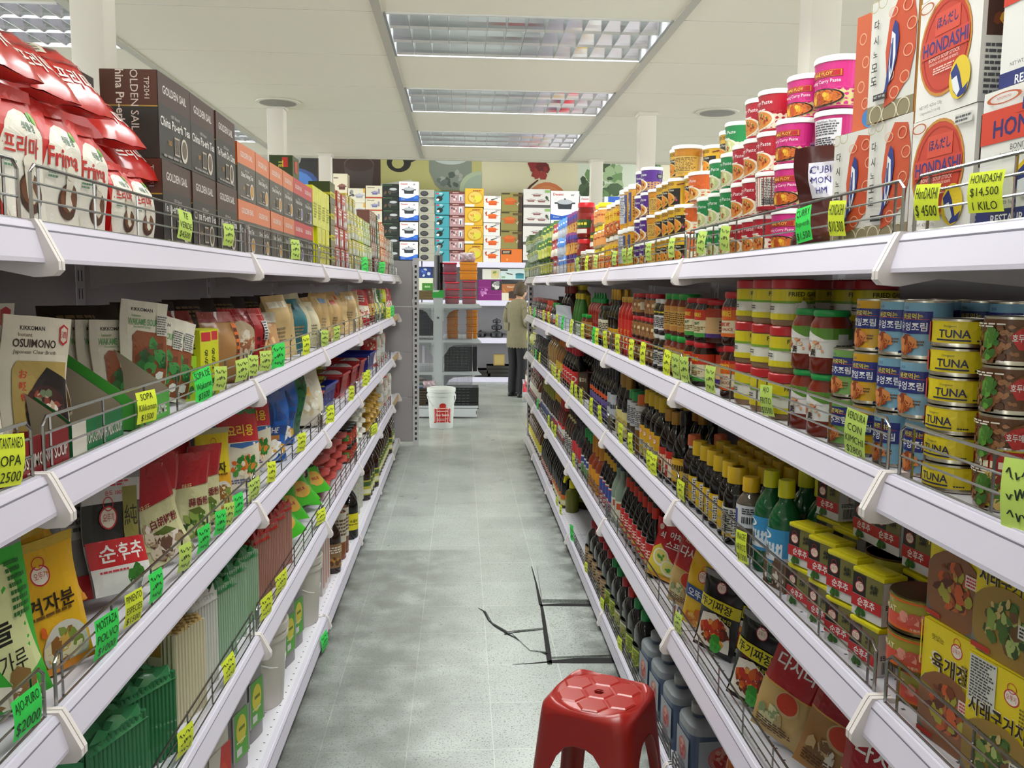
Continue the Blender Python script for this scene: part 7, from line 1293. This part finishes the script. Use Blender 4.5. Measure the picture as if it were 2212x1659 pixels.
# ================================================================ red plastic stool
def stool():
    RED = '92201b:.3'; HT = .435; root = empty('stool', (.385, 2.27, 0), R(-31)); tag(root, 'red plastic stool with a football patterned seat', 'stool')
    def half(z):
        t = 1-z/HT; return .130+.040*t
    def ring(a, z, inset=0.):
        h = half(z)-inset; p = 5.5 if z < HT-.03 else 5.0
        c, s_ = cos(a), sin(a); r = h/((abs(c)**p+abs(s_)**p)**(1/p)); return Vector((r*c, r*s_, z))
    ang = []
    for q in range(4):
        for t in (-1, -.94, -.88, -.83, -.80, -.785, -.775, -.76, -.74, -.70, -.64, -.54, -.36, -.18, 0, .18, .36, .54, .64, .70, .74, .76, .775, .785, .80, .83, .88, .94): ang.append(q*pi/2+t*pi/4)
    n = len(ang); nz = 16; top = HT-.012; ZA = .345; g = G(); vs = []
    for a in ang:
        tt = ((a+pi/4) % (pi/2)-pi/4)/(pi/4); s0 = .78; e = abs(tt)/s0
        zb = ZA*(max(0., 1-e**3.2))**(1/3.2) if e < 1 else 0.
        flute = .008*max(0, (abs(tt)-.6)/.4)                       # the corner legs bulge a little
        for j in range(nz+1):
            z = zb+(top-zb)*(j/nz); p = ring(a, z); k = 1+flute/p.length*(1-j/nz*.3)
            if j == 0: k *= 1.012
            vs.append((p.x*k, p.y*k, z))
    fs = [(i*(nz+1)+j, ((i+1) % n)*(nz+1)+j, ((i+1) % n)*(nz+1)+j+1, i*(nz+1)+j+1) for i in range(n) for j in range(nz)]
    # rounded shoulder up to the round seat; the corners swell, the sides dip
    m = 7; base = len(vs)
    for i, a in enumerate(ang):
        tt = abs(((a+pi/4) % (pi/2)-pi/4)/(pi/4)); p0 = Vector(vs[i*(nz+1)+nz]); rs = .118
        p1 = Vector((rs*cos(a), rs*sin(a), HT-.006))
        for j in range(1, m+1):
            t = j/m; q = p0.lerp(p1, t); q.z = top+(.012+.012*max(0, (tt-.45)/.55))*sin(min(1, t*1.5)*pi/2)*(1-.55*max(0, t-.55)/.45); vs.append(tuple(q))
    for i in range(n):
        i2 = (i+1) % n
        for j in range(m):
            a0 = i*(nz+1)+nz if j == 0 else base+i*m+j-1; a1 = i2*(nz+1)+nz if j == 0 else base+i2*m+j-1
            fs.append((a0, a1, base+i2*m+j, base+i*m+j))
    g.add(vs, fs, RED); body = g.build('leg_frame', root, smooth=50)
    md = body.modifiers.new('wall', 'SOLIDIFY'); md.thickness = .0035; md.offset = -1
    # seat disc with a hole and raised hexagons
    g = G(); zs = HT+.004; N = 48
    prof = [(.0125, zs-.012), (.0125, zs-.001), (.015, zs), (.06, zs), (.112, zs-.001), (.121, zs-.004), (.124, zs-.010), (.118, zs-.016)]
    vs = [(r*cos(2*pi*i/N), r*sin(2*pi*i/N), z) for r, z in prof for i in range(N)]
    g.add(vs, [(j*N+i, j*N+(i+1) % N, (j+1)*N+(i+1) % N, (j+1)*N+i) for j in range(len(prof)-1) for i in range(N)], '95231d:.3'); seat = g.build('seat', root, smooth=50)
    def hexa(cx, cy, r, clip=.116, rot=0.):
        P = []
        for i in range(6):
            a = pi/3*i+rot; x, y = cx+r*cos(a), cy+r*sin(a); L = math.hypot(x, y)
            if L > clip: x, y = x*clip/L, y*clip/L
            P.append((x, y))
        Q = [(cx2*.86+x*.14, cy2*.86+y*.14) for (x, y), (cx2, cy2) in ((( sum(p[0] for p in P)/6, sum(p[1] for p in P)/6), p) for p in P)]
        n = 6; g.add([(x, y, zs-.0004) for x, y in P]+[(x, y, zs+.0024) for x, y in Q], [(i, (i+1) % n, (i+1) % n+n, i+n) for i in range(n)]+([tuple(range(n, 2*n))] if abs(cx)+abs(cy) > .01 else []), '95231d:.28')
    g = G(); rot = R(9)
    for i in range(6):
        a = rot+pi/6+pi/3*i; hexa(.081*cos(a), .081*sin(a), .0445, rot=rot)
    P = [(.0435*cos(rot+pi/3*i), .0435*sin(rot+pi/3*i)) for i in range(6)]; Q = [(.038*cos(rot+pi/3*i), .038*sin(rot+pi/3*i)) for i in range(6)]; H = [(.0155*cos(rot+pi/3*i), .0155*sin(rot+pi/3*i)) for i in range(6)]
    g.add([(x, y, zs) for x, y in P]+[(x, y, zs+.0024) for x, y in Q]+[(x, y, zs+.002) for x, y in H], [(i, (i+1) % 6, (i+1) % 6+6, i+6) for i in range(6)]+[(i+6, (i+1) % 6+6, (i+1) % 6+12, i+12) for i in range(6)], '95231d:.28')
    g.build('seat_pattern', seat, smooth=0)
stool()
# ================================================================ the shopper at the far end
def skin(name, pts, links, mat, root_i=0, sub=2, parent=None):
    me = bpy.data.meshes.new(name); me.from_pydata([p[:3] for p in pts], links, []); me.materials.append(M(mat))
    o = bpy.data.objects.new(name, me); COL.objects.link(o)
    bpy.context.view_layer.objects.active = o
    md = o.modifiers.new('skin', 'SKIN'); md.use_smooth_shade = True; md.branch_smoothing = .6
    for v, p in zip(me.skin_vertices[0].data, pts): v.radius = (p[3], p[4] if len(p) > 4 else p[3]); v.use_root = False
    me.skin_vertices[0].data[root_i].use_root = True
    s = o.modifiers.new('sub', 'SUBSURF'); s.levels = sub; s.render_levels = sub
    if parent: o.parent = parent
    return o
def person():
    # local frame: facing +y, feet on z 0
    SK = 'c49a80:.5'
    P = [(0, 0, .86, .13, .10), (0, .0, 1.02, .12, .095), (0, .01, 1.20, .13, .10), (0, 0, 1.30, .10, .08), (0, .015, 1.375, .048), (0, .035, 1.42, .05)]
    Lk = [(0, 1), (1, 2), (2, 3), (3, 4), (4, 5)]
    for s in (-1, 1):
        i = len(P); P += [(s*.085, 0, .80, .075), (s*.09, .015, .46, .052), (s*.095, -.01, .10, .036), (s*.10, .04, .04, .034), (s*.105, .12, .025, .026)]
        Lk += [(0, i), (i, i+1), (i+1, i+2), (i+2, i+3), (i+3, i+4)]
        i = len(P); P += [(s*.155, -.005, 1.27, .052), (s*.205, -.03, 1.05, .042), (s*.15, .17, .985, .032), (s*.115, .235, 1.0, .026), (s*.10, .275, 1.01, .028, .016)]
        Lk += [(3, i), (i, i+1), (i+1, i+2), (i+2, i+3), (i+3, i+4)]
        h = len(P)-1
        for q, (dx, ln, dz) in enumerate(((-.022, .055, .0), (-.008, .062, .006), (.007, .058, .004), (.021, .046, -.002))):
            j = len(P); P += [(s*.10+dx, .30, 1.012+dz, .0085), (s*.10+dx*.9, .30+ln*.5, 1.002+dz, .0078), (s*.10+dx*.8, .30+ln*.8, .985+dz, .0066)]; Lk += [(h, j), (j, j+1), (j+1, j+2)]
        j = len(P); P += [(s*.10-s*.032, .268, 1.026, .0095), (s*.10-s*.045, .30, 1.03, .0078)]; Lk += [(h, j), (j, j+1)]
    root = skin('person', P, Lk, SK); tag(root, 'woman in a khaki cardigan and black trousers at the far end', 'person')
    root.location = (.80, 12.15, .002); root.rotation_euler = (0, 0, R(-52))
    # head
    bm = bmesh.new(); bmesh.ops.create_uvsphere(bm, u_segments=28, v_segments=22, radius=1)
    for v in bm.verts:
        x, y, z = v.co; w = .074-.016*max(0, -z)**1.5; y2 = y*.093; z2 = z*.112
        if y > 0: y2 += .006*max(0, 1-abs(z+.75)*2.5)*max(0, 1-abs(x)*1.6)                # chin
        if y > .3 and abs(z-.12) < .16 and .18 < abs(x) < .6: y2 -= .007                    # eye sockets
        if y > .4: y2 += .024*max(0, 1-abs(x)*5)*max(0, 1-abs(z+.12)*4.5)                    # nose
        if y > .4 and abs(x) < .35: y2 += .005*max(0, 1-abs(z+.48)*9)                        # lips
        v.co = (x*w, y2, z2)
    me = bpy.data.meshes.new('head'); bm.to_mesh(me); bm.free(); me.materials.append(M(SK)); me.polygons.foreach_set('use_smooth', [True]*len(me.polygons))
    hd_ = bpy.data.objects.new('head', me); COL.objects.link(hd_); hd_.parent = root; hd_.location = (0, .045, 1.475); hd_.rotation_euler = (R(-14), 0, 0)
    g = G()
    for s in (-1, 1): g.lathe([(.0001, -.009), (.007, -.006), (.009, 0), (.007, .006), (.0001, .009)], 'e8e4de:.2', 12, c=(s*.029, .083)); 
    o = g.build('eyes', hd_); o.location = (0, -.002, .014)
    g = G()
    for s in (-1, 1): g.lathe([(.0001, -.03), (.010, -.024), (.013, 0), (.012, .02), (.0001, .03)], SK, 10, c=(s*.075, -.005), sq=(.5, 1, 1))
    g.build('ears', hd_)
    g = G(); g.tube([(-.022, .091, -.055), (0, .099, -.053), (.022, .091, -.055)], [.003, .005, .003], '9a5a50:.4', 6); g.build('mouth', hd_)
    bm = bmesh.new(); bmesh.ops.create_uvsphere(bm, u_segments=32, v_segments=24, radius=1)
    bmesh.ops.delete(bm, geom=[v for v in bm.verts if v.co.z < -.72 or (v.co.y > .42 and v.co.z < .42) or (v.co.y > .1 and v.co.z < -.25)], context='VERTS')
    rnd = random.Random(2)
    for v in bm.verts:
        x, y, z = v.co; f = 1+.03*sin(14*math.atan2(x, y)+6*z)+.02*rnd.random(); v.co = (x*.089*f, y*.108*f-.006, z*.124*f+.008)
    me = bpy.data.meshes.new('hair'); bm.to_mesh(me); bm.free(); me.materials.append(M('4a3a26:.6:0::60')); me.polygons.foreach_set('use_smooth', [True]*len(me.polygons))
    h2 = bpy.data.objects.new('hair', me); COL.objects.link(h2); h2.parent = hd_; md = h2.modifiers.new('t', 'SOLIDIFY'); md.thickness = .006
    # cardigan: a loft with knit ribs, a scalloped hem and sleeves
    g = G(); KN = '837c62:.85:0::70'; rows = [(.70, .185, .135), (.73, .19, .14), (.85, .185, .138), (1.0, .172, .130), (1.15, .182, .132), (1.25, .19, .122), (1.31, .165, .105), (1.345, .10, .08), (1.365, .066, .064)]
    n = 44; zz = []
    for a, b in zip(rows, rows[1:]):
        k = max(1, int((b[0]-a[0])/.012))
        for i in range(k): t = i/k; zz.append([a[q]+(b[q]-a[q])*t for q in range(3)])
    zz.append(list(rows[-1])); vs = []
    for j, (z, rx, ry) in enumerate(zz):
        w = 1+.012*(j % 2)
        for i in range(n):
            a = 2*pi*i/n; zf = z-(.016*abs(sin(11*a)) if j == 0 else 0); vs.append((rx*w*cos(a), ry*w*sin(a)+.004, zf))
    g.add(vs, [(j*n+i, j*n+(i+1) % n, (j+1)*n+(i+1) % n, (j+1)*n+i) for j in range(len(zz)-1) for i in range(n)], KN); cd = g.build('cardigan', root, smooth=80)
    for s in (-1, 1):
        g = G(); pts = [(s*.14, 0, 1.285), (s*.185, -.01, 1.22), (s*.212, -.028, 1.10), (s*.212, -.015, 1.03), (s*.19, .06, 1.005), (s*.155, .16, .985), (s*.135, .2, .985)]
        P2 = []
        for a, b in zip(pts, pts[1:]):
            for i in range(5): P2.append(tuple(a[q]+(b[q]-a[q])*i/5 for q in range(3)))
        P2.append(pts[-1]); rr = [(.070-.03*i/len(P2))*(1+.03*(i % 2)) for i in range(len(P2))]; g.tube(P2, rr, KN, 14); g.build('sleeve', cd, smooth=80)
    g = G(); g.box(-.15, -.05, -.139, -.131, .93, 1.04, KN, .006); g.build('pocket', cd)
    BK = '0e0e12:.7'; g = G()
    g.lathe([(1, .70), (1.03, .78), (1, .90)], BK, 28, sq=(.165, .122, 1)); 
    for s in (-1, 1): g.tube([(s*.085, 0, .78), (s*.09, .008, .6), (s*.092, .012, .44), (s*.096, 0, .2), (s*.098, .0, .055)], [.095, .085, .075, .07, .068], BK, 16)
    g.build('trousers', root, smooth=60)
    for s in (-1, 1):
        g = G(); g.lathe([(1, 0), (1.04, .012), (1.0, .045), (.8, .075), (.55, .085)], '141416:.35', 18, c=(s*.10, .045), sq=(.047, .125, .8)); g.build('shoe', root)
    # pink bag on the floor beside her
    b_ = pouch('shopping_bag', .2, .3, .1, 'c8d0d4:.3', 'r 0 .45 1 .8 d8404a;r .1 .8 .9 1 d88aa8;r .1 .1 .9 .4 d0d4d8', 'stand', .3, .012, seed=301)
    dup(b_, (.93, 11.6, .002), R(10), 'pink and white bag on the floor by the woman', 'bag')
person()
# ================================================================ handwritten price tags clipped to the guards
Yl, Gn, Lm = 'e2f03a:.6', '3ae05a:.6', 'c4e06a:.5'
CN = {Yl: 'yellow', Gn: 'green', Lm: 'pale green'}
TAGS = {
 (1, 1): [(2132, Yl, 'HONDASHI|$14,500|1 KILO', .058, .05), (2005, Yl, 'HonDASHI|$ 4500', .05, .05), (1810, Yl, 'HONDASHI|$10,300', .048, .06), (1738, Gn, 'CURRY|Rojo-verde|$1,500', .052, .066), (1568, Lm, 'MASA|CURRY|$2900', .05, .06), (1517, Lm, 'CURRY|VERDE|$2900', .05, .06), (1452, Lm, 'CURRY|$2900', .045, .06), (1402, Lm, 'CURRY|$2900', .05, .06), (1362, Lm, 'POLVO|$2500', .05, .06), (1350, Lm, 'POLVO|$2500', .05, .06), (1328, Lm, 'TOM|$2600', .05, .06), (1288, Lm, '$1900', .05, .06), (1268, Yl, '$2200', .05, .075), (1248, Lm, '$1800', .05, .075)],
 (1, 2): [(2210, Lm, 'ATUN|$2800', .06, .085), (1850, Lm, 'VERDURA|CON|KIMCHI|$2800', .056, .078), (1658, Lm, 'AJO|FRITO|$3500', .05, .066), (1536, Lm, 'SALSA|BBQ|$1900', .056, .07), (1480, Lm, 'SALSA|$1900', .06, .075), (1461, Lm, 'SALSA|$2400', .055, .075), (1442, Yl, 'AJI|$2200', .055, .08), (1390, Yl, 'AJI|$2200', .05, .085), (1365, Yl, '$2300', .05, .08), (1335, Yl, '$1900', .05, .085), (1308, Yl, '$1800', .05, .08), (1290, Yl, '$2000', .05, .08), (1284, Gn, '$2100', .05, .08), (1259, Yl, '$1700', .05, .08), (1235, Yl, '$1500', .05, .09), (1216, Gn, '$1500', .05, .1), (1204, Yl, '$1500', .05, .1), (1186, Yl, '$1200', .05, .1), (1175, Yl, '$1300', .05, .1), (1155, Gn, '$900', .06, .1), (1146, Yl, '$900', .05, .1)],
 (1, 3): [(1604, Yl, 'VINAGRE|ARROZ|$1300', .05, .075), (1472, Yl, 'SESAMO|$2500', .05, .06), (1413, Yl, 'ACEITE|$4200', .055, .07), (1404, Yl, 'ACEITE|$2500', .05, .07), (1363, Yl, '$3900', .05, .08), (1342, Yl, '$3200', .05, .09), (1297, Yl, '$2600', .05, .09), (1278, Yl, '$2600', .05, .09), (1256, Yl, '$2200', .05, .09), (1245, Yl, '$2000', .05, .09), (1236, Yl, '$1900', .05, .09), (1208, Yl, '$1900', .05, .09), (1200, Yl, '$1800', .05, .09), (1194, Yl, '$1700', .05, .09), (1166, Yl, '$1500', .05, .1), (1158, Gn, '$1500', .05, .1)],
 (1, 4): [(1466, Lm, 'CREMA|$1500', .05, .06), (1240, Yl, '$2900', .05, .09), (1200, Yl, '$1500', .05, .1), (1194, Yl, '$1500', .05, .09), (1186, Yl, '$1400', .05, .1), (1162, Gn, '$1200', .05, .1)],
 (1, 5): [(1340, Yl, 'SOYA|$4500', .05, .06), (1302, Yl, 'SOYA|$3900', .05, .06), (1267, Yl, '$2900', .05, .06), (1237, Gn, 'AJI|$3000', .07, .14), (1212, Yl, '$2500', .05, .07), (1204, Yl, '$2500', .05, .07)],
 (-1, 1): [(398, Lm, 'TE|VERDE|$4500', .06, .062), (492, Lm, 'T. PUERH|$3900', .06, .055), (637, Lm, 'TE ROJO|$3500', .09, .07), (787, Gn, 'TE|$2500', .14, .09), (823, Gn, 'TE|$1900', .2, .09)],
 (-1, 2): [(12, Yl, 'INSTANTANEO|SOPA|$ 2500', .066, .07), (315, Yl, 'SOPA|Kikkoman|$1500', .07, .06), (437, Gn, 'SOPA DE|Wakame|$3500', .085, .075), (474, Lm, 'ALGA|$1900', .07, .06), (521, Lm, 'TE SECO|$2500', .08, .06), (545, Lm, 'HONGO|$3900', .07, .06), (572, Lm, 'GLUTEN|$1200', .09, .062), (600, Gn, 'CARNE|SOYA|$2400', .11, .08), (660, Yl, 'MAIZ|$1200', .08, .075), (700, Lm, '$1500', .1, .07), (726, Lm, '$1500', .1, .07), (838, Yl, '$900', .15, .1), (846, Gn, '$900', .15, .1)],
 (-1, 3): [(56, Gn, 'AJO-PURO|$2000', .058, .06), (228, Gn, 'MOSTAZA|POLVO|$1000', .068, .07), (286, Yl, 'PIMIENTO|ESPECIES|$1500', .058, .062), (335, Gn, 'PIMIENTA|$1500', .05, .06), (397, Lm, 'ESPECIES|$1000', .055, .06), (438, Gn, 'AJO|$1000', .06, .06), (474, Gn, 'AJI|$1200', .06, .06), (492, Lm, 'AJO|$1200', .06, .06), (513, Gn, 'SOPA|$1500', .06, .06), (547, Lm, 'SOPA|$2000', .08, .06), (585, Yl, 'LECHE|$3500', .07, .065), (650, Yl, 'FIDEO|$1500', .09, .07), (712, Yl, 'CURRY|$1500', .12, .08), (758, Yl, '$1200', .1, .08), (788, Yl, '$1200', .12, .09), (794, Yl, '$1300', .1, .09)],
 (-1, 4): [(398, Yl, '$1500', .07, .06), (493, Yl, 'PALITOS|BAMBU|$2000', .07, .06), (574, Yl, 'MAXI|LINE|$2000', .09, .07), (606, Yl, 'PALO|$2000', .1, .065), (692, Yl, 'DULCE|$1500', .12, .06), (806, Yl, '$1200', .2, .07)],
 (-1, 5): [(700, Gn, 'SALE', .08, .07)],
}
READ = {'HONDASHI|$14,500|1 KILO', 'HonDASHI|$ 4500', 'HONDASHI|$10,300', 'CURRY|Rojo-verde|$1,500', 'VERDURA|CON|KIMCHI|$2800', 'AJO|FRITO|$3500', 'TE|VERDE|$4500', 'SOPA DE|Wakame|$3500', 'SOPA|Kikkoman|$1500', 'AJO-PURO|$2000', 'MOSTAZA|POLVO|$1000', 'PIMIENTO|ESPECIES|$1500', 'VINAGRE|ARROZ|$1300', 'INSTANTANEO|SOPA|$ 2500'}
random.seed(5)
for (side, sh), lst in TAGS.items():
    for i, (px, c, txt, w, h) in enumerate(sorted(lst, key=lambda t: -t[0] if side > 0 else t[0])):
        rows = txt.split('|'); g = G(); k = 5
        S = Surf(w, h, lambda u, v, o, w=w, h=h: Vector(((u-.5)*w, -o-.004*sin(pi*v)*1., (v-.5)*h)), h/5)
        vs = [S.fn(a/k, b/k, 0) for b in range(k+1) for a in range(k+1)]
        g.add(vs, [(b*(k+1)+a, b*(k+1)+a+1, (b+1)*(k+1)+a+1, (b+1)*(k+1)+a) for b in range(k) for a in range(k)], c)
        sp = ';'.join('t %s .5 %g %g 1c2a1a .86' % (r_.replace(' ', '_'), 1-(j+.5)/len(rows), .62/len(rows)*(1.15 if '$' in r_ and len(rows) > 1 else 1)) for j, r_ in enumerate(rows))
        if txt not in READ: sp = 'z .1 .06 .95 .94 3 1c2a1a'
        g.art(sp, S, .0006, .0001); o = g.build('price_tag', smooth=60)
        z = SZ[sh]+(.045 if sh < 5 else (.03 if side > 0 else -.03))
        dp = .0075 if (sh < 5 or side > 0) else -.02
        x = sx(side, dp); y = yat(px, x, z); ro = random.uniform(-7, 7)
        o.location = (x, y, z); o.rotation_euler = (R(random.uniform(-4, 6)), R(ro), RZ(side)+(1 if side > 0 else -1)*R(10))
        pr = txt.split('|')[-1].replace('$', '').strip()
        tag(o, '%s price tag %son the %s %s shelf, %s from the camera' % (CN[c], 'reading %s ' % pr if txt in READ else '', SHELF[sh], 'left' if side < 0 else 'right', ordn(i+1)), 'price tag', 'handwritten price tags')
# == settle: millimetre shifts that keep neighbouring packs from pressing into each other
SETTLE = {
    'baking_tray': '4 -18 0 0 100',
    'blue_jerrycan': '1 6 0 0 100',
    'brown_bottle': '1 -6 0 0 100',
    'brown_soy_bottle': '1 -20 0 0 100,2 -20 0 0 100,3 -20 0 0 100,4 0 0 6 100,5 -20 0 0 100,6 -20 0 0 100,7 -20 0 0 100,8 -20 0 0 100,9 -20 0 0 100,10 -20 0 0 100,11 -20 0 0 100,12 -20 0 0 100,13 -20 0 0 100,14 0 0 6 100,15 -20 0 0 100,16 -20 0 0 100,17 -20 0 0 100,18 -20 0 0 100',
    'brown_syrup_bottle': '2 12 0 0 100,10 30 0 0 100,11 6 12 0 100',
    'chopstick_bundle': '22 -6 0 0 100,8 -30 -18 0 100,11 -3 1 0 94,13 -8 1 0 97,15 -8 1 0 97,17 -8 1 0 97,10 -6 0 6 100,12 -3 1 0 94,14 -3 1 0 94,16 -3 1 0 94',
    'clear_bottle': '1 20 6 0 100',
    'cookware_box': '94 12 0 0 100,92 0 0 6 100,6 6 4 0 97,48 0 4 0 97,55 0 4 0 97,70 6 0 0 100,79 6 0 0 100,26 0 8 0 94,42 0 4 0 97,61 6 0 0 100,33 6 4 0 97,27 0 8 0 94,80 6 0 0 100,50 0 4 0 97,62 0 4 0 97,67 6 0 0 100,44 0 4 0 97,57 0 4 0 97,28 6 4 0 97,9 6 0 0 100,45 6 4 6 97,68 6 0 0 100,58 6 0 0 100,38 0 30 0 100,39 0 4 0 97',
    'curry_paste_tub': '26 0 0 0 94,41 30 6 0 100,12 6 0 0 100,14 0 12 0 100',
    'dark_crate': '1 -12 0 0 100,2 -12 0 0 100,3 -12 0 0 100,4 -12 0 0 100,5 -12 0 0 100,6 -12 0 0 100,7 -12 0 0 100,8 -12 0 0 100',
    'dark_sauce_bottle': '1 0 12 0 100',
    'dark_snack_box': '1 0 -6 0 100',
    'dark_tray': '10 0 0 6 100,19 -18 0 0 100,20 -18 0 0 100,21 -18 0 0 100,22 -18 0 0 100,23 -18 0 0 100,24 -12 9 0 94,18 -18 0 14 100',
    'drink_pouch': '1 30 0 6 100,4 30 0 6 100,7 30 0 6 100,10 20 0 6 100,3 30 6 0 100,6 30 0 0 100,9 30 0 0 100,12 30 0 0 100',
    'film_wrapped_bottle': '2 6 0 0 100',
    'fish_sauce_bottle': '1 30 12 0 100',
    'foil_pouch': '3 0 -18 0 100',
    'food_container': '13 0 0 6 100,16 0 0 6 100,17 0 0 14 100,21 0 0 6 100,19 0 0 6 100',
    'golden_noodle_pack': '2 0 0 6 100,7 0 0 6 100,12 0 0 6 100,17 0 0 6 100,22 0 0 6 100,3 0 0 14 100,8 0 0 14 100,13 0 0 14 100,18 0 0 14 100,23 0 0 14 100,4 -26 0 -1 97,9 -26 0 -1 97,14 -26 0 -1 97,19 -26 0 -1 97,24 -26 0 -1 97',
    'herb_packet': '1 30 18 6 100,4 30 18 6 94,7 30 18 6 100,10 30 18 6 97,14 30 12 0 100,17 30 18 0 100,3 30 6 0 100,6 30 6 0 100,9 30 0 0 100,12 30 0 0 100',
    'herbal_tea_box': '21 -13 0 0 97,56 -13 0 0 97,87 -13 0 0 97,22 -1 0 0 97,27 0 0 6 100,32 0 0 6 100,37 0 0 6 100,41 0 0 6 100,45 0 0 6 100,49 0 0 6 100,53 0 0 6 100,10 0 0 6 100,14 0 0 6 100,18 0 0 6 100,73 0 0 6 100,77 0 0 6 100,81 0 0 6 100,85 0 0 6 100,88 -1 0 0 97,91 0 0 6 100,94 0 0 6 100,97 0 0 6 100,57 -1 0 0 97,61 -3 0 6 94,65 -3 0 6 94,69 -3 0 6 94,23 -1 0 0 97,28 0 0 14 100,33 0 0 14 100,38 0 0 14 100,42 0 0 14 100,46 0 0 14 100,50 0 0 14 100,54 0 0 14 100,11 0 0 14 100,15 0 0 14 100,19 0 0 14 100,74 0 0 14 100,78 0 0 14 100,82 0 0 14 100,86 0 0 14 100,92 0 0 14 100,95 0 0 14 100,98 0 0 14 100,58 -1 0 0 97,62 -1 0 0 97,66 -1 0 0 97,70 -1 0 0 97,24 -1 0 0 97,29 -1 0 0 97,34 -1 0 0 97',
    'king_sauce_bottle': '11 6 6 0 100,13 0 6 0 100',
    'marinade_bottle': '1 0 0 6 100,2 -20 0 0 100',
    'meat_can': '5 20 0 0 100',
    'mushroom_box': '1 0 18 0 100',
    'ochre_cap_bottle': '5 6 -6 0 100',
    'olive_bag': '1 60 -42 0 94,2 60 -12 0 97',
    'paste_jar': '1 30 -18 0 97,2 0 0 6 100',
    'pepper_tin': '11 1 -6 0 97,17 30 6 0 100,9 40 0 0 100,12 7 -6 0 97,18 30 6 0 100,10 20 0 0 100,13 6 -6 0 100,16 0 0 6 100,19 0 6 0 100',
    'plum_bottle': '1 12 0 0 100,2 6 0 0 100,3 6 0 0 100',
    'red_noodle_pack': '2 -12 18 0 100,3 -30 18 6 100',
    'red_vermicelli_pack': '10 0 -12 0 100,2 0 0 6 100,11 0 -12 6 100,5 0 0 6 100,8 0 0 6 100,3 0 0 14 100,12 0 -12 14 100,6 0 0 14 100,9 0 0 14 100',
    'sauce_jar': '7 0 -6 0 100,8 0 6 0 100',
    'seasoning_sachet': '15 20 0 0 100,18 20 0 0 100,21 20 0 0 100,24 20 0 0 100,3 12 0 0 94,6 20 6 0 100,9 20 0 0 100,12 20 0 0 100,27 20 0 0 100,30 30 6 0 100,33 20 0 0 100,16 0 -18 0 100,19 30 0 0 100,22 0 -18 0 100,25 0 -18 0 100,7 0 -12 0 100,4 0 -6 0 94,10 0 -12 0 100,13 0 -12 0 100,29 0 -12 0 100',
    'seaweed_box': '2 -20 0 0 100',
    'sesame_oil_bottle': '26 12 -12 0 100',
    'side_dish_can': '3 12 0 0 100',
    'silver_pouch': '1 -12 0 0 100,2 0 -18 0 100,3 0 -18 0 100',
    'small_black_bottle': '1 0 6 0 100,17 26 24 6 97',
    'small_carton': '2 0 20 0 100,4 0 12 0 100',
    'small_sauce_bottle': '1 12 18 0 100',
    'small_soy_bottle': '7 12 0 0 100,18 12 0 0 100',
    'soy_bottle': '8 20 0 0 100,9 20 0 0 100,10 20 0 0 100,11 20 0 0 100,12 20 0 0 100,13 20 0 0 100,14 20 0 0 100,15 20 0 0 100,16 20 0 0 100,17 20 0 0 100,18 20 0 0 100,1 20 12 0 100',
    'spice_shaker': '1 32 -18 6 94',
    'tall_black_bottle': '14 6 0 0 100',
    'tall_brown_bottle': '1 0 18 0 100',
    'tall_jar': '6 0 0 0 97,8 42 -36 0 94,9 40 -36 0 94',
    'white_bucket': '2 -6 0 0 100',
    'white_flour_pack': '2 0 0 6 100,6 0 0 6 100,10 0 0 6 100,3 0 0 14 100,7 0 0 14 100,11 0 0 14 100',
    'white_noodle_bag': '1 0 -18 0 100',
    'wrapped_bottle': '6 0 -12 0 100,3 12 0 0 100',
    'yellow_box': '1 -12 0 0 100',
    'yellow_packet': '2 0 0 6 100,3 0 0 14 100',
}
for st_, v_ in SETTLE.items():
    for q_ in v_.split(','):
        i_, a_, b_, c_, s_ = map(int, q_.split()); o_ = bpy.data.objects.get(st_+('.%03d' % i_ if i_ else ''))
        if o_: o_.location = o_.location+Vector((a_, b_, c_))/1000; o_.scale = o_.scale*(s_/100)
